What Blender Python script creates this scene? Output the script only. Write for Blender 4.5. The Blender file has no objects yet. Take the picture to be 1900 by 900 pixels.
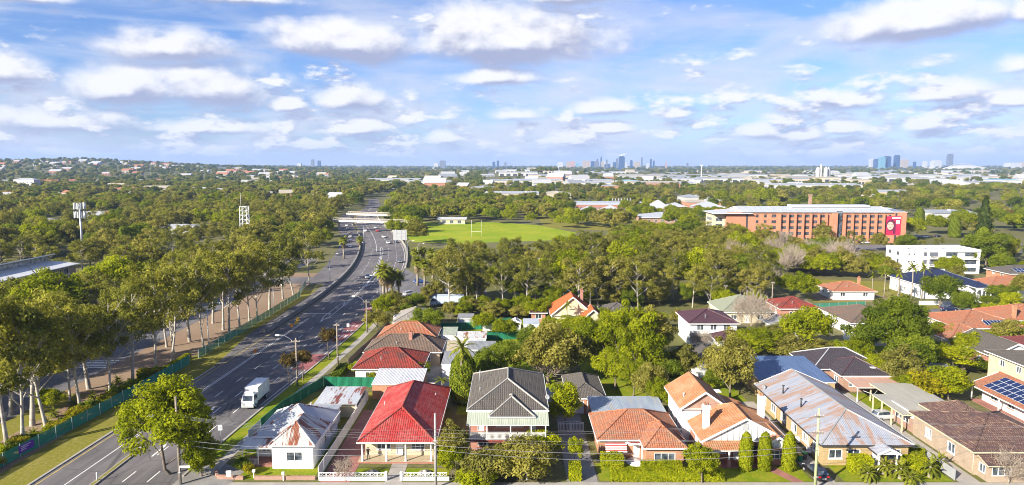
import bpy, math, random
import numpy as np
from mathutils import Vector, Matrix
R = math.radians
sc = bpy.context.scene
col = sc.collection
# ------------------------------------------------------------------ camera
CAM_Z, FPX = 40.0, 1267.0
TILT = math.atan(145 / FPX)
cam = bpy.data.objects.new('camera', bpy.data.cameras.new('camera'))
col.objects.link(cam)
cam.location = (0, 0, CAM_Z)
cam.rotation_euler = (math.pi / 2 - TILT, 0, 0)
cam.data.sensor_width = 36
cam.data.lens = 36 * FPX / 1900
cam.data.clip_start = 0.5
cam.data.clip_end = 90000
sc.camera = cam
# ------------------------------------------------------------------ sun, sky, exposure
SUN_EL, SUN_AZ = 26.5, 228.0          # azimuth clockwise from +Y, where the sun stands
sun = bpy.data.objects.new('sun', bpy.data.lights.new('sun', 'SUN'))
col.objects.link(sun)
sun.data.energy = 3.4
sun.data.angle = R(0.5)
sun.data.color = (1.0, 0.92, 0.78)
_d = Vector((math.sin(R(SUN_AZ)) * math.cos(R(SUN_EL)), math.cos(R(SUN_AZ)) * math.cos(R(SUN_EL)), math.sin(R(SUN_EL))))
sun.rotation_euler = _d.to_track_quat('Z', 'Y').to_euler()
sun.location = (-60, -60, 90)
vs = sc.view_settings
vs.view_transform = 'Standard'
vs.look = 'None'
vs.exposure = 1.85
vs.gamma = 1.0
world = bpy.data.worlds.new('World')
sc.world = world
world.use_nodes = True


class NT:
    """small helper for building node trees"""
    def __init__(s, tree):
        s.t = tree
        s.n = tree.nodes
        s.l = tree.links

    def node(s, typ, **kw):
        nd = s.n.new(typ)
        for k, v in kw.items():
            setattr(nd, k, v)
        return nd

    def put(s, sock, v):
        if v is None:
            return
        if hasattr(v, 'node'):
            s.l.new(v, sock)
        else:
            sock.default_value = v

    def m(s, op, a, b=None, c=None, clamp=False):
        nd = s.n.new('ShaderNodeMath')
        nd.operation = op
        nd.use_clamp = clamp
        for i, v in enumerate((a, b, c)):
            s.put(nd.inputs[i], v)
        return nd.outputs[0]

    def vm(s, op, a, b=None):
        nd = s.n.new('ShaderNodeVectorMath')
        nd.operation = op
        s.put(nd.inputs[0], a)
        s.put(nd.inputs[1], b)
        return nd.outputs[0]

    def mix(s, f, a, b, blend='MIX'):
        nd = s.n.new('ShaderNodeMix')
        nd.data_type = 'RGBA'
        nd.blend_type = blend
        s.put(nd.inputs[0], f)
        for k, v in ((6, a), (7, b)):
            if not hasattr(v, 'node') and len(v) == 3:
                v = (*v, 1)
            s.put(nd.inputs[k], v)
        return nd.outputs[2]

    def noise(s, vec, scale, detail=3, rough=.5, dist=0):
        nd = s.n.new('ShaderNodeTexNoise')
        s.put(nd.inputs['Vector'], vec)
        nd.inputs['Scale'].default_value = scale
        nd.inputs['Detail'].default_value = detail
        nd.inputs['Roughness'].default_value = rough
        nd.inputs['Distortion'].default_value = dist
        return nd.outputs[0]

    def smooth(s, v, a, b):
        nd = s.n.new('ShaderNodeMapRange')
        nd.interpolation_type = 'SMOOTHSTEP'
        s.put(nd.inputs[0], v)
        s.put(nd.inputs[1], a)
        s.put(nd.inputs[2], b)
        return nd.outputs[0]

    def mapr(s, v, a, b, c, d):
        nd = s.n.new('ShaderNodeMapRange')
        for i, q in enumerate((v, a, b, c, d)):
            s.put(nd.inputs[i], q)
        return nd.outputs[0]


# cumulus in the sky: (azimuth, tangent of elevation, half width, half height, strength)
def _cl(px, py, rx, ry, k=1.0):
    a = math.atan((px - 950) / FPX)
    c = math.cos(a)
    return (a, (305 - py) / FPX * c, 1.18 * rx / FPX * c * c, 1.15 * ry / FPX * c, k)


CLOUDS = [_cl(*q) for q in (
    (325, 95, 112, 36), (650, 90, 132, 48), (950, 88, 142, 54, 1.15), (1690, 52, 140, 42, 1.1), (1075, 5, 90, 26),
    (920, 150, 95, 26, .8), (640, 190, 70, 38, .9), (250, 175, 120, 44, .9), (410, 170, 150, 62, .8), (30, 140, 80, 48, .9),
    (120, 225, 190, 42, .75), (1740, 178, 92, 28, .9), (1555, 192, 90, 32, .75), (1890, 30, 50, 36), (1870, 125, 55, 40, .7),
    (545, 198, 38, 18, 1.), (665, 240, 70, 24, .9), (1250, 212, 48, 22, .8), (1400, 246, 60, 26, .9), (1480, 252, 50, 22, .9),
    (1110, 205, 85, 24, .7), (1705, 232, 60, 24, .9), (820, 258, 60, 20, .8), (400, 2, 300, 26, .7), (60, 2, 160, 26, .7),
    (1560, 240, 50, 20, .9), (1860, 190, 60, 22, .9), (960, 215, 90, 24, .6), (380, 240, 160, 26, .8), (1130, 240, 60, 18, .7))]


def cloud_group():
    g = bpy.data.node_groups.new('cloud_density', 'ShaderNodeTree')
    g.interface.new_socket('Dir', in_out='INPUT', socket_type='NodeSocketVector')
    g.interface.new_socket('Density', in_out='OUTPUT', socket_type='NodeSocketFloat')
    t = NT(g)
    gi = t.node('NodeGroupInput')
    go = t.node('NodeGroupOutput')
    d = gi.outputs[0]
    sx = t.node('ShaderNodeSeparateXYZ')
    t.put(sx.inputs[0], d)
    x, y, z = sx.outputs
    r = t.m('SQRT', t.m('ADD', t.m('MULTIPLY', x, x), t.m('MULTIPLY', y, y)))
    az = t.m('ARCTAN2', x, y)
    v = t.m('DIVIDE', z, t.m('MAXIMUM', r, .02))
    st = t.vm('MULTIPLY', d, (1, 1, 1.6))
    n1 = t.noise(st, 11, 9, .58, .1)
    n1 = t.m('SUBTRACT', n1, .5)
    best = None
    for a, b, ra, rb, k in CLOUDS:
        du = t.m('DIVIDE', t.m('SUBTRACT', az, a), ra)
        dv = t.m('DIVIDE', t.m('SUBTRACT', v, b), rb)
        dv = t.m('MAXIMUM', dv, t.m('MULTIPLY', dv, -1.7))
        q = t.m('SUBTRACT', k * 1.12, t.m('SQRT', t.m('ADD', t.m('MULTIPLY', du, du), t.m('MULTIPLY', dv, dv))))
        best = q if best is None else t.m('SMOOTH_MAX', best, q, .12)
    big = t.m('ADD', best, t.m('MULTIPLY', n1, 1.8))
    # broken layer that thickens towards the horizon, all round
    st2 = t.vm('MULTIPLY', d, (1, 1, 2.7))
    n2 = t.noise(st2, 15, 9, .60, .1)
    n3 = t.noise(t.vm('MULTIPLY', d, (1, 1, 3)), 2.4, 2, .5)
    cov = t.mapr(v, .012, .17, .44, .59)
    cov = t.m('SUBTRACT', cov, t.m('MULTIPLY', t.m('SUBTRACT', n3, .5), .25))
    low = t.m('MULTIPLY', t.m('SUBTRACT', n2, cov), 4.0)
    t.put(go.inputs[0], t.m('MAXIMUM', big, low))
    return g


def build_sky():
    t = NT(world.node_tree)
    t.n.clear()
    out = t.node('ShaderNodeOutputWorld')
    bg = t.node('ShaderNodeBackground')
    bg.inputs[1].default_value = 0.05
    t.l.new(bg.outputs[0], out.inputs[0])
    sky = t.node('ShaderNodeTexSky', sky_type='NISHITA')
    sky.sun_disc = False
    sky.sun_elevation = R(SUN_EL)
    sky.sun_rotation = R(SUN_AZ)
    sky.altitude = 50
    sky.air_density = 1.0
    sky.dust_density = 0.35
    sky.ozone_density = 3.0
    tc = t.node('ShaderNodeTexCoord').outputs['Generated']
    cg = cloud_group()
    def dens(vec):
        nd = t.node('ShaderNodeGroup')
        nd.node_tree = cg
        t.put(nd.inputs[0], vec)
        return nd.outputs[0]
    d0 = dens(tc)
    d1 = dens(t.vm('ADD', tc, (-.010, 0, .013)))
    alpha = t.smooth(d0, -.12, .58)
    lit = t.m('ADD', .50, t.m('MULTIPLY', t.m('SUBTRACT', d0, d1), 1.5), clamp=True)
    lit = t.smooth(lit, .1, 1.0)
    ccol = t.mix(lit, (2.45, 2.65, 3.7), (5.9, 5.85, 5.95))
    # thin high streaks
    cir = t.noise(t.vm('MULTIPLY', tc, (1.0, 1.0, 9.0)), 3.2, 6, .6, 1.2)
    cir = t.m('MULTIPLY', t.smooth(cir, .44, .78), .42)
    air = t.mix(1.0, sky.outputs[0], (.53, .64, .92), 'MULTIPLY')
    c = t.mix(cir, air, (4.5, 4.9, 5.8))
    # broad soft grey-lavender layer that thickens low down, then the pale band along the horizon
    sz = t.node('ShaderNodeSeparateXYZ')
    t.put(sz.inputs[0], tc)
    vl = t.noise(t.vm('MULTIPLY', tc, (1, 1, 3.6)), 5.0, 6, .55, .3)
    vl = t.m('MULTIPLY', t.smooth(vl, .36, .66), t.mapr(sz.outputs[2], .05, .30, .92, .30))
    c = t.mix(vl, c, t.mix(t.noise(t.vm('MULTIPLY', tc, (1, 1, 4)), 14, 6, .6), (3.6, 3.9, 4.95), (4.9, 5.05, 5.4)))
    c = t.mix(t.m('MULTIPLY', alpha, .93), c, ccol)
    c = t.mix(t.m('MULTIPLY', t.smooth(sz.outputs[2], .045, -.01), .75), c, (3.8, 4.15, 4.85))
    t.put(bg.inputs[0], c)


build_sky()
world.cycles.sampling_method = 'MANUAL'
world.cycles.sample_map_resolution = 512
sc.cycles.max_bounces = 6
sc.cycles.diffuse_bounces = 4
sc.cycles.glossy_bounces = 2
sc.cycles.transmission_bounces = 3
sc.cycles.transparent_max_bounces = 8
sc.cycles.volume_bounces = 0
sc.cycles.use_denoising = True
sc.cycles.filter_width = 1.0
# ------------------------------------------------------------------ helpers
def at(px, py, z=0.0):
    """the point at height z that a photograph pixel (1900 x 900) looks at"""
    a, b = (px - 950) / FPX, (450 - py) / FPX
    c, s = math.cos(TILT), math.sin(TILT)
    dx, dy, dz = a, c + b * s, -s + b * c
    t = (z - CAM_Z) / dz
    return Vector((dx * t, dy * t, z))


def link(o, parent=None):
    col.objects.link(o)
    if parent is not None:
        o.parent = parent
    return o


def tag(o, label=None, cat=None, group=None, kind=None):
    for k, v in (('label', label), ('category', cat), ('group', group), ('kind', kind)):
        if v:
            o[k] = v
    return o


def thing(name, label, cat, loc=(0, 0, 0), rz=0.0, group=None):
    o = bpy.data.objects.new(name, None)
    o.empty_display_size = .2
    link(o)
    o.location = loc
    o.rotation_euler = (0, 0, rz)
    return tag(o, label, cat, group)


def kids(o):
    return [c for c in KID.get(o.name, [])]


KID = {}


class MB:
    def __init__(s):
        s.v, s.f, s.uv, s.mi, s.sm = [], [], [], [], []

    def face(s, pts, uv=None, mi=0, smooth=False):
        i = len(s.v)
        s.v.extend([tuple(p) for p in pts])
        s.f.append(tuple(range(i, i + len(pts))))
        s.uv.append(uv if uv is not None else [(p[0] + p[1], p[2]) for p in pts])
        s.mi.append(mi)
        s.sm.append(smooth)
        return s

    def idx(s, verts, faces, mi=0, smooth=False, uvs=None):
        i = len(s.v)
        s.v.extend([tuple(p) for p in verts])
        for k, f in enumerate(faces):
            s.f.append(tuple(i + q for q in f))
            s.uv.append(uvs[k] if uvs else [(verts[q][0] + verts[q][1], verts[q][2]) for q in f])
            s.mi.append(mi)
            s.sm.append(smooth)
        return s

    def box(s, x0, x1, y0, y1, z0, z1, mi=0, taper=0.0):
        t = taper
        vs_ = [(x0, y0, z0), (x1, y0, z0), (x1, y1, z0), (x0, y1, z0),
               (x0 + t, y0 + t, z1), (x1 - t, y0 + t, z1), (x1 - t, y1 - t, z1), (x0 + t, y1 - t, z1)]
        return s.idx(vs_, [(3, 2, 1, 0), (4, 5, 6, 7), (0, 1, 5, 4), (1, 2, 6, 5), (2, 3, 7, 6), (3, 0, 4, 7)], mi)

    def bar(s, p, q, w, h=None, mi=0):
        p, q = Vector(p), Vector(q)
        h = h or w
        d = (q - p).normalized()
        up = Vector((0, 0, 1)) if abs(d.z) < .95 else Vector((0, 1, 0))
        a = d.cross(up).normalized() * w / 2
        b = a.cross(d).normalized() * h / 2
        vs_ = [p - a - b, p + a - b, p + a + b, p - a + b, q - a - b, q + a - b, q + a + b, q - a + b]
        return s.idx(vs_, [(0, 1, 2, 3), (7, 6, 5, 4), (4, 5, 1, 0), (5, 6, 2, 1), (6, 7, 3, 2), (7, 4, 0, 3)], mi)

    def tube(s, pts, rad, n=6, mi=0, cap=True, smooth=True):
        pts = [Vector(p) for p in pts]
        if not hasattr(rad, '__len__'):
            rad = [rad] * len(pts)
        vs_, fs = [], []
        ref = None
        for i, p in enumerate(pts):
            d = (pts[min(i + 1, len(pts) - 1)] - pts[max(i - 1, 0)]).normalized()
            if ref is None:
                ref = d.cross(Vector((0.31, 0.95, 0.1))).normalized()
            a = (ref - d * ref.dot(d)).normalized()
            ref = a
            b = d.cross(a)
            for k in range(n):
                an = 2 * math.pi * k / n
                vs_.append(p + (a * math.cos(an) + b * math.sin(an)) * rad[i])
        for i in range(len(pts) - 1):
            for k in range(n):
                k2 = (k + 1) % n
                fs.append((i * n + k, i * n + k2, (i + 1) * n + k2, (i + 1) * n + k))
        s.idx(vs_, fs, mi, smooth)
        if cap:
            m = len(s.v) - len(vs_)
            for base, rev in ((m, True), (m + (len(pts) - 1) * n, False)):
                f = tuple(base + k for k in range(n))
                s.f.append(f[::-1] if rev else f)
                s.uv.append([(0, 0)] * n)
                s.mi.append(mi)
                s.sm.append(False)
        return s

    def lathe(s, prof, n=12, c=(0, 0, 0), mi=0, smooth=True):
        vs_, fs = [], []
        for r, z in prof:
            for k in range(n):
                a = 2 * math.pi * k / n
                vs_.append((c[0] + r * math.cos(a), c[1] + r * math.sin(a), c[2] + z))
        for i in range(len(prof) - 1):
            for k in range(n):
                k2 = (k + 1) % n
                fs.append((i * n + k, i * n + k2, (i + 1) * n + k2, (i + 1) * n + k))
        fs.append(tuple(range(n))[::-1])
        fs.append(tuple((len(prof) - 1) * n + k for k in range(n)))
        return s.idx(vs_, fs, mi, smooth)

    def mesh(s, name, mats):
        me = bpy.data.meshes.new(name)
        me.from_pydata(s.v, [], s.f)
        uvl = me.uv_layers.new(name='UVMap')
        flat = [c for f in s.uv for p in f for c in p]
        uvl.data.foreach_set('uv', flat)
        if not isinstance(mats, (list, tuple)):
            mats = [mats]
        for m_ in mats:
            me.materials.append(m_)
        me.polygons.foreach_set('material_index', s.mi)
        me.polygons.foreach_set('use_smooth', s.sm)
        me.update()
        return me

    def build(s, name, mats, parent=None):
        return obj(name, s.mesh(name, mats), parent)


def obj(name, me, parent=None):
    o = bpy.data.objects.new(name, me)
    link(o, parent)
    if parent is not None:
        KID.setdefault(parent.name, []).append(o)
    return o


def copy_tree(o, parent=None):
    c = o.copy()
    col.objects.link(c)
    if parent is not None:
        c.parent = parent
        KID.setdefault(parent.name, []).append(c)
    for ch in list(KID.get(o.name, [])):
        copy_tree(ch, c)
    return c


# ------------------------------------------------------------------ materials
MATS = {}


def new_mat(name):
    m = bpy.data.materials.new(name)
    m.use_nodes = True
    t = NT(m.node_tree)
    t.n.clear()
    out = t.node('ShaderNodeOutputMaterial')
    bs = t.node('ShaderNodeBsdfPrincipled')
    t.l.new(bs.outputs[0], out.inputs[0])
    return m, t, bs, out


def c3(c, k=1.0):
    return tuple(min(1, v * k) for v in c[:3])


def coords(t, kind):
    if kind == 'world':
        return t.node('ShaderNodeNewGeometry').outputs['Position']
    return t.node('ShaderNodeTexCoord').outputs['UV' if kind == 'uv' else 'Object']


def add_bump(t, bs, h, strength, dist):
    b = t.node('ShaderNodeBump')
    b.inputs['Strength'].default_value = strength
    b.inputs['Distance'].default_value = dist
    t.put(b.inputs['Height'], h)
    t.l.new(b.outputs[0], bs.inputs['Normal'])


def mat(name, c, rough=.75, var=.18, scale=1.5, c2=None, space='obj', bump=0., spec=.35, metal=0., fine=6.):
    """plain surface: base colour broken by two scales of noise"""
    if name in MATS:
        return MATS[name]
    m, t, bs, _ = new_mat(name)
    co = coords(t, space)
    n = t.noise(co, scale, 4, .6)
    n2 = t.noise(co, scale * fine, 3, .6)
    f = t.m('ADD', t.m('MULTIPLY', n, .65), t.m('MULTIPLY', n2, .35))
    f = t.smooth(f, .3, .7)
    t.put(bs.inputs['Base Color'], t.mix(f, c3(c, 1 - var), c3(c2 if c2 else c, 1 + var)))
    bs.inputs['Roughness'].default_value = rough
    bs.inputs['Specular IOR Level'].default_value = spec
    bs.inputs['Metallic'].default_value = metal
    if bump:
        add_bump(t, bs, n2, bump, .05)
    MATS[name] = m
    return m


def tile_mat(name, c1, c2, stain=(.05, .045, .04), st=.3, w=.3, h=.34, mortar=.32, rough=.8):
    """roof tiles on UVs in metres"""
    m, t, bs, _ = new_mat(name)
    uv = coords(t, 'uv')
    br = t.node('ShaderNodeTexBrick')
    t.put(br.inputs['Vector'], uv)
    br.inputs['Color1'].default_value = (*c1, 1)
    br.inputs['Color2'].default_value = (*c2, 1)
    br.inputs['Mortar'].default_value = (*c3(c1, mortar), 1)
    br.inputs['Scale'].default_value = 1
    br.inputs['Brick Width'].default_value = w
    br.inputs['Row Height'].default_value = h
    br.inputs['Mortar Size'].default_value = .03
    br.inputs['Bias'].default_value = -.1
    oc = coords(t, 'obj')
    n = t.noise(oc, .35, 5, .7)
    n2 = t.noise(oc, 2.2, 5, .75)
    f = t.m('MULTIPLY', t.smooth(t.m('ADD', t.m('MULTIPLY', n, .5), t.m('MULTIPLY', n2, .5)), .40, .64), min(1, st * 1.35))
    c = t.mix(f, br.outputs[0], stain)
    t.put(bs.inputs['Base Color'], c)
    bs.inputs['Roughness'].default_value = rough
    bs.inputs['Specular IOR Level'].default_value = .3
    # each course steps down at its lower edge
    sx = t.node('ShaderNodeSeparateXYZ')
    t.put(sx.inputs[0], uv)
    saw = t.m('SUBTRACT', 1, t.m('FRACT', t.m('DIVIDE', sx.outputs[1], h)))
    add_bump(t, bs, t.m('ADD', saw, t.m('MULTIPLY', n2, .4)), .6, .05)
    MATS[name] = m
    return m


def metal_mat(name, c, c2, rust=None, amount=.5, rough=.45, pitch=.0):
    """sheet-metal roofing on UVs in metres (v runs up the slope): streaks, sheets and rust"""
    m, t, bs, _ = new_mat(name)
    uv = coords(t, 'uv')
    st = t.vm('MULTIPLY', uv, (1.0, .16, 1))
    n = t.noise(st, 1.6, 5, .65)
    n2 = t.noise(uv, 2.2, 4, .6)
    base = t.mix(t.smooth(n, .3, .7), c, c2)
    br = t.node('ShaderNodeTexBrick')
    t.put(br.inputs['Vector'], uv)
    br.inputs['Color1'].default_value = (1, 1, 1, 1)
    br.inputs['Color2'].default_value = (.80, .82, .86, 1)
    br.inputs['Mortar'].default_value = (.6, .6, .6, 1)
    br.inputs['Scale'].default_value = 1
    br.inputs['Brick Width'].default_value = .78
    br.inputs['Row Height'].default_value = 3.2
    br.inputs['Mortar Size'].default_value = .012
    base = t.mix(.8, base, br.outputs[0], 'MULTIPLY')
    if rust:
        f = t.m('ADD', t.m('MULTIPLY', n, .6), t.m('MULTIPLY', t.noise(st, .5, 3, .6), .6))
        f = t.smooth(f, .78 - amount * .35, .86 - amount * .35)
        base = t.mix(f, base, t.mix(n2, rust, c3(rust, .55)))
    t.put(bs.inputs['Base Color'], base)
    bs.inputs['Roughness'].default_value = rough
    bs.inputs['Specular IOR Level'].default_value = .4
    sx = t.node('ShaderNodeSeparateXYZ')
    t.put(sx.inputs[0], uv)
    rib = t.m('ABSOLUTE', t.m('SINE', t.m('MULTIPLY', sx.outputs[0], math.pi / .19)))
    add_bump(t, bs, rib, .35, .03)
    MATS[name] = m
    return m


def brick_mat(name, c1, c2, mort=(.42, .38, .33), rough=.9):
    m, t, bs, _ = new_mat(name)
    uv = coords(t, 'uv')
    br = t.node('ShaderNodeTexBrick')
    t.put(br.inputs['Vector'], uv)
    br.inputs['Color1'].default_value = (*c1, 1)
    br.inputs['Color2'].default_value = (*c2, 1)
    br.inputs['Mortar'].default_value = (*mort, 1)
    br.inputs['Scale'].default_value = 1
    br.inputs['Brick Width'].default_value = .24
    br.inputs['Row Height'].default_value = .086
    br.inputs['Mortar Size'].default_value = .008
    n = t.noise(coords(t, 'obj'), .8, 5, .65)
    t.put(bs.inputs['Base Color'], t.mix(t.m('MULTIPLY', t.smooth(n, .35, .75), .45), br.outputs[0], c3(c1, .6)))
    bs.inputs['Roughness'].default_value = rough
    add_bump(t, bs, br.outputs[1], -.2, .01)
    MATS[name] = m
    return m


def glass_mat(name, c=(.03, .04, .05), c2=(.10, .12, .15)):
    m, t, bs, _ = new_mat(name)
    n = t.noise(coords(t, 'obj'), .9, 2, .5)
    t.put(bs.inputs['Base Color'], t.mix(t.smooth(n, .35, .65), c, c2))
    bs.inputs['Roughness'].default_value = .06
    bs.inputs['Specular IOR Level'].default_value = .6
    MATS[name] = m
    return m


def leaf_mat(name, dark, light, trans=.3, hue=.35):
    """foliage: a tone per clump (cv attribute) and one per tree"""
    m, t, bs, out = new_mat(name)
    at_ = t.node('ShaderNodeAttribute', attribute_name='cv')
    oi = t.node('ShaderNodeObjectInfo')
    f = at_.outputs['Fac']
    c = t.mix(f, dark, light)
    tone = t.mix(oi.outputs['Random'], (1 - hue, 1 - hue * .75, 1 - hue * .9), (1 + hue * .8, 1 + hue * .8, 1 + hue * .3))
    c = t.mix(1.0, c, tone, 'MULTIPLY')
    t.put(bs.inputs['Base Color'], c)
    bs.inputs['Roughness'].default_value = .7
    bs.inputs['Specular IOR Level'].default_value = .08
    tr = t.node('ShaderNodeBsdfTranslucent')
    t.put(tr.inputs[0], t.mix(1.0, c, (1.15, 1.2, .7), 'MULTIPLY'))
    mx = t.node('ShaderNodeMixShader')
    mx.inputs[0].default_value = trans
    t.l.new(bs.outputs[0], mx.inputs[1])
    t.l.new(tr.outputs[0], mx.inputs[2])
    t.l.new(mx.outputs[0], out.inputs[0])
    MATS[name] = m
    return m


def ground_mat(name, cs, scales=(.02, .15, 1.2), rough=.95, bump=.3):
    """ground cover mixed from three colours by world-space noise"""
    m, t, bs, _ = new_mat(name)
    co = coords(t, 'world')
    n0 = t.noise(co, scales[0], 4, .6)
    n1 = t.noise(co, scales[1], 5, .65)
    n2 = t.noise(co, scales[2], 4, .65)
    c = t.mix(t.smooth(t.m('ADD', t.m('MULTIPLY', n0, .5), t.m('MULTIPLY', n1, .5)), .4, .6), cs[0], cs[1])
    c = t.mix(t.smooth(t.m('ADD', t.m('MULTIPLY', n1, .4), t.m('MULTIPLY', n2, .6)), .46, .66), c, cs[2])
    t.put(bs.inputs['Base Color'], c)
    bs.inputs['Roughness'].default_value = rough
    bs.inputs['Specular IOR Level'].default_value = .15
    add_bump(t, bs, n2, bump, .2)
    MATS[name] = m
    return m


def road_mat(name, c=(.055, .056, .062), c2=(.085, .085, .09)):
    m, t, bs, _ = new_mat(name)
    co = coords(t, 'world')
    n0 = t.noise(t.vm('MULTIPLY', co, (1, .08, 1)), .7, 4, .6)       # wheel tracks and lane wear
    n1 = t.noise(co, .09, 4, .6)
    n2 = t.noise(co, 3.0, 4, .7)
    f = t.m('ADD', t.m('MULTIPLY', n0, .45), t.m('ADD', t.m('MULTIPLY', n1, .35), t.m('MULTIPLY', n2, .2)))
    c_ = t.mix(t.smooth(f, .38, .62), c, c2)
    br = t.node('ShaderNodeTexBrick')                        # resurfaced patches and paving joints
    br.offset = .37
    t.put(br.inputs['Vector'], t.vm('MULTIPLY', co, (.9, 1, 1)))
    for nm, v in (('Color1', (1.12, 1.1, 1.08, 1)), ('Color2', (.74, .75, .78, 1)), ('Mortar', (.8, .8, .8, 1)), ('Scale', 1), ('Brick Width', 3.3), ('Row Height', 23), ('Mortar Size', .04)):
        br.inputs[nm].default_value = v
    c_ = t.mix(.55, c_, br.outputs[0], 'MULTIPLY')
    vo = t.node('ShaderNodeTexVoronoi', feature='DISTANCE_TO_EDGE')
    t.put(vo.inputs['Vector'], co)
    vo.inputs['Scale'].default_value = .13
    crack = t.smooth(vo.outputs[0], .012, .004)
    c_ = t.mix(t.m('MULTIPLY', crack, .6), c_, c3(c, .45))
    t.put(bs.inputs['Base Color'], c_)
    bs.inputs['Roughness'].default_value = .85
    bs.inputs['Specular IOR Level'].default_value = .25
    add_bump(t, bs, n2, .2, .02)
    MATS[name] = m
    return m


white = mat('white_paint', (.72, .72, .71), .6, .06, 1.2)
cream = mat('cream_paint', (.52, .45, .31), .7, .1, 1.0)
greyp = mat('grey_paint', (.35, .36, .37), .6, .1)
steel = mat('galvanised_steel', (.42, .44, .46), .45, .12, 2, metal=.4)
dark = mat('dark_metal', (.05, .05, .055), .5, .2)
timber = mat('weathered_timber', (.24, .20, .16), .9, .3, 3, bump=.3)
timber_green = mat('treated_timber', (.36, .40, .22), .85, .2, 3, bump=.2)
concrete = mat('concrete', (.32, .295, .26), .9, .15, .5, space='world', bump=.15)
concrete2 = mat('concrete_dark', (.22, .21, .20), .9, .2, .4, space='world', bump=.15)
paving_red = mat('red_paving', (.28, .125, .10), .85, .2, .7, space='world')
paving_tan = mat('tan_paving', (.37, .30, .20), .85, .15, .7, space='world')
glass = glass_mat('window_glass')
glass_b = glass_mat('curtained_glass', (.20, .20, .19), (.42, .42, .40))
glass_blue = glass_mat('blue_tower_glass', (.02, .07, .17), (.05, .14, .28))
tyre_m = mat('tyre_rubber', (.02, .02, .021), .85, .2)
road_paint = mat('road_paint', (.72, .71, .68), .7, .14, .8, space='world')
yellow_paint = mat('yellow_line_paint', (.50, .36, .08), .75, .25, .8, space='world')
brick_orange = brick_mat('orange_brick', (.44, .18, .06), (.34, .125, .05))
brick_red = brick_mat('red_brick', (.38, .13, .08), (.30, .10, .065))
brick_yellow = brick_mat('yellow_brick', (.42, .285, .10), (.33, .215, .08))
brick_tan = brick_mat('tan_brick', (.36, .265, .175), (.28, .20, .135))
brick_brown = brick_mat('pink_brown_brick', (.34, .18, .12), (.27, .14, .095))
brick_big = brick_mat('salmon_brick', (.50, .175, .07), (.40, .135, .058))
t_red = tile_mat('red_glazed_tile', (.43, .035, .03), (.29, .024, .022), (.38, .15, .125), .45, rough=.45)
t_redold = tile_mat('old_red_tile', (.36, .055, .035), (.26, .04, .028), (.06, .04, .035), .75)
t_terra = tile_mat('terracotta_tile', (.46, .155, .075), (.28, .105, .062), (.20, .15, .10), .5)
t_terra2 = tile_mat('orange_terracotta_tile', (.46, .18, .072), (.35, .135, .06), (.36, .24, .14), .6)
t_grey = tile_mat('grey_concrete_tile', (.135, .118, .10), (.095, .084, .073), (.08, .075, .07), .5)
t_brown = tile_mat('brown_tile', (.21, .14, .10), (.14, .095, .07), (.09, .08, .07), .6)
t_mottle = tile_mat('mottled_brown_tile', (.13, .07, .06), (.24, .16, .11), (.05, .035, .04), .6)
t_dark = tile_mat('charcoal_purple_tile', (.055, .045, .055), (.08, .065, .075), (.035, .03, .03), .4, rough=.5)
t_purple = tile_mat('plum_tile', (.10, .045, .055), (.085, .04, .05), (.05, .03, .035), .4, rough=.5)
t_orange = tile_mat('bright_orange_tile', (.52, .12, .03), (.42, .10, .03), (.35, .12, .06), .3)
t_blue = tile_mat('navy_tile', (.02, .03, .075), (.03, .04, .09), (.02, .02, .04), .3, rough=.4)
t_green = tile_mat('pale_green_tile', (.28, .30, .22), (.24, .26, .19), (.18, .19, .14), .4)
m_rusty = metal_mat('rusty_iron_sheet', (.42, .44, .46), (.55, .57, .58), (.24, .07, .035), .55)
m_grey = metal_mat('grey_iron_sheet', (.36, .38, .40), (.50, .52, .54), (.22, .08, .05), .1)
m_pink = metal_mat('faded_grey_pink_sheet', (.26, .28, .325), (.34, .345, .375), (.36, .245, .19), .58)
m_white = metal_mat('white_sheet', (.52, .53, .54), (.62, .62, .62), None)
m_whiteold = metal_mat('weathered_white_sheet', (.50, .50, .48), (.60, .59, .56), (.30, .10, .05), .5)
m_blue = metal_mat('blue_sheet', (.075, .12, .225), (.10, .15, .27), None)
m_beige = metal_mat('beige_sheet', (.33, .31, .26), (.38, .36, .30), None)
m_palegreen = metal_mat('pale_green_sheet', (.32, .35, .27), (.40, .43, .33), (.40, .36, .26), .2)
m_pinkflat = metal_mat('pink_sheet', (.42, .25, .18), (.47, .29, .21), None)
m_dull = metal_mat('dull_grey_sheet', (.22, .225, .23), (.30, .30, .30), None)
fence_green = mat('green_steel_fence', (.015, .16, .085), .45, .12, 1)
# ------------------------------------------------------------------ building helpers
AX = {'S': (Vector((1, 0, 0)), Vector((0, -1, 0))), 'E': (Vector((0, 1, 0)), Vector((1, 0, 0))),
      'N': (Vector((-1, 0, 0)), Vector((0, 1, 0))), 'W': (Vector((0, -1, 0)), Vector((-1, 0, 0)))}


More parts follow.
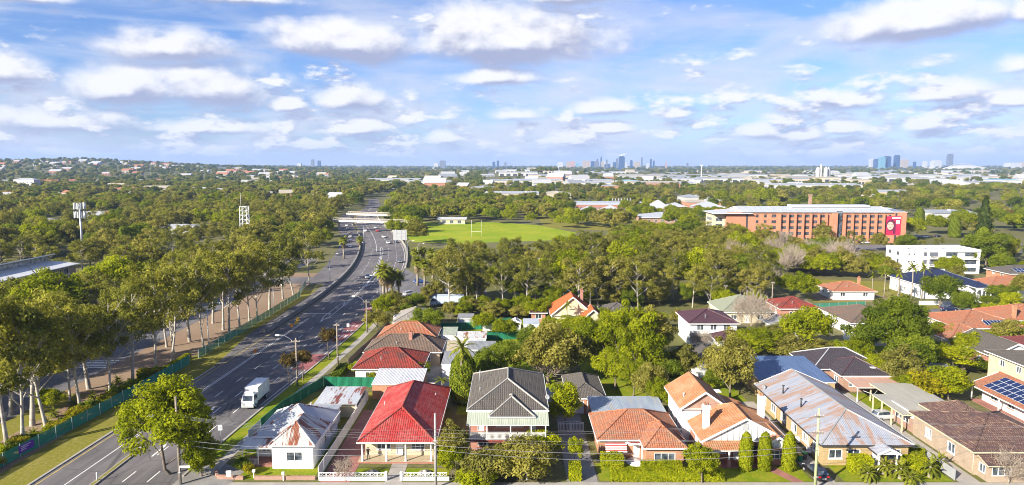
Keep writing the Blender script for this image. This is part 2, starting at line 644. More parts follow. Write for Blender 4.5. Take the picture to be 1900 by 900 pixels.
def wall_panel(mb, p0, d, n, L, z0, z1, ops, depth=.14):
    us = sorted({0.0, L, *[o[1] for o in ops], *[o[2] for o in ops]})
    vs_ = sorted({z0, z1, *[o[3] for o in ops], *[o[4] for o in ops]})
    Z = Vector((0, 0, 1))
    P = lambda u, v, q=0.0: p0 + d * u + Z * v - n * q
    for i in range(len(us) - 1):
        for j in range(len(vs_) - 1):
            um, vm_ = (us[i] + us[i + 1]) / 2, (vs_[j] + vs_[j + 1]) / 2
            if any(o[1] < um < o[2] and o[3] < vm_ < o[4] for o in ops):
                continue
            c = [(us[i], vs_[j]), (us[i + 1], vs_[j]), (us[i + 1], vs_[j + 1]), (us[i], vs_[j + 1])]
            mb.face([P(*q) for q in c], uv=c)
    for o in ops:
        u0, u1, v0, v1 = o[1:5]
        for a, b in (((u0, v0), (u1, v0)), ((u1, v0), (u1, v1)), ((u1, v1), (u0, v1)), ((u0, v1), (u0, v0))):
            mb.face([P(*b), P(*a), P(*a, depth), P(*b, depth)], uv=[(0, 0), (1, 0), (1, depth), (0, depth)])


def ring(mb, P, u0, u1, v0, v1, w, q0, q1):
    """rectangular frame, front at depth q0, back at q1 (metres into the wall)"""
    o = [(u0, v0), (u1, v0), (u1, v1), (u0, v1)]
    i = [(u0 + w, v0 + w), (u1 - w, v0 + w), (u1 - w, v1 - w), (u0 + w, v1 - w)]
    vs_ = [P(*p, q0) for p in o] + [P(*p, q0) for p in i] + [P(*p, q1) for p in i] + [P(*p, q1) for p in o]
    fs = []
    for k in range(4):
        k2 = (k + 1) % 4
        fs += [(k, k2, 4 + k2, 4 + k), (4 + k, 4 + k2, 8 + k2, 8 + k), (12 + k, 12 + k2, k2, k)]
    mb.idx(vs_, fs)


def window(root, p0, d, n, op, fm, gm, depth=.14):
    u0, u1, v0, v1 = op[1:5]
    mull = op[5] if len(op) > 5 else (1 if u1 - u0 > 1.1 else 0)
    if len(op) > 6 and op[6]:
        gm = op[6]
    Z = Vector((0, 0, 1))
    P = lambda u, v, q=0.0: p0 + d * u + Z * v - n * q
    fb = MB()
    w = .07
    ring(fb, P, u0 + .004, u1 - .004, v0 + .004, v1 - .004, w, -.025, depth - .01)
    step = (u1 - u0) / (mull + 1)
    for k in range(1, mull + 1):
        c = u0 + k * step
        a = [P(c - .03, v0 + w, .01), P(c + .03, v0 + w, .01), P(c + .03, v1 - w, .01), P(c - .03, v1 - w, .01)]
        b = [q - n * .08 for q in a]
        fb.idx(a + b, [(0, 1, 2, 3), (1, 5, 6, 2), (4, 0, 3, 7)])
    wn = fb.build('window', fm, root)
    for k in range(mull + 1):
        a0, a1 = u0 + k * step + .03, u0 + (k + 1) * step - .03
        MB().face([P(a0, v0 + .03, depth - .05), P(a1, v0 + .03, depth - .05), P(a1, v1 - .03, depth - .05), P(a0, v1 - .03, depth - .05)]).build('pane', gm, wn)
    return wn


def door(root, p0, d, n, op, dm, depth=.14):
    u0, u1, v0, v1 = op[1:5]
    Z = Vector((0, 0, 1))
    P = lambda u, v, q=0.0: p0 + d * u + Z * v - n * q
    mb = MB()
    ring(mb, P, u0 + .004, u1 - .004, v0, v1 - .004, .08, -.02, depth)
    q = depth - .06
    mb.face([P(u0 + .05, v0, q), P(u1 - .05, v0, q), P(u1 - .05, v1 - .05, q), P(u0 + .05, v1 - .05, q)])
    o = mb.build('door', op[5] if len(op) > 5 else dm, root)
    hb = MB()
    c = P(u1 - .22, v0 + 1.0, q - .02)
    hb.bar(c, c - n * -.06, .05, .12)
    hb.build('handle', steel, o)
    return o


def wing(root, x0, x1, y0, y1, z0, z1, wm, S=(), E=(), N=(), W=(), fm=None, gm=None, top=False, sill=None):
    fm, gm = fm or white, gm or glass
    mb = MB()
    todo = []
    for side, ops in (('S', S), ('E', E), ('N', N), ('W', W)):
        d, n = AX[side]
        p0 = {'S': Vector((x0, y0, 0)), 'E': Vector((x1, y0, 0)), 'N': Vector((x1, y1, 0)), 'W': Vector((x0, y1, 0))}[side]
        L = (x1 - x0) if side in 'SN' else (y1 - y0)
        ops = [o for o in ops if o[2] < L]
        wall_panel(mb, p0, d, n, L, z0, z1, ops)
        todo += [(o, p0, d, n) for o in ops]
    if top:
        mb.face([(x0, y0, z1), (x1, y0, z1), (x1, y1, z1), (x0, y1, z1)])
    w = mb.build('wall', wm, root)
    for o, p0, d, n in todo:
        if o[0] == 'w':
            wn = window(root, p0, d, n, o, fm, gm)
            if sill:
                a = p0 + d * (o[1] - .08) + Vector((0, 0, o[3] - .06)) + n * .05
                b = p0 + d * (o[2] + .08) + Vector((0, 0, o[3] - .06)) + n * .05
                MB().bar(a, b, .1, .09).build('sill', sill, wn)
        elif o[0] == 'd':
            door(root, p0, d, n, o, white)
        elif o[0] == 'g':                                    # roller or panel-lift garage door with slats
            Z = Vector((0, 0, 1))
            k = max(3, int((o[4] - o[3]) / .42))
            h = (o[4] - o[3]) / k
            gd = None
            for i in range(k):
                sb = MB()
                a = p0 + d * (o[1] + .02) + Z * (o[3] + h * i + .012) - n * .05
                b = p0 + d * (o[2] - .02) + Z * (o[3] + h * i + .012) - n * .05
                sb.idx([a, b, b + Z * (h - .03), a + Z * (h - .03), a - n * .04, b - n * .04, b + Z * h - n * .04, a + Z * h - n * .04],
                       [(0, 1, 2, 3), (4, 5, 1, 0), (3, 2, 6, 7)])
                if gd is None:
                    gd = sb.build('garage_door', o[5] if len(o) > 5 else white, root)
                else:
                    sb.build('slat', o[5] if len(o) > 5 else white, gd)
    return w


def roof_face(mb, poly, amp=0.0, per=.3, mi=0):
    """planar convex face; poly[0]->poly[1] is the eave. Rolls of the sheeting or tiling run up the slope as real ridges"""
    poly = [Vector(p) for p in poly]
    u = (poly[1] - poly[0]).normalized()
    n = u.cross(poly[-1] - poly[0])
    if n.length < 1e-6:
        return
    n.normalize()
    if n.z < 0:
        n = -n
    v = n.cross(u)
    if v.z < 0:
        v = -v
    o = poly[0]
    pts = [((p - o).dot(u), (p - o).dot(v)) for p in poly]
    umin, umax = min(p[0] for p in pts), max(p[0] for p in pts)
    us = {round(p[0], 4) for p in pts}
    if amp:
        k = math.ceil(umin / (per / 4))
        while k * per / 4 < umax:
            us.add(round(k * per / 4, 4))
            k += 1
    us = sorted(us)
    cols = []
    for c in us:
        c_ = min(max(c, umin + 1e-4), umax - 1e-4)
        ys = []
        for i in range(len(pts)):
            a, b = pts[i], pts[(i + 1) % len(pts)]
            if abs(a[0] - b[0]) > 1e-6 and min(a[0], b[0]) - 1e-9 <= c_ <= max(a[0], b[0]) + 1e-9:
                ys.append(a[1] + (b[1] - a[1]) * (c_ - a[0]) / (b[0] - a[0]))
        if not ys:
            continue
        off = amp * (abs(math.sin(math.pi * c / per))) if amp else 0
        cols.append((c, min(ys), max(ys), off))
    vs_, uvs, fs = [], [], []
    for c, lo, hi, off in cols:
        for q in (lo, hi):
            vs_.append(o + u * c + v * q + n * off)
            uvs.append((c, q))
    for i in range(len(cols) - 1):
        f = (2 * i, 2 * i + 2, 2 * i + 3, 2 * i + 1)
        a, b, c = vs_[f[0]], vs_[f[1]], vs_[f[2]]
        nn = (b - a).cross(c - a)
        if nn.length < 1e-9:
            nn = (vs_[f[2]] - a).cross(vs_[f[3]] - a)
        fs.append(f if nn.dot(n) > 0 else f[::-1])
    mb.idx(vs_, fs, mi, False, [[uvs[q] for q in f] for f in fs])


def roof(root, x0, x1, y0, y1, z, rise, axis, ends, rm, amp=0.0, per=.3, soffit=None, cap=None, gut=None, gable=None, ov=.5, hin=None, barge=None, name='roof', caps=True):
    """ridge along axis; ends = (kind at low end, kind at high end), 'h' hip, 'g' gable; rectangle is the eaves line"""
    soffit, gut, barge = soffit or white, gut or white, barge or white
    sw = axis == 'y'
    T = (lambda a, b, h: Vector((b, a, h))) if sw else (lambda a, b, h: Vector((a, b, h)))
    A0, A1, B0, B1 = (y0, y1, x0, x1) if sw else (x0, x1, y0, y1)
    bm_ = (B0 + B1) / 2
    hi = hin or (B1 - B0) / 2
    hi = min(hi, (A1 - A0) / 2 - .01 if ends == 'hh' else (A1 - A0) - .05)
    r0 = A0 + (hi if ends[0] == 'h' else 0)
    r1 = A1 - (hi if ends[1] == 'h' else 0)
    zr = z + rise
    Ra, Rb = T(r0, bm_, zr), T(r1, bm_, zr)
    mb = MB()
    c00, c10, c01, c11 = T(A0, B0, z), T(A1, B0, z), T(A0, B1, z), T(A1, B1, z)
    roof_face(mb, [c00, c10, Rb, Ra], amp, per)
    roof_face(mb, [c01, c11, Rb, Ra], amp, per)
    lines = [(Ra, Rb)]
    tri = []
    for e, (p, q, r_) in enumerate(((c00, c01, Ra), (c10, c11, Rb))):
        if ends[e] == 'h':
            roof_face(mb, [p, q, r_], amp, per)
            lines += [(p, r_), (q, r_)]
        else:
            tri.append((e, p, q, r_))
    dz = Vector((0, 0, -.03))
    mb.face([c00 + dz, c10 + dz, c11 + dz, c01 + dz], mi=1)
    ro = mb.build(name, [rm, soffit], root)
    if caps:
        for a, b in lines:
            if (a - b).length > .3:
                cb = MB()
                up = Vector((0, 0, amp * .6 + .02))
                cb.tube([a + up, b + up], .11 + amp * .5, 5, cap=True, smooth=False)
                cb.build('ridge_cap', cap or rm, ro)
    gb = MB()
    P = lambda u, v, q=0.0: Vector((u, v, z - .17 + q))
    o = [(x0 - .1, y0 - .1), (x1 + .1, y0 - .1), (x1 + .1, y1 + .1), (x0 - .1, y1 + .1)]
    i = [(x0 + .05, y0 + .05), (x1 - .05, y0 + .05), (x1 - .05, y1 - .05), (x0 + .05, y1 - .05)]
    vs_ = [P(*q, 0) for q in o] + [P(*q, .19) for q in o] + [P(*q, .15) for q in i] + [P(*q, 0) for q in i]
    fs = []
    for k in range(4):
        if tri and ((axis == 'y' and ((k == 0 and ends[0] == 'g') or (k == 2 and ends[1] == 'g'))) or (axis == 'x' and ((k == 3 and ends[0] == 'g') or (k == 1 and ends[1] == 'g')))):
            continue
        k2 = (k + 1) % 4
        fs += [(k, k2, 4 + k2, 4 + k), (4 + k, 4 + k2, 8 + k2, 8 + k), (12 + k, 12 + k2, k2, k)]
    gb.idx(vs_, fs)
    gb.build('gutter', gut, ro)
    for e, p, q, r_ in tri:
        s = 1 if e == 0 else -1
        along = T(1, 0, 0) - T(0, 0, 0)
        ins = along * s * ov
        gm = gable or white
        a, b, c = p + ins, q + ins, r_ + ins
        # pull the triangle in so that it stays under the slopes
        a, b = a + (b - a).normalized() * ov, b + (a - b).normalized() * ov
        k = ov * rise / ((B1 - B0) / 2)
        tb = MB()
        uvt = [(T(*[0, 0, 0]).x, 0)] * 3
        tb.face([Vector((a.x, a.y, z - .1)), Vector((b.x, b.y, z - .1)), Vector((b.x, b.y, a.z + k - .06)), c - Vector((0, 0, .06)), Vector((a.x, a.y, a.z + k - .06))])
        tb.build('gable_end', gm, ro)
        bb = MB()
        off = along * -s * .03
        for qq in (p, q):
            bb.bar(qq + off + Vector((0, 0, -.04)), r_ + off + Vector((0, 0, -.04)), .06, .26)
        bb.build('barge_board', barge, ro)
    return ro


def slab_roof(root, corners, rm, th=.14, amp=0.0, per=.3, edge=None, name='roof'):
    """single-slope roof from four corners; corners[0]->corners[1] is the lower edge"""
    mb = MB()
    cs = [Vector(c) for c in corners]
    roof_face(mb, cs, amp, per)
    dn = Vector((0, 0, -th))
    for k in range(4):
        a, b = cs[k], cs[(k + 1) % 4]
        mb.face([a, b, b + dn, a + dn], mi=1)
    mb.face([c + dn for c in cs], mi=1)
    return mb.build(name, [rm, edge or white], root)


def post(root, x, y, z0, z1, w=.12, m=None, name='post'):
    return MB().box(x - w / 2, x + w / 2, y - w / 2, y + w / 2, z0, z1).build(name, m or white, root)


def wins(L, n, w, v0, v1, first=None, **kw):
    """n evenly spaced windows along a wall of length L"""
    g = (L - n * w) / (n + 1)
    return [('w', g + i * (w + g), g + i * (w + g) + w, v0, v1) for i in range(n)]


def sheet(name, pts, z, m, label=None, cat=None, kind='structure'):
    mb = MB()
    P = [Vector((p[0], p[1], z)) for p in pts]
    a = sum(P[i].x * P[(i + 1) % len(P)].y - P[(i + 1) % len(P)].x * P[i].y for i in range(len(P)))
    if a < 0:
        P = P[::-1]
    mb.face(P, uv=[(p.x, p.y) for p in P])
    o = mb.build(name, m)
    return tag(o, label, cat, None, kind)


def rect(x0, x1, y0, y1):
    return [(x0, y0), (x1, y0), (x1, y1), (x0, y1)]
# ------------------------------------------------------------------ setting: ground, roads, lawns
g_base = ground_mat('suburban_ground', ((.12, .12, .035), (.17, .15, .075), (.085, .095, .028)))
g_lawn = ground_mat('lawn', ((.12, .18, .003), (.18, .21, .006), (.26, .23, .025)), (.05, .4, 3.0))
g_oval = ground_mat('sports_turf', ((.18, .26, .004), (.23, .29, .005), (.35, .32, .03)), (.012, .05, .5))
g_verge = ground_mat('verge_grass', ((.19, .17, .025), (.15, .155, .016), (.27, .22, .07)), (.05, .3, 2.))
g_mulch = ground_mat('bark_mulch', ((.24, .16, .11), (.29, .21, .15), (.17, .13, .07)), (.05, .4, 3.))
g_dirt = ground_mat('bare_dirt', ((.20, .14, .09), (.24, .19, .10), (.15, .12, .06)), (.05, .2, 1.))
asphalt = road_mat('asphalt', (.112, .103, .104), (.172, .158, .156))
asphalt2 = road_mat('old_asphalt', (.13, .125, .13), (.18, .172, .175))
buslane = mat('red_bus_lane', (.26, .09, .09), .85, .2, .5, space='world')

# one ground sheet to the horizon, with the wooded ridge to the north-west
mb = MB()
xs = sorted({-16000, -12000, -9000, -7000, 0, 2000, 5000, 9000, 16000, *range(-5600, -100, 280)})
ys = sorted({-600, 0, 600, *range(1200, 5200, 200), 6000, 8000, 11000, 16000})


def ground_z(x, y):
    if y < 1200:
        return 0.0
    px = 950 + FPX * x / y
    prof = np.interp(px, [-900, 0, 110, 200, 330, 430, 520, 640, 760], [62, 54, 51, 46, 34, 26, 14, 5, 0])
    s = np.interp(y, [1200, 1700, 2600, 3000, 4200, 8000], [0, .15, .86, 1., .8, .2])
    wob = 1 + .10 * math.sin(x * .006 + y * .002) + .06 * math.sin(x * .017 + 1.3)
    z = prof * s * wob
    cz = math.exp(-((px - 1000) / 90) ** 2) * np.interp(y, [1500, 2100, 3000], [0, 20, 0])
    return float(z + cz)


vid = {}
V_, F_ = [], []
for j, y in enumerate(ys):
    for i, x in enumerate(xs):
        vid[i, j] = len(V_)
        V_.append((x, y, ground_z(x, y)))
for j in range(len(ys) - 1):
    for i in range(len(xs) - 1):
        F_.append((vid[i, j], vid[i + 1, j], vid[i + 1, j + 1], vid[i, j + 1]))
mb.idx(V_, F_, smooth=True)
tag(mb.build('ground', g_base), kind='structure')

# ---- the highway: left and right kerb lines as x over depth
YR = np.arange(40, 801, 5.0)
_xl = np.interp(YR, [40, 82, 100, 120, 145, 170, 212, 250, 282, 310, 338, 390, 440, 485, 536, 600, 680, 800],
                [-61.5, -60.4, -60, -59.2, -58.6, -57.4, -57.4, -60, -64.2, -69, -74.5, -87, -101, -113, -122, -133, -143, -168])
_xr = np.interp(YR, [40, 82, 100, 120, 145, 170, 212, 250, 282, 310, 338, 390, 440, 485, 536, 600, 680, 800],
                [-43.5, -42.8, -42.2, -40.6, -38.6, -37.3, -38.5, -40.5, -44, -48.5, -54, -67, -82, -95, -107, -120, -131, -157])


def smooth(a, k=7):
    p = np.pad(a, k, mode='edge')
    return np.convolve(p, np.ones(2 * k + 1) / (2 * k + 1), 'same')[k:-k]


XL, XR = smooth(_xl, 4), smooth(_xr, 4)
xl = lambda y: float(np.interp(y, YR, XL))
xr = lambda y: float(np.interp(y, YR, XR))


def strip(name, f0, f1, y0, y1, z, m, parent=None, step=5, kind=None, z1=None):
    """a band between two lines x=f(y); z1 gives it height"""
    mb = MB()
    n = max(1, int((y1 - y0) / step))
    q = [y0 + (y1 - y0) * i / n for i in range(n + 1)]
    vs_ = []
    for y in q:
        vs_ += [(f0(y), y, z1 if z1 else z), (f1(y), y, z1 if z1 else z)]
        if z1:
            vs_ += [(f0(y), y, z), (f1(y), y, z)]
    k = 4 if z1 else 2
    fs = []
    for i in range(n):
        a, b = i * k, (i + 1) * k
        fs.append((a, a + 1, b + 1, b))
        if z1:
            fs += [(a + 2, a, b, b + 2), (a + 1, a + 3, b + 3, b + 1)]
    if z1:
        fs += [(0, 2, 3, 1), (n * k, n * k + 1, n * k + 3, n * k + 2)]
    mb.idx(vs_, fs)
    o = mb.build(name, m, parent)
    return tag(o, kind=kind)


road = strip('highway', xl, xr, 40, 800, .03, asphalt, kind='structure')
strip('kerb', lambda y: xl(y) - .35, xl, 40, 132, 0, concrete, kind='structure', z1=.14)
strip('kerb', xr, lambda y: xr(y) + .35, 84, 500, 0, concrete, kind='structure', z1=.14)
ZM = .034
solid = lambda off, w, y0, y1, m=road_paint, base=xl: strip('painted_line', lambda y: base(y) + off, lambda y: base(y) + off + w, y0, y1, ZM, m, road, 5)
solid(.55, .14, 40, 640, yellow_paint)
solid(4.1, .13, 96, 175)
solid(4.5, .13, 96, 175)
solid(4.2, .14, 66, 94)
solid(9.2, .14, 190, 300)
solid(9.7, .14, 190, 300)
solid(-.75, .13, 110, 520, base=xr)
solid(7.0, .15, 310, 640)
# dashed lane lines, each dash its own flat piece
dash_me = None
for off, y0, y1, step in ((4.3, 178, 330, 9), (7.6, 60, 330, 8), (10.9, 60, 330, 8), (14.0, 60, 330, 8), (3.6, 335, 620, 14), (10.6, 335, 620, 14), (14.0, 335, 500, 14)):
    y = y0
    while y < y1:
        if not (off == 7.6 and y < 93):
            s = (xl(y + 1) - xl(y - 1)) / 2
            if dash_me is None:
                dash_me = MB().face([(-.075, -1.5, 0), (.075, -1.5, 0), (.075, 1.5, 0), (-.075, 1.5, 0)]).mesh('lane_dash', road_paint)
            frac = off / 17.5 * (xr(y) - xl(y))
            d = obj('lane_dash', dash_me, road)
            d.location = (xl(y) + frac, y, ZM)
            d.rotation_euler = (0, 0, -math.atan(s))
        y += step
# painted islands (outlines) in the middle of the carriageway
for (y0, y1, off, w) in ((172, 196, 8.6, 1.6), (222, 262, 10.2, 1.5), (300, 330, 9.4, 1.3)):
    mb = MB()
    n = 14
    P_ = []
    for i in range(n + 1):
        f = i / n
        y = y0 + (y1 - y0) * f
        h = w * min(1, math.sin(math.pi * max(.02, min(.98, f))) * 1.6) / 2
        P_.append((y, h))
    for sgn in (-1, 1):
        for (ya, ha), (yb, hb) in zip(P_, P_[1:]):
            xa, xb = xl(ya) + off + sgn * ha, xl(yb) + off + sgn * hb
            mb.face([(xa - .08, ya, ZM + .002), (xa + .08, ya, ZM + .002), (xb + .08, yb, ZM + .002), (xb - .08, yb, ZM + .002)])
    mb.build('painted_island', road_paint, road)
# stop line, turn arrow, bus lane with its worn white lettering
MB().box(xl(181) + 1, xl(181) + 8.4, 180.8, 181.2, ZM - .003, ZM + .003).build('stop_line', road_paint, road)
for yy, xx in ((92.5, -49.6), (107.5, -49.2)):
    mb = MB()
    mb.face([(xx - .12, yy - 2.4, ZM), (xx + .12, yy - 2.4, ZM), (xx + .12, yy + 1.0, ZM), (xx - .12, yy + 1.0, ZM)])
    mb.face([(xx - .55, yy + .7, ZM + .003), (xx + .2, yy + .7, ZM + .003), (xx - .15, yy + 2.2, ZM + .003)])
    mb.build('turn_arrow', road_paint, road)
for (y0, y1, k) in ((152, 172, 3), (184, 196, 2), (130, 141, 0)):
    strip('bus_lane', lambda y: xr(y) - 3.3, lambda y: xr(y) - .1, y0, y1, ZM + .001, buslane, road)
    for q in range(k):                                       # letters painted across the lane, read from the road
        yy = y0 + 3 + q * 5.2
        mb = MB()
        for j in range(3):
            xx = xr(yy) - 2.9 + j * .95
            mb.face([(xx, yy, ZM + .005), (xx + .16, yy, ZM + .005), (xx + .16, yy + 2.2, ZM + .005), (xx, yy + 2.2, ZM + .005)])
            for b in ((0, .35), (.9, 1.25), (1.85, 2.2))[j % 2:]:
                mb.face([(xx + .16, yy + b[0], ZM + .005), (xx + .6, yy + b[0], ZM + .005), (xx + .6, yy + b[1], ZM + .005), (xx + .16, yy + b[1], ZM + .005)])
        mb.build('lane_lettering', road_paint, road)
# raised median with its white marker post
md = strip('median_strip', lambda y: -52.9, lambda y: -52.2, 62, 93, 0.03, concrete, kind='structure', z1=.2)
strip('median_grass', lambda y: -52.75, lambda y: -52.35, 62, 92, 0.2, g_verge, kind='structure').location.z = .004
# ---- left side of the highway: verge, mulch garden, side street
strip('verge', lambda y: -66.3 - .01 * (y - 90), lambda y: xl(y) - np.interp(y, [132, 160], [.35, 4.6]), 55, 215, .012, g_verge, kind='structure')
strip('mulch_bed', lambda y: -79 - .02 * (y - 90), lambda y: -66.2 - .01 * (y - 90), 116, 250, .010, g_mulch, kind='structure')
strip('garden_lawn', lambda y: -96, lambda y: -66.2, 60, 118, .008, g_verge, kind='structure')
strip('garden_bed', lambda y: -74.5, lambda y: -66.6, 62, 117, .012, g_mulch, kind='structure')
sst = strip('side_street', lambda y: -88 - .03 * (y - 90), lambda y: -79 - .02 * (y - 90), 60, 290, .02, asphalt2, kind='structure')
for k in range(5):
    MB().box(-86.5, -80.5, 131.5 + k * 1.1, 132.0 + k * 1.1, .022, .027).build('crossing_bar', road_paint, sst)
# ramp and cross street west of the retaining wall
strip('slip_lane', lambda y: xl(y) - np.interp(y, [132, 160], [.4, 4.6]), lambda y: xl(y) - .2, 132, 240, .026, asphalt, kind='structure')
strip('ramp', lambda y: xl(y) - 11.5, lambda y: xl(y) - 1.2, 232, 560, .022, asphalt, kind='structure')
sheet('cross_street', [(-61, 226), (-150, 236), (-150, 247), (-61, 240)], .024, asphalt)
# ---- right side: footpath, verge, local streets
strip('footpath', lambda y: xr(y) + 2.6, lambda y: xr(y) + 4.0, 84, 180, .03, concrete, kind='structure')
strip('kerbside_grass', lambda y: xr(y) + .35, lambda y: xr(y) + 2.6, 90, 180, .016, g_lawn, kind='structure')
sheet('slip_road', [(xr(205) + .3, 205), (-20, 205), (-8, 209), (-8, 216), (-24, 219), (xr(262) + .4, 262)], .02, asphalt2)
sheet('local_street', rect(-43.4, 130, 66, 77.5), .018, asphalt2)
sheet('street_footpath', rect(-39.5, 130, 80.2, 82.4), .022, concrete)
sheet('street_verge', rect(-38, 130, 77.8, 80.2), .014, g_lawn)
sheet('corner_paving', [(-43, 80), (-36, 80), (-35, 85.5), (-39.5, 88.5), (-42.4, 86)], .026, concrete2)
sheet('avenue', [(78, 178), (190, 183), (190, 190), (78, 185)], .02, asphalt2)
sheet('avenue_verge', [(78, 185.5), (190, 190.5), (190, 195), (78, 190)], .012, g_verge)
sheet('hospital_car_park', [(120, 318), (225, 318), (260, 345), (128, 335)], .02, asphalt2)
sheet('forecourt', [(205, 308), (330, 300), (360, 345), (235, 347)], .022, asphalt2)
sheet('distant_road', [(-34, 1200), (-26, 1200), (-95, 3300), (-115, 3300)], .05, concrete2)
sheet('sports_oval', [(-52, 352), (-30, 344), (30, 362), (38, 400), (16, 452), (-14, 474), (-62, 474), (-66, 410)], .02, g_oval)
sheet('park_lawn', [(20, 430), (120, 390), (170, 440), (150, 520), (20, 530)], .012, g_verge)
sheet('vacant_lot', [(88, 196), (118, 196), (128, 232), (96, 238)], .014, g_verge)
sheet('dirt_patch', [(90, 198), (114, 197), (112, 214), (92, 212)], .019, g_dirt)
# gardens of the front row
sheet('front_lawn', rect(-37.6, -25.4, 83.2, 99), .020, g_lawn)
sheet('front_lawn', rect(-20.4, -16.2, 83.4, 86.4), .020, g_lawn)
sheet('front_lawn', rect(-13.9, -8.2, 83.4, 86.4), .020, g_lawn)
sheet('driveway', rect(-24.3, -20.5, 82.4, 108), .024, paving_red)
sheet('garden_path', rect(-16.1, -14.0, 82.4, 88.9), .026, concrete)
sheet('driveway', rect(7.0, 10.9, 82.4, 106), .024, concrete2)
sheet('front_lawn', rect(11.2, 24.3, 82.8, 88), .020, g_lawn)
sheet('front_lawn', rect(24.8, 38.2, 82.6, 88.6), .020, g_lawn)
sheet('garden_path', [(33.0, 88.4), (34.1, 88.4), (37.1, 82.4), (35.6, 82.4), (34.2, 84.8), (33.2, 86.5)], .028, paving_red)
sheet('driveway', rect(38.6, 41.0, 82.4, 112), .026, concrete)
sheet('front_lawn', rect(42.2, 56, 82.6, 88), .020, g_lawn)
sheet('driveway', rect(56.6, 59.3, 82.4, 124), .024, concrete)
sheet('back_lawn', rect(13.5, 23.5, 107, 140), .018, g_lawn)
sheet('back_lawn', rect(26, 40, 108, 125), .018, g_lawn)
sheet('back_lawn', rect(-36, -24, 99, 117), .016, g_verge)
sheet('back_lawn', rect(56.2, 63, 106, 116), .020, g_lawn)
sheet('back_lawn', rect(66, 84, 118, 150), .016, g_lawn)
sheet('back_lawn', rect(-12, 34, 150, 176), .014, g_lawn)
sheet('back_lawn', rect(-9, 8, 106, 148), .014, g_lawn)
sheet('yard_paving', rect(-22, -2, 120, 134), .016, concrete2)
# ------------------------------------------------------------------ plants
lf_euc = leaf_mat('eucalypt_leaf', (.14, .137, .022), (.42, .385, .075), .48, .32)
lf_dark = leaf_mat('dark_broad_leaf', (.085, .12, .010), (.245, .28, .022), .44, .25)
lf_bright = leaf_mat('bright_broad_leaf', (.17, .20, .006), (.39, .395, .014), .45, .22)
lf_lime = leaf_mat('lime_leaf', (.19, .225, .005), (.43, .42, .012), .4, .15)
lf_olive = leaf_mat('olive_leaf', (.175, .16, .028), (.40, .35, .085), .42, .25)
lf_autumn = leaf_mat('autumn_leaf', (.10, .065, .02), (.22, .15, .04), .35, .3)
lf_palm = leaf_mat('palm_frond', (.09, .11, .010), (.26, .26, .03), .3, .2)
lf_dead = leaf_mat('dead_frond', (.16, .115, .07), (.28, .21, .13), .2, .2)
lf_yellow = leaf_mat('yellow_green_leaf', (.20, .18, .006), (.42, .36, .015), .4, .1)
bark_pale = mat('pale_gum_bark', (.29, .25, .20), .9, .28, 1.5, c2=(.40, .365, .32))
bark_grey = mat('grey_bark', (.16, .13, .10), .9, .3, 2)
bark_palm = mat('palm_bark', (.28, .24, .19), .9, .25, 3)
twig = mat('bare_twig', (.32, .26, .205), .9, .25, 2)


def leaf_mesh(name, C, Nrm, size, cv, m, rng, aspect=.55, droop=0.0):
    """one quad (a bent diamond) per leaf spray"""
    n = len(C)
    Nrm = Nrm / np.linalg.norm(Nrm, axis=1, keepdims=True)
    t = rng.normal(size=(n, 3))
    if droop:
        t[:, 2] -= droop
    a = np.cross(Nrm, t)
    a /= np.linalg.norm(a, axis=1, keepdims=True) + 1e-9
    b = np.cross(Nrm, a)
    s = size[:, None]
    a, b = a * s * aspect, b * s
    V = np.empty((n, 4, 3))
    V[:, 0] = C - b
    V[:, 1] = C + a * .9 - b * .1 + Nrm * s * .12
    V[:, 2] = C + b
    V[:, 3] = C - a * .9 + b * .1 + Nrm * s * .12
    me = bpy.data.meshes.new(name)
    me.vertices.add(n * 4)
    me.vertices.foreach_set('co', V.reshape(-1).astype(np.float32))
    me.loops.add(n * 4)
    me.loops.foreach_set('vertex_index', np.arange(n * 4, dtype=np.int32))
    me.polygons.add(n)
    me.polygons.foreach_set('loop_start', np.arange(0, n * 4, 4, dtype=np.int32))
    me.polygons.foreach_set('loop_total', np.full(n, 4, dtype=np.int32))
    at_ = me.attributes.new('cv', 'FLOAT', 'FACE')
    at_.data.foreach_set('value', cv.astype(np.float32))
    me.materials.append(m)
    me.update(calc_edges=True)
    return me


def cloud(rng, centers, radii, n_per, size, up=.35, inner=.55):
    C, N, S, CV = [], [], [], []
    for c, r in zip(centers, radii):
        k = int(n_per * (r[0] * r[1]) ** .5 * rng.uniform(.8, 1.2)) + 4
        d = rng.normal(size=(k, 3))
        d /= np.linalg.norm(d, axis=1, keepdims=True)
        d = d[(d[:, 2] > -.55) | (rng.random(k) < .35)]
        k = len(d)
        rr = inner + (1 - inner) * rng.random(k) ** .5
        rr *= 1 + .16 * rng.normal(size=k)
        C.append(np.asarray(c) + d * np.asarray(r) * rr[:, None])
        N.append(d * .75 + rng.normal(size=(k, 3)) * .5 + np.array([0, 0, up]))
        S.append(size * rng.uniform(.6, 1.35, k))
        CV.append(np.clip(rng.uniform(0, .75) + rng.normal(0, .16, k), 0, 1))
    return np.concatenate(C), np.concatenate(N), np.concatenate(S), np.concatenate(CV)


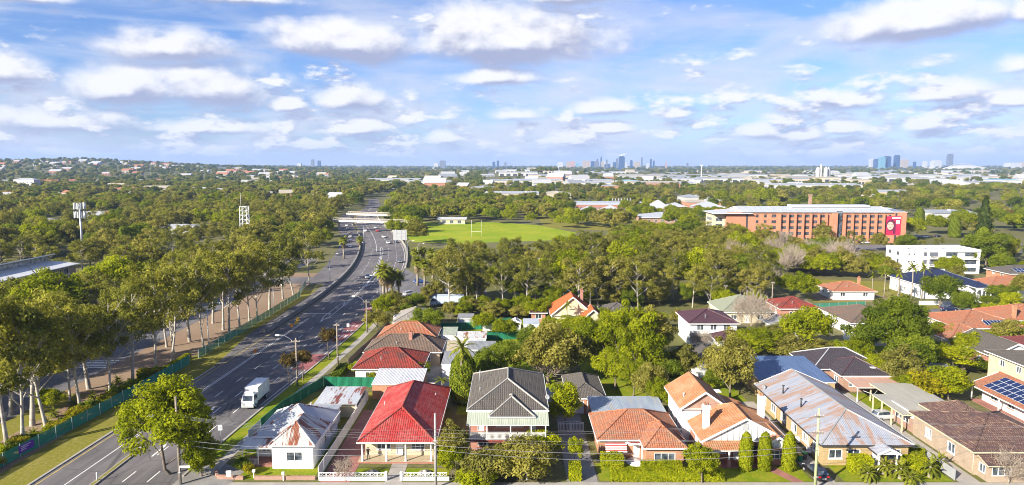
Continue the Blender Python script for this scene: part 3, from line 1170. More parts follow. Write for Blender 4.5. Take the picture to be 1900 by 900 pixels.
def grow(rng, h, spread, bole, limbs, r0, leader=.8, up=.75):
    """skeleton: list of (points, radii) plus the branch tips that carry leaf clumps"""
    segs, tips = [], []
    lean = rng.normal(0, .03 * h, 2)
    tp = [np.array([0, 0, -.15]), np.array([lean[0] * .3, lean[1] * .3, h * bole * .5]), np.array([lean[0] * .6, lean[1] * .6, h * bole]),
          np.array([lean[0], lean[1], h * (bole + leader) / 2]), np.array([lean[0] * 1.4, lean[1] * 1.4, h * leader])]
    segs.append((tp, [r0 * 1.15, r0 * .85, r0 * .7, r0 * .42, r0 * .12]))
    tips.append(tp[-1])
    zs = [p[2] for p in tp]
    for i in range(limbs):
        f = (i + .5) / limbs
        z = h * (bole * .85 + (leader - .1 - bole * .85) * f)
        p0 = np.array([np.interp(z, zs, [p[k] for p in tp]) for k in range(2)] + [z])
        an = i * 2.4 + rng.uniform(-.4, .4)
        L = spread * (1.0 - .45 * f) * rng.uniform(.75, 1.15)
        rise = L * up * rng.uniform(.7, 1.2)
        p1 = p0 + np.array([math.cos(an) * L * .5, math.sin(an) * L * .5, rise * .42])
        p2 = p0 + np.array([math.cos(an + .25) * L, math.sin(an + .25) * L, rise])
        rb = r0 * .42 * (1 - .4 * f)
        segs.append(([p0, p1, p2], [rb, rb * .6, rb * .15]))
        tips.append(p2)
        for s in (-1, 1):
            a2 = an + s * rng.uniform(.5, .9)
            q = p1 + np.array([math.cos(a2) * L * .45, math.sin(a2) * L * .45, rise * rng.uniform(.2, .55)])
            segs.append(([p1, q], [rb * .5, rb * .1]))
            tips.append(q)
    return segs, tips


def wood_mesh(name, segs, m, n=6, scale=1.0):
    mb = MB()
    for pts, rad in segs:
        mb.tube(pts, [r_ * scale for r_ in rad], n if rad[0] > .08 else 4, cap=False)
    return mb.mesh(name, m)


TREE = {}


def make_tree(key, seed, h, spread, bole, limbs, r0, clump, n_per, leaf, lm, bm_, style='open', aspect=.5, droop=.6, leader=.88, up=1.0, flat=.75):
    rng = np.random.default_rng(seed)
    segs, tips = grow(rng, h, spread, bole, limbs, r0, leader, up)
    cs, rs = [], []
    if style == 'open':
        for t_ in tips:
            for _ in range(2):
                cs.append(t_ + rng.normal(0, clump * .45, 3) * np.array([1, 1, .6]))
                r_ = clump * rng.uniform(.65, 1.2)
                rs.append((r_, r_, r_ * flat * rng.uniform(.8, 1.2)))
    else:                                                      # rounded dome of many clumps
        zc, rz_ = h * (bole + 1) / 2, h * (1 - bole) / 2
        k = int(34 * (spread / clump) ** 2 / 9) + 10
        for _ in range(k):
            d = rng.normal(size=3)
            d /= np.linalg.norm(d)
            if d[2] < -.45:
                d[2] *= -.6
            q = rng.uniform(.45, .86)
            cs.append(np.array([d[0] * spread * q, d[1] * spread * q, zc + d[2] * rz_ * q]) + rng.normal(0, .14 * spread, 3) * np.array([1, 1, .6]))
            r_ = clump * rng.uniform(.6, 1.25)
            rs.append((r_, r_, r_ * .78))
    C, N, S, CV = cloud(rng, cs, rs, n_per, leaf)
    TREE[key] = (leaf_mesh(key + '_crown', C, N, S, CV, lm, rng, aspect, droop if style == 'open' else 0), wood_mesh(key + '_trunk', segs, bm_), h, spread)


def make_cypress(key, seed, h, r_, n, leaf, lm):
    rng = np.random.default_rng(seed)
    z = rng.random(n) ** .9
    prof = np.interp(z, [0, .08, .35, .75, .93, 1], [.72, .95, 1, .85, .5, .08])
    an = rng.uniform(0, 2 * math.pi, n)
    if key == 'pine':                                         # tiers of drooping branches round an open cone
        prof = np.interp(z, [0, .1, .2, .6, 1], [.3, .75, 1, .6, .06]) * (.62 + .38 * np.abs(np.sin(z * 30))) * (.8 + .25 * np.sin(an * 6 + z * 40)) * (.35 + .65 * rng.random(n) ** .4)
    q = prof * r_ * (.82 + .22 * rng.random(n)) * (1 + .07 * np.sin(an * 5 + z * 14))
    C = np.stack([np.cos(an) * q, np.sin(an) * q, .15 + z * (h - .15)], 1)
    N = np.stack([np.cos(an), np.sin(an), .25 + .8 * (z > .9)], 1) + rng.normal(size=(n, 3)) * .4
    cv = np.clip(.45 + .25 * np.sin(an * 7 + z * 25) + rng.normal(0, .2, n), 0, 1)
    mb = MB().tube([(0, 0, -.1), (0, 0, h * .8)], [r_ * .2, r_ * .1], 6)
    TREE[key] = (leaf_mesh(key + '_crown', C, N, leaf * rng.uniform(.6, 1.3, n), cv, lm, rng, .4, 1.2), mb.mesh(key + '_trunk', bark_grey), h, r_)


def frond(mb, base, an, el, L, droop, w, mi=0, n=9):
    """arched palm frond with two rows of leaflets"""
    p = Vector(base)
    d = Vector((math.cos(an) * math.cos(el), math.sin(an) * math.cos(el), math.sin(el)))
    side = Vector((-math.sin(an), math.cos(an), 0))
    pts = [p.copy()]
    for i in range(n):
        p = p + d * (L / n)
        d = (d + Vector((0, 0, -droop / n))).normalized()
        pts.append(p.copy())
    for i in range(1, n + 1):
        f = i / n
        ww = w * math.sin(math.pi * min(1, .12 + f * .86)) + .03
        dl = (pts[i] - pts[i - 1])
        for s in (-1, 1):
            tip = pts[i] + side * s * ww + dl * .9 + Vector((0, 0, -ww * .35))
            mb.face([pts[i - 1], pts[i], tip, pts[i - 1] + side * s * ww * .55 + dl * .45 + Vector((0, 0, -ww * .1))], mi=mi)


def make_palm(key, seed, h, nf, L, r0, skirt=False, w=.34):
    rng = random.Random(seed)
    cb = MB()
    for i in range(nf):
        f = i / nf
        frond(cb, (0, 0, h + .1 * f), i * 2.4, R(75 - 95 * f) + rng.uniform(-.1, .1), L * rng.uniform(.85, 1.1), 1.5, w * rng.uniform(.8, 1.2))
    me = cb.mesh(key + '_crown', [lf_palm])
    tb = MB()
    lean = rng.uniform(-.35, .35)
    pts = [(0, 0, -.1), (lean * .3, 0, h * .33), (lean * .6, 0, h * .66), (0, 0, h + .25)]
    tb.tube(pts, [r0 * 1.35, r0 * 1.05, r0 * .95, r0 * .75], 8)
    if skirt:
        for i in range(26):
            frond(tb, (0, 0, h - .1 - (i % 5) * .35), i * 2.4, R(-50 - rng.uniform(0, 25)), L * .75, .5, w * .8, mi=1, n=5)
    tm = tb.mesh(key + '_trunk', [bark_palm, lf_dead])
    for m_ in (me, tm):
        a_ = m_.attributes.new('cv', 'FLOAT', 'FACE')
        a_.data.foreach_set('value', [rng.random() for _ in range(len(m_.polygons))])
    TREE[key] = (me, tm, h + L * .5, L)


def make_bare(key, seed, h, spread):
    rng = np.random.default_rng(seed)
    segs, tips = grow(rng, h, spread, .16, 9, .17, .9, .9)
    extra = []
    for t_ in tips:
        for _ in range(22):
            q = t_ - np.array([t_[0] * .25, t_[1] * .25, h * .07]) + rng.normal(0, spread * .16, 3)
            e = q + np.array([t_[0] * .16, t_[1] * .16, h * .12]) * rng.uniform(.6, 1.4) + rng.normal(0, spread * .13, 3)
            extra.append(([q, (q + e) / 2 + rng.normal(0, .1, 3), e], [.05, .04, .02]))
    tr = wood_mesh(key + '_trunk', segs, twig)
    cr = wood_mesh(key + '_crown', extra, twig, 3)
    TREE[key] = (cr, tr, h, spread)


for i in range(5):
    make_tree(f'euc{i}', 11 + i, 17, 4.7 + .3 * i, .30 - .02 * i, 13 + i % 3, .27, 1.0, 85, .23, lf_euc, bark_pale)
for i in range(3):
    make_tree(f'eucl{i}', 31 + i, 15, 4.8, .25, 11, .28, 1.5, 62, .42, lf_euc, bark_pale)          # for trees seen from farther off
for i in range(2):
    make_tree(f'brd{i}', 51 + i, 9, 4.6, .16, 6, .28, 1.15, 230, .20, lf_dark, bark_grey, 'dome')
    make_tree(f'brt{i}', 61 + i, 8, 4.2, .14, 6, .24, 1.05, 230, .20, lf_bright, bark_grey, 'dome')
    make_tree(f'olv{i}', 71 + i, 8, 3.8, .10, 6, .22, 1.0, 210, .20, lf_olive, bark_grey, 'dome')
    make_tree(f'far{i}', 81 + i, 11, 5.2, .15, 6, .28, 1.7, 50, .55, lf_dark if i else lf_euc, bark_grey, 'dome')
    make_tree(f'mid{i}', 86 + i, 10, 5.0, .15, 6, .28, 1.4, 110, .34, lf_bright if i else lf_olive, bark_grey, 'dome')
make_tree('fig', 91, 12.5, 7.4, .12, 8, .5, 1.4, 240, .24, lf_dark, bark_grey, 'dome')
make_tree('street', 92, 13, 5.2, .07, 8, .26, 1.15, 260, .22, lf_bright, bark_grey, 'dome')
make_tree('autumn', 93, 6, 1.5, .25, 7, .08, .55, 190, .14, lf_autumn, bark_grey, 'dome')
make_tree('lime', 94, 7, 2.4, .1, 6, .15, .8, 240, .17, lf_lime, bark_grey, 'dome')
make_tree('jac', 95, 8, 5.2, .35, 8, .22, 1.1, 190, .19, lf_bright, bark_grey, 'open', flat=.5)
make_tree('shrub', 96, 2.4, 1.6, .05, 4, .06, .5, 300, .12, lf_bright, bark_grey, 'dome')
make_tree('shrubd', 97, 2.4, 1.6, .05, 4, .06, .5, 300, .12, lf_dark, bark_grey, 'dome')
make_tree('shruby', 98, 2.4, 1.6, .05, 4, .06, .5, 300, .12, lf_yellow, bark_grey, 'dome')
make_tree('shrubo', 99, 2.8, 2.4, .05, 5, .07, .55, 300, .12, lf_olive, bark_grey, 'dome')
make_tree('euc5', 17, 18, 3.4, .34, 12, .24, .95, 80, .23, lf_euc, bark_pale, flat=.95)
make_tree('euc6', 18, 15, 6.2, .26, 15, .32, 1.1, 85, .24, lf_olive, bark_pale, up=.7)
make_cypress('cyp', 101, 4.6, .85, 5200, .15, lf_bright)
lf_pine = leaf_mat('pine_needle', (.025, .042, .010), (.085, .11, .026), .2, .1)
make_cypress('pine', 103, 24, 4.6, 9000, .5, lf_pine)
make_cypress('conif', 102, 9, 2.3, 7000, .3, lf_dark)
make_palm('king', 111, 9.5, 16, 3.0, .16)
make_palm('fan', 112, 7.0, 40, 2.6, .30, True, .6)
make_palm('cycad', 113, .7, 30, 1.5, .25, False, .2)
make_bare('bare0', 121, 8, 4.2)
make_bare('bare1', 122, 7, 4.6)

KINDS = {'euc': ('eucalyptus_tree', 'tree'), 'eucl': ('eucalyptus_tree', 'tree'), 'brd': ('broadleaf_tree', 'tree'), 'brt': ('broadleaf_tree', 'tree'),
         'olv': ('broadleaf_tree', 'tree'), 'far': ('broadleaf_tree', 'tree'), 'mid': ('broadleaf_tree', 'tree'), 'fig': ('fig_tree', 'tree'), 'street': ('broadleaf_tree', 'tree'),
         'autumn': ('deciduous_tree', 'tree'), 'lime': ('broadleaf_tree', 'tree'), 'jac': ('spreading_tree', 'tree'), 'shrub': ('shrub', 'shrub'),
         'cyp': ('cypress', 'cypress'), 'conif': ('conifer', 'tree'), 'pine': ('pine_tree', 'tree'), 'king': ('palm_tree', 'palm'), 'fan': ('palm_tree', 'palm'), 'cycad': ('cycad', 'cycad'),
         'bare': ('bare_tree', 'tree')}


def plant(key, x, y, h, label, group=None, w=None, rz=None, z=0.0):
    me, tm, h0, s0 = TREE[key]
    nm, cat = KINDS[key.rstrip('0123456789')] if key.rstrip('0123456789') in KINDS else KINDS['shrub']
    k = h / h0
    kw = (w / 2 / s0) if w else k
    t_ = thing(nm, label, cat, (x, y, z), RND.uniform(0, 6.28) if rz is None else rz, group)
    t_.scale = (kw, kw, k)
    obj('trunk', tm, t_)
    obj('crown', me, t_)
    return t_


RND = random.Random(5)
KEEP = []                                     # rectangles kept free of scattered trees


def keep(x0, x1, y0, y1):
    KEEP.append((x0, x1, y0, y1))


def hedge(label, x0, x1, y0, y1, z, m=None, group=None, dens=95, leaf=.13, rz=0, name='hedge'):
    rng = np.random.default_rng(int(abs(x0 * 13 + y0 * 7 + z * 100)) % 9999)
    cx, cy = (x0 + x1) / 2, (y0 + y1) / 2
    hx, hy = (x1 - x0) / 2, (y1 - y0) / 2
    t_ = thing(name, label, 'hedge', (cx, cy, 0), rz, group)
    Cs, Ns = [], []
    for ax, s, area in ((0, 1, hy * 2 * z), (0, -1, hy * 2 * z), (1, 1, hx * 2 * z), (1, -1, hx * 2 * z), (2, 1, hx * hy * 4)):
        n = int(area * dens)
        u = rng.uniform(-1, 1, (n, 3)) * np.array([hx, hy, z / 2])
        lim = (hx, hy, z / 2)[ax]
        u[:, ax] = s * lim * (1 - np.abs(rng.normal(0, .05, n))) + .05 * np.sin(u[:, (ax + 1) % 3] * 4)
        u[:, 2] += z / 2
        nn = np.zeros((n, 3))
        nn[:, ax] = s
        Cs.append(u)
        Ns.append(nn + rng.normal(0, .5, (n, 3)) + np.array([0, 0, .25]))
    C, N = np.concatenate(Cs), np.concatenate(Ns)
    cv = np.clip(.5 + .2 * np.sin(C[:, 0] * 2.3 + C[:, 2] * 3) + rng.normal(0, .22, len(C)), 0, 1)
    obj('foliage', leaf_mesh('hedge_foliage', C, N, leaf * rng.uniform(.6, 1.4, len(C)), cv, m or lf_lime, rng, .6), t_)
    b = MB().box(-hx * .93, hx * .93, -hy * .9, hy * .9, 0, z * .93)  # solid box in the dark leaf tone, added so the hedge isn't see-through
    me = b.mesh('hedge_inner_mass', m or lf_lime)
    obj('inner_mass', me, t_)
    return t_
# ------------------------------------------------------------------ houses
def W_(u0, u1, v0=.95, v1=2.2, mull=None, g=None):
    return ('w', u0, u1, v0, v1, (1 if u1 - u0 > 1.1 else 0) if mull is None else mull, g)


def solar(root, pts, nu, nv, gap=.06):
    """rows of panels on the plane p0 (low corner), pu (end along eave), pv (end up slope)"""
    p0, pu, pv = [Vector(p) for p in pts]
    u, v = (pu - p0), (pv - p0)
    n = u.cross(v).normalized()
    if n.z < 0:
        n = -n
    arr = thing_part(root)
    me = None
    lu, lv = u.length / nu, v.length / nv
    a, b = u.normalized(), v.normalized()
    for i in range(nu):
        for j in range(nv):
            mb = MB()
            c = p0 + a * (lu * i) + b * (lv * j) + n * .1
            q = [c + a * gap / 2 + b * gap / 2, c + a * (lu - gap / 2) + b * gap / 2, c + a * (lu - gap / 2) + b * (lv - gap / 2), c + a * gap / 2 + b * (lv - gap / 2)]
            mb.idx(q + [k - n * .05 for k in q], [(0, 1, 2, 3), (4, 5, 1, 0), (5, 6, 2, 1), (6, 7, 3, 2), (7, 4, 0, 3)], 1)
            i_ = .035
            cc = sum(q, Vector()) / 4
            qq = [k + (cc - k) * .035 + n * .004 for k in q]
            mb.face(qq, mi=0)
            mb.build('solar_panel', [pv_cell, pv_frame], root)


def thing_part(root):
    return root


pv_cell = mat('solar_cell', (.012, .022, .075), .15, .15, 1.2, spec=.6)
pv_frame = mat('solar_frame', (.55, .58, .62), .4, .05)


def chimney(root, x, y, z0, z1, w=.75, m=None, pots=1):
    mb = MB().box(x - w / 2, x + w / 2, y - w / 2, y + w / 2, z0, z1 - .3).box(x - w / 2 - .06, x + w / 2 + .06, y - w / 2 - .06, y + w / 2 + .06, z1 - .3, z1 - .05)
    c = mb.build('chimney', m or white, root)
    for k in range(pots):
        MB().lathe([(.13, z1 - .05), (.15, z1 + .1), (.11, z1 + .35)], 8, (x + (k - (pots - 1) / 2) * .35, y, 0)).build('chimney_pot', t_terra, c)
    return c


def vent(root, x, y, z0, h=.6, r=.06, m=None):
    MB().tube([(x, y, z0), (x, y, z0 + h)], r, 7).tube([(x, y, z0 + h), (x, y, z0 + h + .08)], r * 1.9, 7).build('vent_pipe', m or greyp, root)


def dish(root, x, y, z):
    mb = MB().lathe([(.02, 0), (.2, .05), (.36, .16), (.38, .18), (.2, .07)], 12)
    o = mb.build('satellite_dish', greyp, root)
    o.location = (x, y, z)
    o.rotation_euler = (R(60), 0, R(20))
    MB().bar((x, y, z - .5), (x, y, z), .05).build('dish_mast', steel, root)


def aerial(root, x, y, z, h=2.2):
    mb = MB().bar((x, y, z), (x, y, z + h), .05).bar((x - .7, y, z + h), (x + .7, y, z + h), .035)
    for k in range(5):
        mb.bar((x - .6 + k * .3, y - .35, z + h), (x - .6 + k * .3, y + .35, z + h), .02)
    mb.build('aerial', steel, root)


def simple_house(label, x0, x1, y0, y1, ez, rise, axis, ends, rm, wm, amp=.035, group=None, name='house', wt=None, ch=None, inset=.5, caps=True, fm=None, solar_n=None, gable=None, n_s=None, vents=1, per=.3):
    keep(x0, x1, y0, y1)
    cx, cy = (x0 + x1) / 2, y0
    t_ = thing(name, label, 'house', (cx, cy, 0), 0, group)
    a0, a1, b0, b1 = x0 - cx + inset, x1 - cx - inset, inset, y1 - y0 - inset
    Lx, Ly = a1 - a0, b1 - b0
    st = max(1, round(ez / 3.0))
    ops = {k: [] for k in 'SEW'}
    for s in range(st):
        v0 = .95 + s * 2.75
        n = n_s or max(1, int(Lx / 3.6))
        o = wins(Lx, n, 1.5, v0, v0 + 1.25)
        if s == 0 and n > 1:
            q = o[n // 2]
            o[n // 2] = ('d', q[1] + .2, q[1] + 1.15, .15, 2.2)
        ops['S'] += o
        for k in 'EW':
            ops[k] += wins(Ly, max(1, int(Ly / 4.5)), 1.2, v0, v0 + 1.2)
    wing(t_, a0, a1, b0, b1, 0, ez - .03, wm, **ops, fm=fm or white, gm=glass, sill=wt)
    roof(t_, x0 - cx, x1 - cx, 0, y1 - y0, ez, rise, axis, ends, rm, amp, per, gable=gable or wm, caps=caps)
    if ch:
        chimney(t_, ch[0], ch[1], ez, ez + rise + .9, .7, ch[2] if len(ch) > 2 else brick_red, 2)
    for k in range(vents):
        vent(t_, -1.5 + k * 2.1, 2.0 + k, ez + rise * .3, .9)
    return t_


def shed(label, x0, x1, y0, y1, h, rm, wm, rise=.35, style='skillion', door_=None, amp=.02, cat='shed', name='shed', group=None, op=None, W=()):
    keep(x0, x1, y0, y1)
    cx = (x0 + x1) / 2
    w, d = (x1 - x0) / 2, y1 - y0
    t_ = thing(name, label, cat, (cx, y0, 0), 0, group)
    S = op if op is not None else [('d', w * .5, w * .5 + .9, .05, min(2.05, h - .15))]
    wing(t_, -w + .12, w - .12, .12, d - .12, 0, h - .17, wm, S=S, W=W)
    if style == 'skillion':
        slab_roof(t_, [(-w, 0, h), (w, 0, h), (w, d, h + rise), (-w, d, h + rise)], rm, .13, amp, .25)
        mb = MB()
        for sx in (-1, 1):
            x = sx * (w - .12)
            mb.face([(x, .12, h - .17), (x, d - .12, h - .17), (x, d - .12, h + rise - .14), (x, .12, h - .13)])
        mb.face([(-w + .12, d - .12, h - .17), (w - .12, d - .12, h - .17), (w - .12, d - .12, h + rise - .14), (-w + .12, d - .12, h + rise - .14)])
        mb.build('upper_wall', wm, t_)
    else:
        roof(t_, -w, w, 0, d, h - .1, rise, style[0], style[1:], rm, amp, .25, gable=wm, ov=.14)
    return t_


# ---- white weatherboard house on the corner
keep(-38, -24.5, 83, 112)
X, Y = -35.0, 86.3
h = thing('house', 'white weatherboard corner house with rust-streaked grey iron roof beside the highway', 'house', (X, Y, 0))
wb, t, bs, _ = new_mat('white_weatherboard')
_uv = coords(t, 'uv')
_s = t.node('ShaderNodeSeparateXYZ')
t.put(_s.inputs[0], _uv)
_n = t.noise(coords(t, 'obj'), 1.3, 4, .6)
t.put(bs.inputs['Base Color'], t.mix(t.smooth(_n, .35, .75), (.68, .68, .67), (.56, .57, .58)))
bs.inputs['Roughness'].default_value = .6
add_bump(t, bs, t.m('SUBTRACT', 1, t.m('FRACT', t.m('DIVIDE', _s.outputs[1], .17))), .5, .03)
wing(h, 0, 8.8, 3.4, 12.5, 0, 3.2, wb, S=[W_(.7, 1.9), ('d', 2.4, 3.25, .3, 2.35)], E=[W_(2.2, 3.0), W_(5.0, 5.9), W_(7.2, 8.0)])
wing(h, 3.35, 8.75, 0, 3.45, 0, 3.3, wb, S=[W_(1.9, 4.0, 1.05, 2.35, 1, glass)], E=[])
m_rust2 = metal_mat('painted_iron_sheet', (.36, .38, .41), (.42, .44, .46), (.20, .05, .03), .2)
roof(h, -.3, 9.15, 3.1, 12.8, 3.2, 2.75, 'y', 'hh', m_rust2, .018, .2, cap=m_rusty)
m_rusthip = metal_mat('rust_banded_sheet', (.40, .42, .39), (.46, .47, .43), (.24, .07, .03), .60)
roof(h, 3.05, 9.05, -.3, 7.6, 3.34, 2.3, 'y', 'hh', m_rusthip, .018, .2, cap=m_rusty, hin=2.4)
slab_roof(h, [(-1.2, .6, 2.55), (3.3, .6, 2.55), (3.3, 3.35, 3.0), (-1.2, 3.35, 3.0)], m_whiteold, .1, .015, .2, name='porch_roof')
for x in (-.9, 1.2, 3.1):
    post(h, x, .8, .2, 2.48, .09)
MB().box(-1.1, 3.3, .6, 3.38, 0, .22).build('porch_floor', paving_red, h)
mb = MB().bar((-.9, .7, 1.05), (1.2, .7, 1.05), .06).bar((-.9, .7, .35), (1.2, .7, .35), .05)
for k in range(14):
    mb.bar((-.85 + k * .155, .7, .35), (-.85 + k * .155, .7, 1.05), .03)
tag(mb.build('railing', white, h), kind='stuff')
for u in (2.2, 5.0):
    slab_roof(h, [(9.5, 3.4 + u - .2, 2.15), (9.5, 3.4 + u + 1.2, 2.15), (8.8, 3.4 + u + 1.2, 2.55), (8.8, 3.4 + u - .2, 2.55)], greyp, .06, name='window_hood')
wing(h, .6, 8.0, 12.55, 17.2, 0, 2.5, wb, E=[W_(1.5, 2.6)])
slab_roof(h, [(.3, 17.5, 2.5), (8.3, 17.5, 2.5), (8.3, 12.3, 3.0), (.3, 12.3, 3.0)], m_rust2, .1, .018, .2, name='rear_roof')
vent(h, 4.6, 13.5, 2.8, 1.3, .08, white)
# open rusty carport behind it
cp = thing('carport', 'rust-patched iron carport behind the white corner house', 'carport', (-31.2, 103.9, 0))
slab_roof(cp, [(0, 0, 2.55), (6.8, 0, 2.55), (6.8, 7.4, 2.9), (0, 7.4, 2.9)], m_rusty, .1, .02, .2, edge=greyp)
for x, y in ((.2, .2), (6.6, .2), (.2, 7.2), (6.6, 7.2), (6.6, 3.7), (.2, 3.7)):
    post(cp, x, y, 0, 2.5, .1)
MB().box(.1, 6.7, 7.25, 7.32, 0, 2.4).build('back_wall', m_grey, cp)
MB().box(3.4, 6.5, .9, .96, 0, 2.3).build('screen_wall', cream, cp)

# ---- red tiled house
keep(-24.5, -8.5, 83, 111)
X, Y = -20.2, 88.0
h = thing('house', 'cream brick bungalow with glazed bright red tile roof and columned verandah', 'house', (X, Y, 0))
cream_block = brick_mat('cream_block', (.52, .44, .30), (.46, .385, .26), (.5, .45, .36))
wing(h, 0, 9.4, 2.2, 21.6, 0, 2.9, cream_block, S=[W_(1.6, 3.5, 1.0, 2.3, 2), ('d', 4.25, 5.2, .2, 2.35), W_(6.3, 8.2, 1.0, 2.3, 2)],
     E=[W_(3, 4.3), W_(7.5, 9), W_(12, 13.3), W_(16, 17.2)], W=[W_(3, 4.3), W_(9, 10.5)], sill=white)
roof(h, -.6, 9.95, 0, 22.3, 2.93, 2.95, 'y', 'hh', t_red, .055, .31, cap=t_redold)
for x in (.0, 3.25, 5.85, 9.3):
    MB().lathe([(.2, .15), (.2, .3), (.13, .36), (.115, 2.5), (.17, 2.62), (.17, 2.76)], 10, (x, .35, 0)).build('column', white, h)
MB().box(-.6, 10.0, .05, 2.18, 0, .17).build('verandah_floor', paving_tan, h)
MB().box(-.6, 10.0, -.12, .045, 0, .14).build('step', brick_red, h)
vent(h, .9, 12.0, 3.5, .8)
vent(h, 8.2, 16, 3.7, .5)
slab_roof(h, [(2.2, 23.9, 2.9), (7.5, 23.9, 2.9), (7.5, 21.3, 4.2), (2.2, 21.3, 4.2)], t_red, .12, .05, .31, name='rear_roof')
g = shed('brick garage with white ribbed iron roof behind the red roofed house', -24.0, -15.3, 113, 120.2, 2.7, m_white, brick_orange, .6, amp=.05, cat='garage', name='garage', op=[('g', 2.6, 6.6, .05, 2.2)])

# ---- two storey house with balcony
keep(-7, 6, 86, 121)
X, Y = -5.8, 88.9
h = thing('house', 'two storey brick house with grey tile roof and white railed balcony', 'house', (X, Y, 0))
wing(h, 0, 10.4, 3.0, 18.6, 0, 6.0, brick_red, S=[('d', 1.0, 1.9, 2.95, 5.0), W_(3.6, 7.4, 3.5, 5.0, 2, glass_b), W_(1.0, 2.6, .8, 2.1), W_(5, 7, .8, 2.1), ('d', 8.2, 9.1, 2.95, 5.0)],
     E=[W_(2, 3.5), W_(6, 7.4), W_(2, 3.5, 3.6, 5.0), W_(7, 8.4, 3.6, 5.), W_(12, 13.2, 3.6, 5.)], W=[W_(3, 4.4), W_(3, 4.4, 3.6, 5.), W_(9, 10.4, 3.6, 5.)])
roof(h, -.45, 10.85, 2.7, 19.3, 6.05, 2.7, 'y', 'hh', t_grey, .05, .31, cap=mat('pale_ridge_tile', (.30, .285, .26), .8, .15, 2))
roof(h, 2.7, 8.9, 1.15, 8.2, 5.72, 1.75, 'y', 'hh', t_grey, .05, .31, cap=MATS['pale_ridge_tile'])
slab_roof(h, [(-.35, -.1, 5.05), (10.8, -.1, 5.05), (10.8, 2.95, 5.98), (-.35, 2.95, 5.98)], m_palegreen, .1, .02, .3, name='verandah_roof')
MB().box(-.1, 10.5, 0, 3.0, 2.62, 2.84).build('balcony_floor', concrete, h)
MB().box(-.12, 10.52, -.06, -.003, 2.56, 2.86).build('balcony_fascia', t_redold, h)
for x in (.05, 2.4, 5.6, 8.4, 10.35):
    post(h, x, .12, 2.84, 4.98, .13)
    post(h, x, .12, 0, 2.6, .16)
mb = MB().bar((0, .08, 3.85), (10.4, .08, 3.85), .09, .08).bar((0, .08, 3.0), (10.4, .08, 3.0), .07)
for k in range(66):
    x = .1 + k * .157
    mb.bar((x, .08, 3.0), (x, .08, 3.85), .06, .04)
tag(mb.build('balustrade', white, h), kind='stuff')
mb = MB()
for k in range(5):
    mb.bar((1.2 + k * .5, 1.4, 3.3), (1.2 + k * .5, 1.9, 3.3), .4, .05)
vent(h, .9, 12.5, 7.0, 1.6, .07)
vent(h, 1.1, 8.5, 6.8, .5)
dish(h, 10.9, 6.5, 6.6)
t_ = shed('brick garage with dark hipped tile roof at the end of the long driveway', 8.9, 15.2, 106.2, 118, 2.75, t_grey, brick_orange, 1.5, 'yhh', amp=.04, cat='garage', name='garage', op=[('g', .6, 2.6, .05, 2.2), ('g', 3.0, 5.6, .05, 2.2)])
cp = thing('carport', 'flat grey carport joined to the driveway garage', 'carport', (5.2, 105.2, 0))
slab_roof(cp, [(0, 0, 2.5), (3.6, 0, 2.5), (3.6, 6, 2.75), (0, 6, 2.75)], m_dull, .12, .02)
for x, y in ((.2, .2), (3.4, .2), (.2, 5.8), (3.4, 5.8)):
    post(cp, x, y, 0, 2.4, .1)
gt = thing('gate', 'white double driveway gate with round wrought panels', 'gate', (7.0, 99, 0))
for s in (0, 1):
    x0 = s * 1.95
    mb = MB().bar((x0 + .05, 0, .15), (x0 + .05, 0, 1.5), .07).bar((x0 + 1.85, 0, .15), (x0 + 1.85, 0, 1.5), .07).bar((x0, 0, .2), (x0 + 1.9, 0, .2), .06).bar((x0, 0, 1.2), (x0 + 1.9, 0, 1.2), .06)
    pts = [(x0 + .05 + 1.8 * k / 8, 0, 1.35 + .3 * math.sin(math.pi * (k / 16 + (.0 if s == 0 else .5)))) for k in range(9)]
    mb.tube(pts, .035, 5)
    for k in range(7):
        mb.bar((x0 + .3 + k * .22, 0, .2), (x0 + .3 + k * .22, 0, 1.45), .03)
    mb.build('gate_leaf', white, gt)

# ---- orange brick bungalow
keep(10, 24.5, 84, 107)
X, Y = 12.0, 86.7
h = thing('house', 'orange brick bungalow with mottled terracotta hip roof and striped awning', 'house', (X, Y, 0))
wing(h, 0, 11.0, 2.9, 11.7, 0, 2.8, brick_orange, S=[W_(.9, 3.4, 1.0, 2.15), ('d', 4.55, 5.45, .15, 2.25)], W=[W_(1.5, 2.8), W_(5, 6.3)], E=[W_(2, 3.3), W_(6, 7.2)])
wing(h, 5.75, 10.75, 0, 2.95, 0, 2.8, brick_orange, S=[W_(1.1, 3.9, .9, 2.05, 2)], sill=white)
roof(h, -.45, 11.45, 2.45, 12.2, 2.82, 2.45, 'x', 'hh', t_terra, .05, .31)
roof(h, 5.4, 11.1, -.45, 6.8, 2.85, 2.05, 'y', 'hh', t_terra, .05, .31)
mb = MB()
for k in range(8):
    a, b = k / 8, (k + 1) / 8
    y0_, z0_, y1_, z1_ = 2.85 - 1.0 * a, 2.25 - .95 * a, 2.85 - 1.0 * b, 2.25 - .95 * b
    MB().face([(.7, y1_, z1_), (3.6, y1_, z1_), (3.6, y0_, z0_), (.7, y0_, z0_)]).build('awning_stripe', white if k % 2 else t_red, h)
mb = MB().tube([(3.4 + 2.4 * k / 8, 2.0 - .5 * math.sin(k / 8 * 3.14), 2.62 - .12 * (k / 8)) for k in range(9)], .12, 5)
mb.build('porch_rim', white, h)
slab_roof(h, [(3.7, 1.55, 2.5), (5.8, 1.55, 2.5), (5.8, 2.95, 2.62), (3.7, 2.95, 2.62)], t_redold, .1, name='porch_roof')
post(h, 5.55, 1.7, 0, 2.42, .12)
MB().lathe([(.14, 0), (.11, .2), (.10, .7), (.16, .75)], 8, (3.2, 1.6, 0)).build('verandah_pier', white, h)
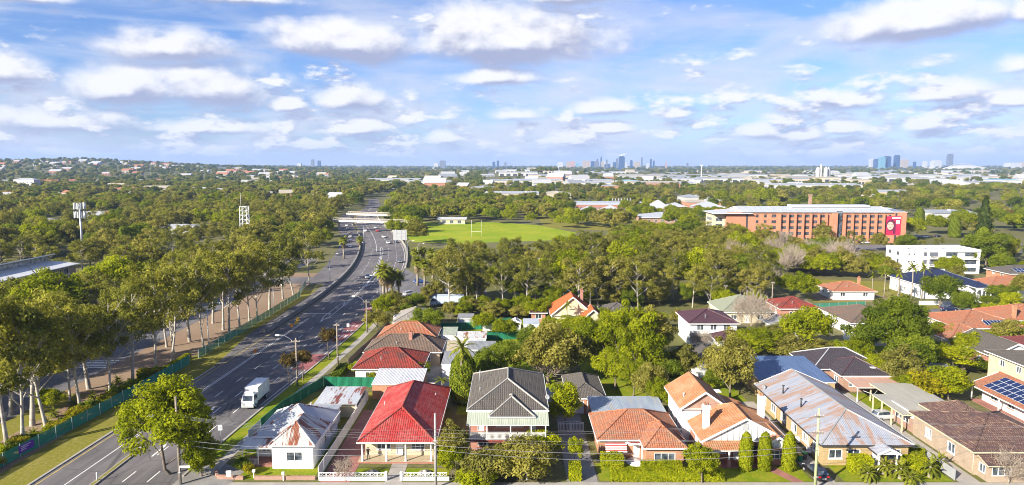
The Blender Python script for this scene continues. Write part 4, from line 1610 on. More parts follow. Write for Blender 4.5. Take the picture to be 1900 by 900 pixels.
MB().lathe([(1.35, 0), (1.35, .14), (1.05, .15), (1.05, .3)], 18, (4.7, 1.6, 0)).build('round_step', white, h)
t_ = shed('low garage with blue-grey and pale sheet roof behind the orange bungalow', 12.1, 23.4, 99.3, 106.2, 2.75, metal_mat('bluegrey_sheet', (.24, .29, .36), (.33, .37, .42), (.40, .40, .38), .45), brick_orange, .25, amp=.02, cat='garage', name='garage', op=[])

# ---- twin gabled bungalow
keep(24, 38.5, 84, 106)
X, Y = 24.6, 88.2
h = thing('house', 'two part terracotta bungalow with white timbered gables and two white chimneys', 'house', (X, Y, 0))
wing(h, 1.2, 12.3, .6, 10.2, 0, 3.0, brick_red, S=[W_(1.0, 3.2), ('d', 4.2, 5.2, .1, 2.2), W_(6.0, 7.6)], W=[W_(2, 3.3), W_(6, 7.2)], E=[W_(2, 3.3), W_(6, 7.2)])
roof(h, .8, 12.8, -.2, 11.4, 3.0, 3.2, 'y', 'gh', t_terra2, .04, .3, gable=white, hin=5.6, ov=.4)
for k in range(9):                                            # dark battens of the big gable
    x = 3.6 + k * .8
    ht = 3.2 * (1 - abs(x - 6.8) / 6.0) - .35
    if ht > .3:
        MB().box(x - .05, x + .05, .14, .19, 3.1, 3.0 + ht).build('gable_batten', greyp, h)
MB().box(6.4, 7.2, .10, .19, 4.5, 5.4).build('gable_vent', greyp, h)
slab_roof(h, [(.9, -1.75, 2.45), (7.3, -1.75, 2.45), (7.3, .15, 3.05), (.9, .15, 3.05)], t_terra2, .12, .04, name='verandah_roof')
wing(h, 9.0, 12.6, -.9, .65, 0, 2.75, brick_red, S=[W_(.8, 2.8, .9, 2.1, 2)], W=[])
roof(h, 8.6, 13.0, -1.4, 3.6, 2.75, 1.35, 'y', 'gg', t_terra2, .04, .3, gable=white, ov=.45)
for k in range(5):
    x = 9.6 + k * .6
    MB().box(x - .04, x + .04, -1.0, -.955, 2.85, 2.75 + 1.35 * (1 - abs(x - 10.8) / 2.2) - .2).build('gable_batten', greyp, h)
for x in (1.3, 4.2, 7.0):
    MB().box(x - .22, x + .22, -1.65, -1.2, 0, 1.1).build('pier', brick_red, h)
    post(h, x, -1.42, 1.1, 2.4, .2)
MB().box(.9, 8.95, -1.7, .58, 0, .12).build('verandah_floor', paving_red, h)
wing(h, .15, 6.4, 7.4, 16.4, 0, 4.9, white, S=[W_(2.6, 3.8, 3.5, 4.7, 0, glass_b)], W=[W_(2, 3), W_(5, 6)], E=[W_(4, 5)])
roof(h, -.35, 6.95, 6.9, 16.9, 4.9, 2.5, 'y', 'gh', t_terra2, .04, .3, gable=brick_brown, ov=.4, hin=.4)
MB().box(2.8, 4.0, 7.18, 7.24, 5.0, 5.6).build('dormer_window', glass_b, h)
slab_roof(h, [(11.6, 11.4, 2.6), (11.6, 16.8, 2.6), (6.5, 16.8, 4.4), (6.5, 11.4, 4.4)], t_terra2, .12, .04, name='rear_roof')
wing(h, 6.45, 11.2, 11.3, 16.6, 0, 2.5, white)
for x, y, a, b in ((2.3, 3.1, 3.3, 7.0), (11.4, 7.2, 3.3, 6.9)):
    chimney(h, x, y, a, b, .8, white, 2)
mb = MB().box(5.7, 6.5, 10.0, 11.2, 6.35, 6.43)
o = mb.build('skylight', white, h)
vent(h, .9, 10.0, 5.3, .9, .09, white)

# ---- long yellow brick units
keep(38.5, 55, 84, 126)
X, Y = 41.5, 87.4
h = thing('apartment_building', 'long yellow brick villa block with faded grey-pink metal roof and white portico', 'building', (X, Y, 0))
wing(h, 0, 11.4, 0, 24.2, 0, 3.0, brick_yellow, S=[W_(.8, 2.6), W_(3.3, 5.0), W_(8.8, 10.4), ('d', 6.6, 7.6, .1, 2.2)],
     W=[W_(24.2 - u - 1.8, 24.2 - u, .95, 2.25, 1, glass_b if k % 2 else None) for k, u in enumerate((1.2, 4.6, 8.4, 12.5, 16.4, 20.4))], E=[W_(2, 3.5), W_(8, 9.5), W_(15, 16.5)], sill=white)
roof(h, -.5, 11.9, -.45, 24.7, 3.0, 2.65, 'y', 'hg', m_pink, .02, .25, gable=brick_yellow, cap=m_dull, gut=dark)
for x, y, z in ((1.5, 17.5, 3.9), (1.7, 11.2, 3.95)):
    vent(h, x, y, z, 1.25, .12, dark)
dish(h, -.1, 21.5, 3.6)
mb = MB()
roof(h, 5.9, 9.0, -2.6, 2.6, 2.62, .75, 'y', 'gg', m_pink, .02, .25, gable=white, ov=.3, gut=dark, name='portico_roof')
for x in (6.3, 8.6):
    MB().lathe([(.2, 0), (.2, .15), (.14, .2), (.13, 2.3), (.2, 2.45), (.2, 2.6)], 10, (x, -2.3, 0)).build('column', white, h)
MB().box(5.9, 9.0, -2.6, -.02, 0, .1).build('portico_floor', paving_tan, h)
for y in (4.0, 9.2, 16.0):
    MB().tube([(-.1, y, 0), (-.1, y, 2.9)], .05, 6).build('downpipe', white, h)
for y in (3.2, 6.9):
    MB().box(-.45, -.05, y, y + .8, .25, .95).build('air_conditioner', mat('ac_white', (.6, .6, .6), .5, .05), h)
b = shed('bright blue sheet metal roofed building behind the long villa block', 42.4, 55.2, 112.8, 126, 3.1, m_blue, brick_yellow, .9, amp=.03, cat='building', name='outbuilding')

# ---- brown tiled house on the right with its big carport
keep(57, 73, 80, 114)
X, Y = 59.8, 84.6
h = thing('house', 'tan brick house with mottled brown tile roof beside the beige carport', 'house', (X, Y, 0))
wing(h, 0, 12.5, 0, 13.4, 0, 3.3, brick_tan, W=[W_(3.0, 4.4, 1.0, 2.4, 1, glass_b), W_(8.0, 9.6, 1.0, 2.4)], S=[W_(1.0, 3.5), W_(6.5, 9.5)], sill=white)
roof(h, -.5, 13.0, -.5, 13.9, 3.3, 2.5, 'x', 'hh', t_mottle, .05, .31, gut=cream)
roof(h, 3.0, 10.0, 8.0, 17.2, 3.3, 1.7, 'y', 'hh', t_mottle, .05, .31, gut=cream)
slab_roof(h, [(.0, -2.6, 2.35), (13, -2.6, 2.35), (13, -.6, 3.0), (.0, -.6, 3.0)], t_mottle, .12, .04, name='verandah_roof', edge=cream)
wing(h, .4, 12.5, -2.1, -.02, 0, 2.3, brick_tan, S=[W_(.5, 3.0, .8, 2.0, 2), W_(5, 8, .8, 2.0, 2)], W=[W_(.4, 1.6, .8, 2.0)])
MB().tube([(-.06, .05, 0), (-.06, .05, 3.2)], .05, 6).build('downpipe', cream, h)
wing(h, .2, 7.5, 11.0 + 2.42, 19.5, 0, 2.6, brick_brown, W=[W_(1.0, 4.5, 1.0, 2.2, 3)])
MB().box(-.05, .16, 13.5, 19.4, 2.25, 3.05).build('white_fascia', white, h)
cp = thing('carport', 'large flat beige metal carport roof over parked cars', 'carport', (58.2, 98.2, 0))
slab_roof(cp, [(0, 0, 2.9), (10.0, 0, 2.9), (10.0, 8.8, 3.05), (0, 8.8, 3.05)], m_beige, .16, .03, .4, edge=cream)
slab_roof(cp, [(2.6, 8.85, 2.95), (9.6, 8.85, 2.95), (9.6, 14.6, 3.0), (2.6, 14.6, 3.0)], m_beige, .16, .03, .4, edge=cream, name='rear_roof')
for x, y in ((.2, .3), (.2, 3.2), (.2, 6.0), (.2, 8.6), (2.8, 14.3), (9.6, 8.4), (9.4, 14.3)):
    post(cp, x, y, 0, 2.75, .18, cream)

# ---- house with the big solar array
keep(76, 90, 94, 115)
X, Y = 78.2, 94.0
h = thing('house', 'white walled house whose terracotta roof carries a large solar array', 'house', (X, Y, 0))
wing(h, 2.0, 9.5, .4, 18.8, 0, 2.8, white, W=[W_(2, 3.6), W_(6, 7.6), W_(10.5, 12), W_(14.5, 16)], S=[W_(2, 4)], sill=brick_brown)
roof(h, 0, 10.2, 0, 19.4, 2.75, 2.0, 'y', 'gg', t_terra, .03, .31, gable=white, ov=.4)
for y in (.4, 6.4, 12.5, 19.0):
    post(h, .35, y, 0, 2.65, .14)
MB().box(.2, 1.98, .2, 19.2, 0, .12).build('verandah_floor', paving_red, h)
sl = 2.0 / 5.1
P0 = (.75, 1.2, 2.75 + .75 * sl + .06)
solar(h, [P0, (.75, 16.9, P0[2]), (4.4, 1.2, 2.75 + 4.4 * sl + .06)], 12, 3)
# ---- beige two storey house with panels, brick gable house behind
h = simple_house('beige rendered two storey house with solar panels on its grey roof', 88, 100, 112, 124, 5.6, 1.6, 'x', 'hh', t_grey, cream, wt=None)
solar(h, [(-4.8, .9, 5.6 + .25 + .08), (4.5, .9, 5.6 + .25 + .08), (-4.8, 3.6, 5.6 + .96 + .08)], 8, 2)
simple_house('red brick house with white front gable and grey roof', 93, 103, 129, 142, 3.0, 2.4, 'y', 'gg', t_grey, brick_red, gable=white)

# ---- dark tiled brick house with pink awning
keep(53, 69, 110, 132)
X, Y = 54.8, 116.8
h = thing('house', 'pinkish brick house with dark charcoal tile roof and flat pink verandah', 'house', (X, Y, 0))
wing(h, .5, 13.0, 4.6, 14.2, 0, 3.0, brick_brown, S=[W_(.5, 1.8)], W=[W_(1.5, 3), W_(5.5, 7)], E=[W_(3, 4.5)])
wing(h, 3.6, 11.6, .4, 4.65, 0, 3.0, brick_brown, S=[W_(1.2, 3.2, .9, 2.2, 2), W_(5.5, 7.2)], W=[W_(1.3, 2.8)])
roof(h, 0, 13.6, 4.1, 14.8, 3.0, 2.5, 'x', 'hh', t_dark, .05, .31, cap=greyp)
roof(h, 3.1, 12.1, -.1, 8.8, 3.03, 2.15, 'y', 'hh', t_dark, .05, .31, cap=t_purple)
slab_roof(h, [(3.4, -5.2, 2.6), (14.0, -5.2, 2.6), (14.0, .0, 2.85), (3.4, .0, 2.85)], m_pinkflat, .12, .02, name='verandah_roof')
for x in (3.6, 8.6, 13.8):
    post(h, x, -5.0, 0, 2.5, .12)
MB().box(9.0, 9.8, 1.0, 1.8, 4.05, 4.12).build('skylight', white, h)

# ---- second row beside the highway
simple_house('white house with lichen-spotted red tile hip roof near the green fence', -29.2, -16.3, 121.2, 132, 2.9, 2.5, 'x', 'hh', t_redold, white, .055, per=.31)
simple_house('house with weathered brown tile hip roof and double chimney pots', -29.6, -14, 132.4, 141.8, 2.9, 2.5, 'x', 'hh', t_brown, brick_tan, .055, ch=(1.2, 3.4), per=.31)
simple_house('house with faded terracotta hip roof between brown and grey roofs', -29.2, -16.2, 143.6, 153, 2.9, 2.5, 'x', 'hh', t_terra, brick_orange, .055, per=.31)
simple_house('house with pale grey tile roof near the clump of palms', -28.2, -18.8, 157.5, 170, 3.0, 2.2, 'y', 'hh', tile_mat('pale_grey_tile', (.33, .30, .27), (.28, .26, .235), (.2, .18, .16), .4), brick_red, .03)
shed('grey roofed white double garage behind the lichen-spotted house', -13.4, -5.0, 125.4, 133, 2.5, m_dull, white, .5, cat='garage', name='garage', op=[('g', .6, 2.8, .05, 2.1), ('g', 4.2, 7.2, .05, 2.1)])
shed('shed with plain tan roof beside the brown tiled house', -13.9, -10.2, 134.2, 142, 2.5, metal_mat('tan_sheet', (.46, .38, .24), (.50, .42, .27), None), brick_orange, .3)
shed('small white shed with dark flat roof behind the tan shed', -9.4, -3.4, 136.4, 142.2, 2.3, m_dull, white, .3)
shed('white shed with rust-flaked iron roof beside the green fence', -13.4, -5.6, 146.6, 151.2, 2.1, m_whiteold, m_grey, .4)
shed('pale green roofed outbuilding beside the faded terracotta roof', -15.9, -12.4, 148, 154.6, 2.4, m_palegreen, white, .3)
shed('small white garden shed with ribbed gable roof on the back lawn', -.5, 2.2, 162, 165, 1.9, m_white, m_white, .7, 'ygg')
shed('grey roofed flat outbuilding near the green back fence', -13.4, -9.5, 163.5, 168.5, 2.6, m_dull, m_grey, .2)
shed('narrow white shed between the green fence panels', -7.2, -4.5, 161.5, 164.4, 2.3, m_beige, white, .2)
shed('low blue-grey garage beside the white garden shed', 2.7, 6.6, 160.5, 165.5, 1.9, metal_mat('pale_blue_sheet', (.36, .40, .46), (.42, .46, .5), None), white, .3, op=[('g', .6, 3.2, .05, 1.6)])
# ---- middle of the block
h = simple_house('steep bright orange tile roofed house in front of the gum trees', 9.5, 20.5, 165, 177, 3.0, 4.6, 'y', 'gh', t_orange, cream, ch=(2.6, 5), gable=cream)
roof(h, 1.5, 7.6, -4.5, 2.0, 2.8, 2.6, 'y', 'gg', t_orange, .03, .3, gable=cream)
wing(h, 2.0, 7.1, -4.0, .6, 0, 2.8, cream, S=[W_(1.4, 3.4)])
simple_house('low brown roofed house left of the steep orange roof', 4.5, 9.0, 170, 178, 2.6, 1.2, 'x', 'hh', t_purple, brick_red, n_s=1)
simple_house('cream house with dark grey tile hip roof behind the palm', 22.4, 31.2, 166, 176, 3.0, 2.0, 'x', 'hh', t_grey, cream)
keep(38, 52, 138, 160)
h = simple_house('white two storey house with glossy plum tile roof', 38.8, 50.0, 146.8, 158.8, 5.3, 2.0, 'x', 'hh', t_purple, white, amp=.04, n_s=3)
roof(h, -1.0, 6.2, -5.6, .4, 2.8, 1.6, 'x', 'hh', t_purple, .04)
wing(h, -.5, 5.7, -5.1, .45, 0, 2.8, white, S=[W_(.8, 2.4), W_(3.6, 5.4)], W=[W_(1.2, 2.6)])
MB().box(-5.0, -.8, -1.1, .48, 2.75, 2.9).build('balcony_floor', concrete, h)
mb = MB().bar((-5, -1.05, 3.75), (-.8, -1.05, 3.75), .06)
for k in range(15):
    mb.bar((-5 + k * .3, -1.05, 2.9), (-5 + k * .3, -1.05, 3.75), .03)
tag(mb.build('balustrade', dark, h), kind='stuff')
simple_house('low house with shaded dark grey roof in the middle of the block', 34, 42, 126.5, 137, 2.7, 1.6, 'y', 'hh', t_grey, brick_tan, n_s=2)
shed('white shed with pale roof on the lawn behind the twin gabled bungalow', 33.2, 37.4, 121.5, 125.6, 2.3, m_white, white, .3)
simple_house('house with pale green tile roof behind the bare tree', 53, 66, 169, 182, 3.0, 3.2, 'y', 'hh', t_green, cream)
simple_house('small white cottage beside the bare tree', 60.2, 66.4, 153, 161, 2.8, 1.5, 'y', 'gg', m_dull, white, n_s=1, gable=white)
simple_house('red tiled house beside the green mesh fenced lot', 69, 80, 173, 184, 3.0, 2.2, 'x', 'hh', t_redold, brick_red)
simple_house('house with broad brown-grey roof left of the big fig tree', 79, 93, 156, 173, 3.2, 2.4, 'y', 'hh', t_brown, white)
shed('garage with beige roof and white wall in front of the broad brown roof', 76.2, 83.6, 147.6, 154, 2.6, metal_mat('sand_sheet', (.50, .43, .29), (.54, .47, .33), None), white, .4, cat='garage', name='garage')
simple_house('terracotta roofed house directly right of the big fig tree', 92.5, 103.5, 141, 152, 3.0, 2.4, 'y', 'hh', t_terra, cream)
h = simple_house('terracotta house with a single row of solar panels', 101, 117, 151, 166, 3.2, 2.6, 'x', 'hh', t_terra, cream)
solar(h, [(-1.2, .9, 3.2 + .34 + .1), (5.4, .9, 3.2 + .34 + .1), (-1.2, 2.9, 3.2 + 1.04 + .1)], 8, 1)
simple_house('orange tiled house with white walls beside the avenue', 117.5, 132, 158, 171, 3.4, 2.6, 'x', 'hh', t_terra, white, ch=(-5.5, 1.2, brick_orange))
simple_house('small house with dark red roof behind the garden palm', 106, 117, 136, 145, 2.8, 1.4, 'x', 'hh', tile_mat('dark_red_tile', (.20, .05, .045), (.16, .04, .04)), white)
shed('long low white roofed patio beside the garden palm', 99, 106, 137, 141, 2.4, m_white, timber, .2)
shed('timber garden shed with grey roof under the trees', 77.5, 82.5, 125, 130.5, 2.3, m_dull, timber, .3)
# ---- beyond the avenue
simple_house('white cottage with terracotta hip roof beside the vacant lot', 95, 108, 199, 210, 2.6, 2.2, 'x', 'hh', t_terra, white, ch=(4.5, 7, brick_orange))
h = simple_house('grand white house with navy tile roof and arched portico', 122, 142, 201, 219, 4.2, 3.4, 'x', 'hh', t_blue, white)
roof(h, 4.2, 9.2, -3.6, 2.2, 4.0, 1.3, 'y', 'hh', t_blue, .03)
for x in (4.6, 6.2, 7.3, 8.8):
    MB().lathe([(.26, 0), (.26, .3), (.18, .4), (.17, 3.2), (.28, 3.4), (.28, 3.9)], 10, (x, -3.2, 0)).build('column', white, h)
for a, b in ((4.6, 6.2), (6.2, 7.3), (7.3, 8.8)):
    mb = MB()
    cx_, rr = (a + b) / 2, (b - a) / 2 - .15
    pts = [(cx_ - rr * math.cos(math.pi * k / 10), 2.7 + rr * math.sin(math.pi * k / 10)) for k in range(11)]
    for (xa, za), (xb, zb) in zip(pts, pts[1:]):
        mb.idx([(xa, -3.36, za), (xb, -3.36, zb), (xb, -3.36, 3.95), (xa, -3.36, 3.95), (xa, -3.05, za), (xb, -3.05, zb)], [(0, 1, 2, 3), (4, 5, 1, 0)])
    mb.build('arch', white, h)
simple_house('white walled house with orange tile roof right of the navy roof', 143.5, 161, 202, 214, 3.2, 2.6, 'x', 'hh', t_terra, white)
h = simple_house('brick house with solar panels behind the orange roofed house', 160, 178, 217, 229, 5.0, 2.0, 'x', 'hh', t_grey, brick_orange)
solar(h, [(-6, .8, 5.0 + .27 + .08), (5, .8, 5.35), (-6, 3.4, 5.0 + 1.13 + .08)], 8, 2)

# ---- white three storey apartments
keep(138, 176, 244, 264)
h = thing('apartment_building', 'white three storey apartment block with grey window bands', 'building', (144, 249, 0), R(-2))
h.scale = (.79, .9, .88)
panel_grey = mat('grey_cladding', (.13, .14, .17), .5, .1)
S_, W__ = [], []
for fl in range(3):
    z = .9 + fl * 3.2
    for a, b in ((9.2, 10.8), (12.0, 15.8), (19.4, 24.6), (28.0, 33.4)):
        S_.append(W_(a, b, z, z + 1.7, 3 if b - a > 3 else 1, glass if b - a > 4 else panel_grey))
    S_ += [W_(2.2, 3.0, z + .6, z + 1.2, 0), W_(4.6, 5.4, z + .6, z + 1.2, 0)]
    W__ += [W_(2.5, 4.0, z, z + 1.5), W_(9, 10.5, z, z + 1.5)]
wing(h, 0, 35, 0, 14, 0, 9.7, white, S=S_, W=W__, E=W__, fm=dark)
mb = MB()
ring(mb, lambda u, v, q=0.0: Vector((u, v, 10.2 - q)), -.15, 35.15, -.15, 14.15, .4, 0, .9)
mb.build('parapet', white, h)
MB().box(.26, 34.74, .26, 13.74, 9.5, 9.62).build('roof', mat('grey_membrane', (.50, .51, .52), .8, .1), h)
for fl in (1, 2):
    MB().box(11.4, 16.4, -1.6, -.003, fl * 3.2 - .05, fl * 3.2 + .15).build('balcony_floor', white, h)
    MB().box(11.4, 16.4, -1.6, -1.55, fl * 3.2 + .155, fl * 3.2 + 1.1).build('balcony_glass', glass_b, h)
    MB().box(19, 34, -.5, -.003, fl * 3.2 + 2.75, fl * 3.2 + 3.0).build('sun_hood', white, h)
for k in range(4):
    MB().box(4 + k * 8, 5.6 + k * 8, 6, 7.4, 9.7, 10.6).build('rooftop_unit', greyp, h)

# ---- salmon brick hospital-like block with banner
keep(100, 206, 346, 380)
h = thing('office_building', 'long five storey salmon brick block with red banner and grey metal roof', 'building', (110.5, 351, 0), R(-1.5))
h.scale = (.915, 1, .87)
S_ = []
cols_ = [16.5, 21, 25.2] + [31 + k * 4.3 for k in range(6)] + [67 + k * 4.3 for k in range(5)] + [90.0]
for fl in range(5):
    z = 1.0 + fl * 3.45
    for c in cols_:
        w = 1.4 if c in (16.5, 90.0, 21) else 2.5
        S_.append(W_(c, c + w, z, z + 1.75, 1 if w > 2 else 0))
    S_ += []
wing(h, 0, 100, 0, 24, 0, 18, brick_big, S=S_, W=wins(24, 4, 2, 2, 4) + wins(24, 4, 2, 9, 11), fm=dark)
for c in [29.6 + k * 4.3 for k in range(7)] + [65.6 + k * 4.3 for k in range(6)]:
    MB().box(c - .45, c + .45, -1.3, -.003, 0, 17.2).build('brick_fin', brick_big, h)
for c in (11.5, 62.3, 94.2):
    MB().box(c - .5, c + .5, -.06, -.004, 0, 17.6).build('dark_joint_strip', dark, h)  # dark strip laid on the wall face, no recess is cut
MB().box(61.2, 64.2, -.5, -.07, 0, 18.6).build('glazed_stair', glass, h)
MB().box(58.5, 61.15, -1.8, -.004, 0, 17.5).build('stair_tower', brick_big, h)
bg_roof = metal_mat('pale_grey_sheet', (.42, .44, .46), (.50, .52, .53), None)
roof(h, 8, 92, -.8, 24.8, 18.05, 2.6, 'x', 'gg', bg_roof, 0, gable=white, gut=bg_roof, caps=False, hin=3)
roof(h, -8, 14, -2, 20, 17.2, 2.0, 'x', 'hh', bg_roof, 0, caps=False, name='end_roof')
wing(h, -6.5, -.004, 2, 18, 0, 17.0, cream, S=[W_(1, 5, 2 + k * 3.4, 4 + k * 3.4) for k in range(4)], W=[W_(2, 12, 2 + k * 3.4, 4 + k * 3.4, 4) for k in range(4)])
slab_roof(h, [(92.3, 0, 18.1), (100.3, 0, 18.1), (100.3, 20, 19.4), (92.3, 20, 19.4)], m_white, .3, name='wing_roof')
solar(h, [(93.0, 2, 18.3), (99.6, 2, 18.3), (93.0, 12, 18.95)], 4, 4)
MB().box(40, 84, 9, 16, 20.4, 21.6).build('plant_room', bg_roof, h)
# banner: crimson sheet, pale portrait oval, dark hair shape, white lines of print
crimson = mat('crimson_banner', (.48, .02, .07), .6, .08, .3)
bn = MB().box(88.8, 97.0, -.14, -.065, 4.5, 15.6).build('banner', crimson, h)
skin_print = mat('portrait_print', (.50, .36, .29), .7, .08, .5)


def oval(name, cx_, cz_, rx_, rz_, y, m, parent, n=20):
    MB().face([(cx_ + rx_ * math.cos(2 * math.pi * k / n), y, cz_ + rz_ * math.sin(2 * math.pi * k / n)) for k in range(n)]).build(name, m, parent)


hair = mat('printed_dark_hair', (.12, .015, .05), .7, .1)
oval('hair_print', 91.6, 10.4, 2.7, 3.5, -.15, hair, bn)
MB().face([(92.8, -.148, 5.0), (94.3, -.148, 5.0), (94.2, -.148, 10.5), (92.6, -.148, 10.5)]).build('hair_print', hair, bn)
oval('face_print', 91.2, 10.0, 1.8, 2.4, -.16, skin_print, bn)
for dx_, dz_, a, b in ((-.85, .7, .35, .16), (.85, .7, .35, .16), (0, -1.15, .6, .2)):
    oval('feature_print', 91.2 + dx_, 10.0 + dz_, a, b, -.165, hair, bn, 10)
MB().face([(92.0, -.15, 14.2), (96.6, -.15, 14.2), (96.6, -.15, 15.0), (92.0, -.15, 15.0)]).build('printed_line', white, bn)
MB().face([(94.3, -.15, 11.9), (96.2, -.15, 11.9), (96.2, -.15, 13.2), (94.3, -.15, 13.2)]).build('printed_crest', white, bn)
MB().face([(94.1, -.15, 11.1), (96.4, -.15, 11.1), (96.4, -.15, 11.4), (94.1, -.15, 11.4)]).build('printed_line', white, bn)
mb = MB().box(-1.1, 1.1, -1.1, 1.1, 0, 24, taper=.35).box(-1.0, 1.0, -1.0, 1.0, 24, 24.8)
tag(mb.build('brick_chimney_stack', brick_brown), 'tall brown brick chimney stack behind the salmon brick block', 'chimney').location = (192, 440, -4)

# ---- school buildings west of the highway
keep(-190, -120, 122, 230)
h = thing('school_building', 'white school building with clerestory roof among the gum trees', 'building', (-146, 186, 0))
wing(h, -20, 0, 0, 40, 0, 7, brick_tan, E=[W_(2 + k * 3.2, 4.2 + k * 3.2, 3.6, 6.2, 1) for k in range(11)] + [W_(2 + k * 3.2, 4.2 + k * 3.2, .8, 2.6, 1) for k in range(11)])
slab_roof(h, [(1.2, -.6, 7.1), (1.2, 40.6, 7.1), (-9, 40.6, 8.0), (-9, -.6, 8.0)], m_white, .25)
slab_roof(h, [(-20.8, -.6, 7.3), (-20.8, 40.6, 7.3), (-7, 40.6, 10.4), (-7, -.6, 10.4)], m_white, .3, name='clerestory_roof')
MB().box(-9.2, -8.9, 0, 40, 7.9, 9.9).build('clerestory_glass', glass_b, h)
h = thing('school_building', 'flat grey roofed school wing with slatted edge in front of the clerestory building', 'building', (-158, 166, 0))
wing(h, -14, 20, 0, 16, 0, 5, brick_tan, S=wins(34, 7, 2.6, 1, 2.8), E=wins(16, 3, 2.6, 1, 2.8))
slab_roof(h, [(-15, -1, 5.1), (21, -1, 5.1), (21, 17, 5.5), (-15, 17, 5.5)], m_beige, .7, edge=timber)
# ------------------------------------------------------------------ far buildings
far_wall = [mat('far_white_wall', (.42, .42, .41), .8, .06, .05), mat('far_cream_wall', (.44, .38, .30), .8, .08, .05), mat('far_grey_wall', (.33, .34, .36), .8, .08, .05), mat('far_brick_wall', (.40, .19, .12), .85, .1, .05)]
far_roof = [mat('far_white_roof', (.42, .42, .42), .6, .16, .03, c2=(.30, .32, .35)), mat('far_grey_roof', (.26, .28, .30), .6, .12, .04), mat('far_blue_roof', (.20, .32, .40), .6, .1, .04), mat('far_terracotta_roof', (.36, .15, .09), .8, .15, .05), mat('far_cream_roof', (.38, .34, .27), .7, .1, .04)]
far_dark = mat('far_dark_opening', (.05, .055, .06), .5, .1)


def depth_of(p):
    return p[1] * math.cos(TILT) - (p[2] - CAM_Z) * math.sin(TILT)


def shell(w, d, h, rise, bays, wm, rm, axis='x'):
    """one mesh: walls with door bays, low gabled roof"""
    mb = MB()
    mb.box(-w / 2, w / 2, 0, d, 0, h, 0)
    o = .4
    if axis == 'x':
        mb.idx([(-w / 2 - o, -o, h), (w / 2 + o, -o, h), (w / 2 + o, d / 2, h + rise), (-w / 2 - o, d / 2, h + rise), (w / 2 + o, d + o, h), (-w / 2 - o, d + o, h)],
               [(0, 1, 2, 3), (3, 2, 4, 5), (0, 3, 5), (1, 4, 2)], 1)
    else:
        mb.idx([(-w / 2 - o, -o, h), (0, -o, h + rise), (w / 2 + o, -o, h), (w / 2 + o, d + o, h), (0, d + o, h + rise), (-w / 2 - o, d + o, h)],
               [(0, 1, 4, 5), (1, 2, 3, 4), (0, 2, 1), (3, 5, 4)], 1)
    for k in range(bays):
        c = -w / 2 + w * (k + .5) / bays
        mb.box(c - w / bays * .3, c + w / bays * .3, -.06, -.01, .2, h * .62, 2)
    return mb


BIG = [  # (px0, px1, base py, height m, depth m, roof, wall, label)
    (679, 778, 341, 9, 70, 0, 0, 'long white ridged warehouse roof above the highway trees'),
    (688, 732, 350, 8, 50, 2, 0, 'pale blue-green roofed warehouse in front of the ridged one'),
    (785, 820, 348, 8, 40, 2, 0, 'small blue-green roofed warehouse beyond the park trees'),
    (872, 918, 359, 8, 40, 1, 2, 'grey flat roofed showroom beside the far road'),
    (738, 786, 345, 8, 60, 0, 0, 'white shed roof right of the ridged warehouse'),
    (929, 1000, 343, 8, 70, 0, 1, 'wide white factory roof beside the far road'),
    (1003, 1060, 346, 8, 60, 4, 0, 'cream roofed factory right of the wide white one'),
    (1064, 1140, 349, 9, 60, 0, 0, 'long white factory with low annexe in the estate'),
    (1148, 1192, 345, 9, 50, 2, 0, 'blue roofed factory in the industrial estate'),
    (1195, 1262, 349, 8, 60, 0, 3, 'white roofed brick factory in the industrial estate'),
    (1120, 1150, 357, 9, 30, 1, 3, 'brown brick factory with dark glass front'),
    (905, 1000, 371, 7, 50, 0, 1, 'pale low workshop row behind the park'),
    (1010, 1060, 371, 7, 40, 4, 1, 'cream workshop with brick end behind the park'),
    (1440, 1600, 356, 10, 60, 0, 0, 'very long white factory behind the brick chimney stack'),
    (1545, 1596, 354, 9, 30, 0, 2, 'white factory end with tall dark windows'),
    (1571, 1702, 365, 6, 40, 0, 1, 'long low white shed beside the railway cutting'),
    (1663, 1750, 334, 12, 90, 0, 0, 'big white tank-sided depot on the plain'),
    (1705, 1760, 341, 10, 60, 0, 0, 'white depot in front of the tank-sided one'),
    (1760, 1836, 336, 9, 80, 0, 0, 'pale sheds at the edge of the plain'),
    (1800, 1870, 348, 9, 60, 1, 0, 'grey roofed works on the right plain'),
    (1866, 1896, 347, 12, 60, 2, 0, 'pale blue warehouse on the right plain'),
    (1274, 1320, 378, 6, 40, 1, 0, 'curved grey roof pavilion beyond the fig trees'),
    (1276, 1352, 386, 5, 30, 4, 3, 'low brick annexe with cream roof behind the salmon block'),
    (1734, 1812, 412, 6, 24, 1, 0, 'grey roofed hall right of the salmon brick block'),
    (1230, 1290, 339, 8, 70, 0, 0, 'white roofs left of the thin tower'),
    (1320, 1395, 336, 9, 80, 4, 1, 'cream factory roofs on the plain'),
    (1400, 1460, 341, 8, 60, 0, 1, 'white factory left of the silos'),
]
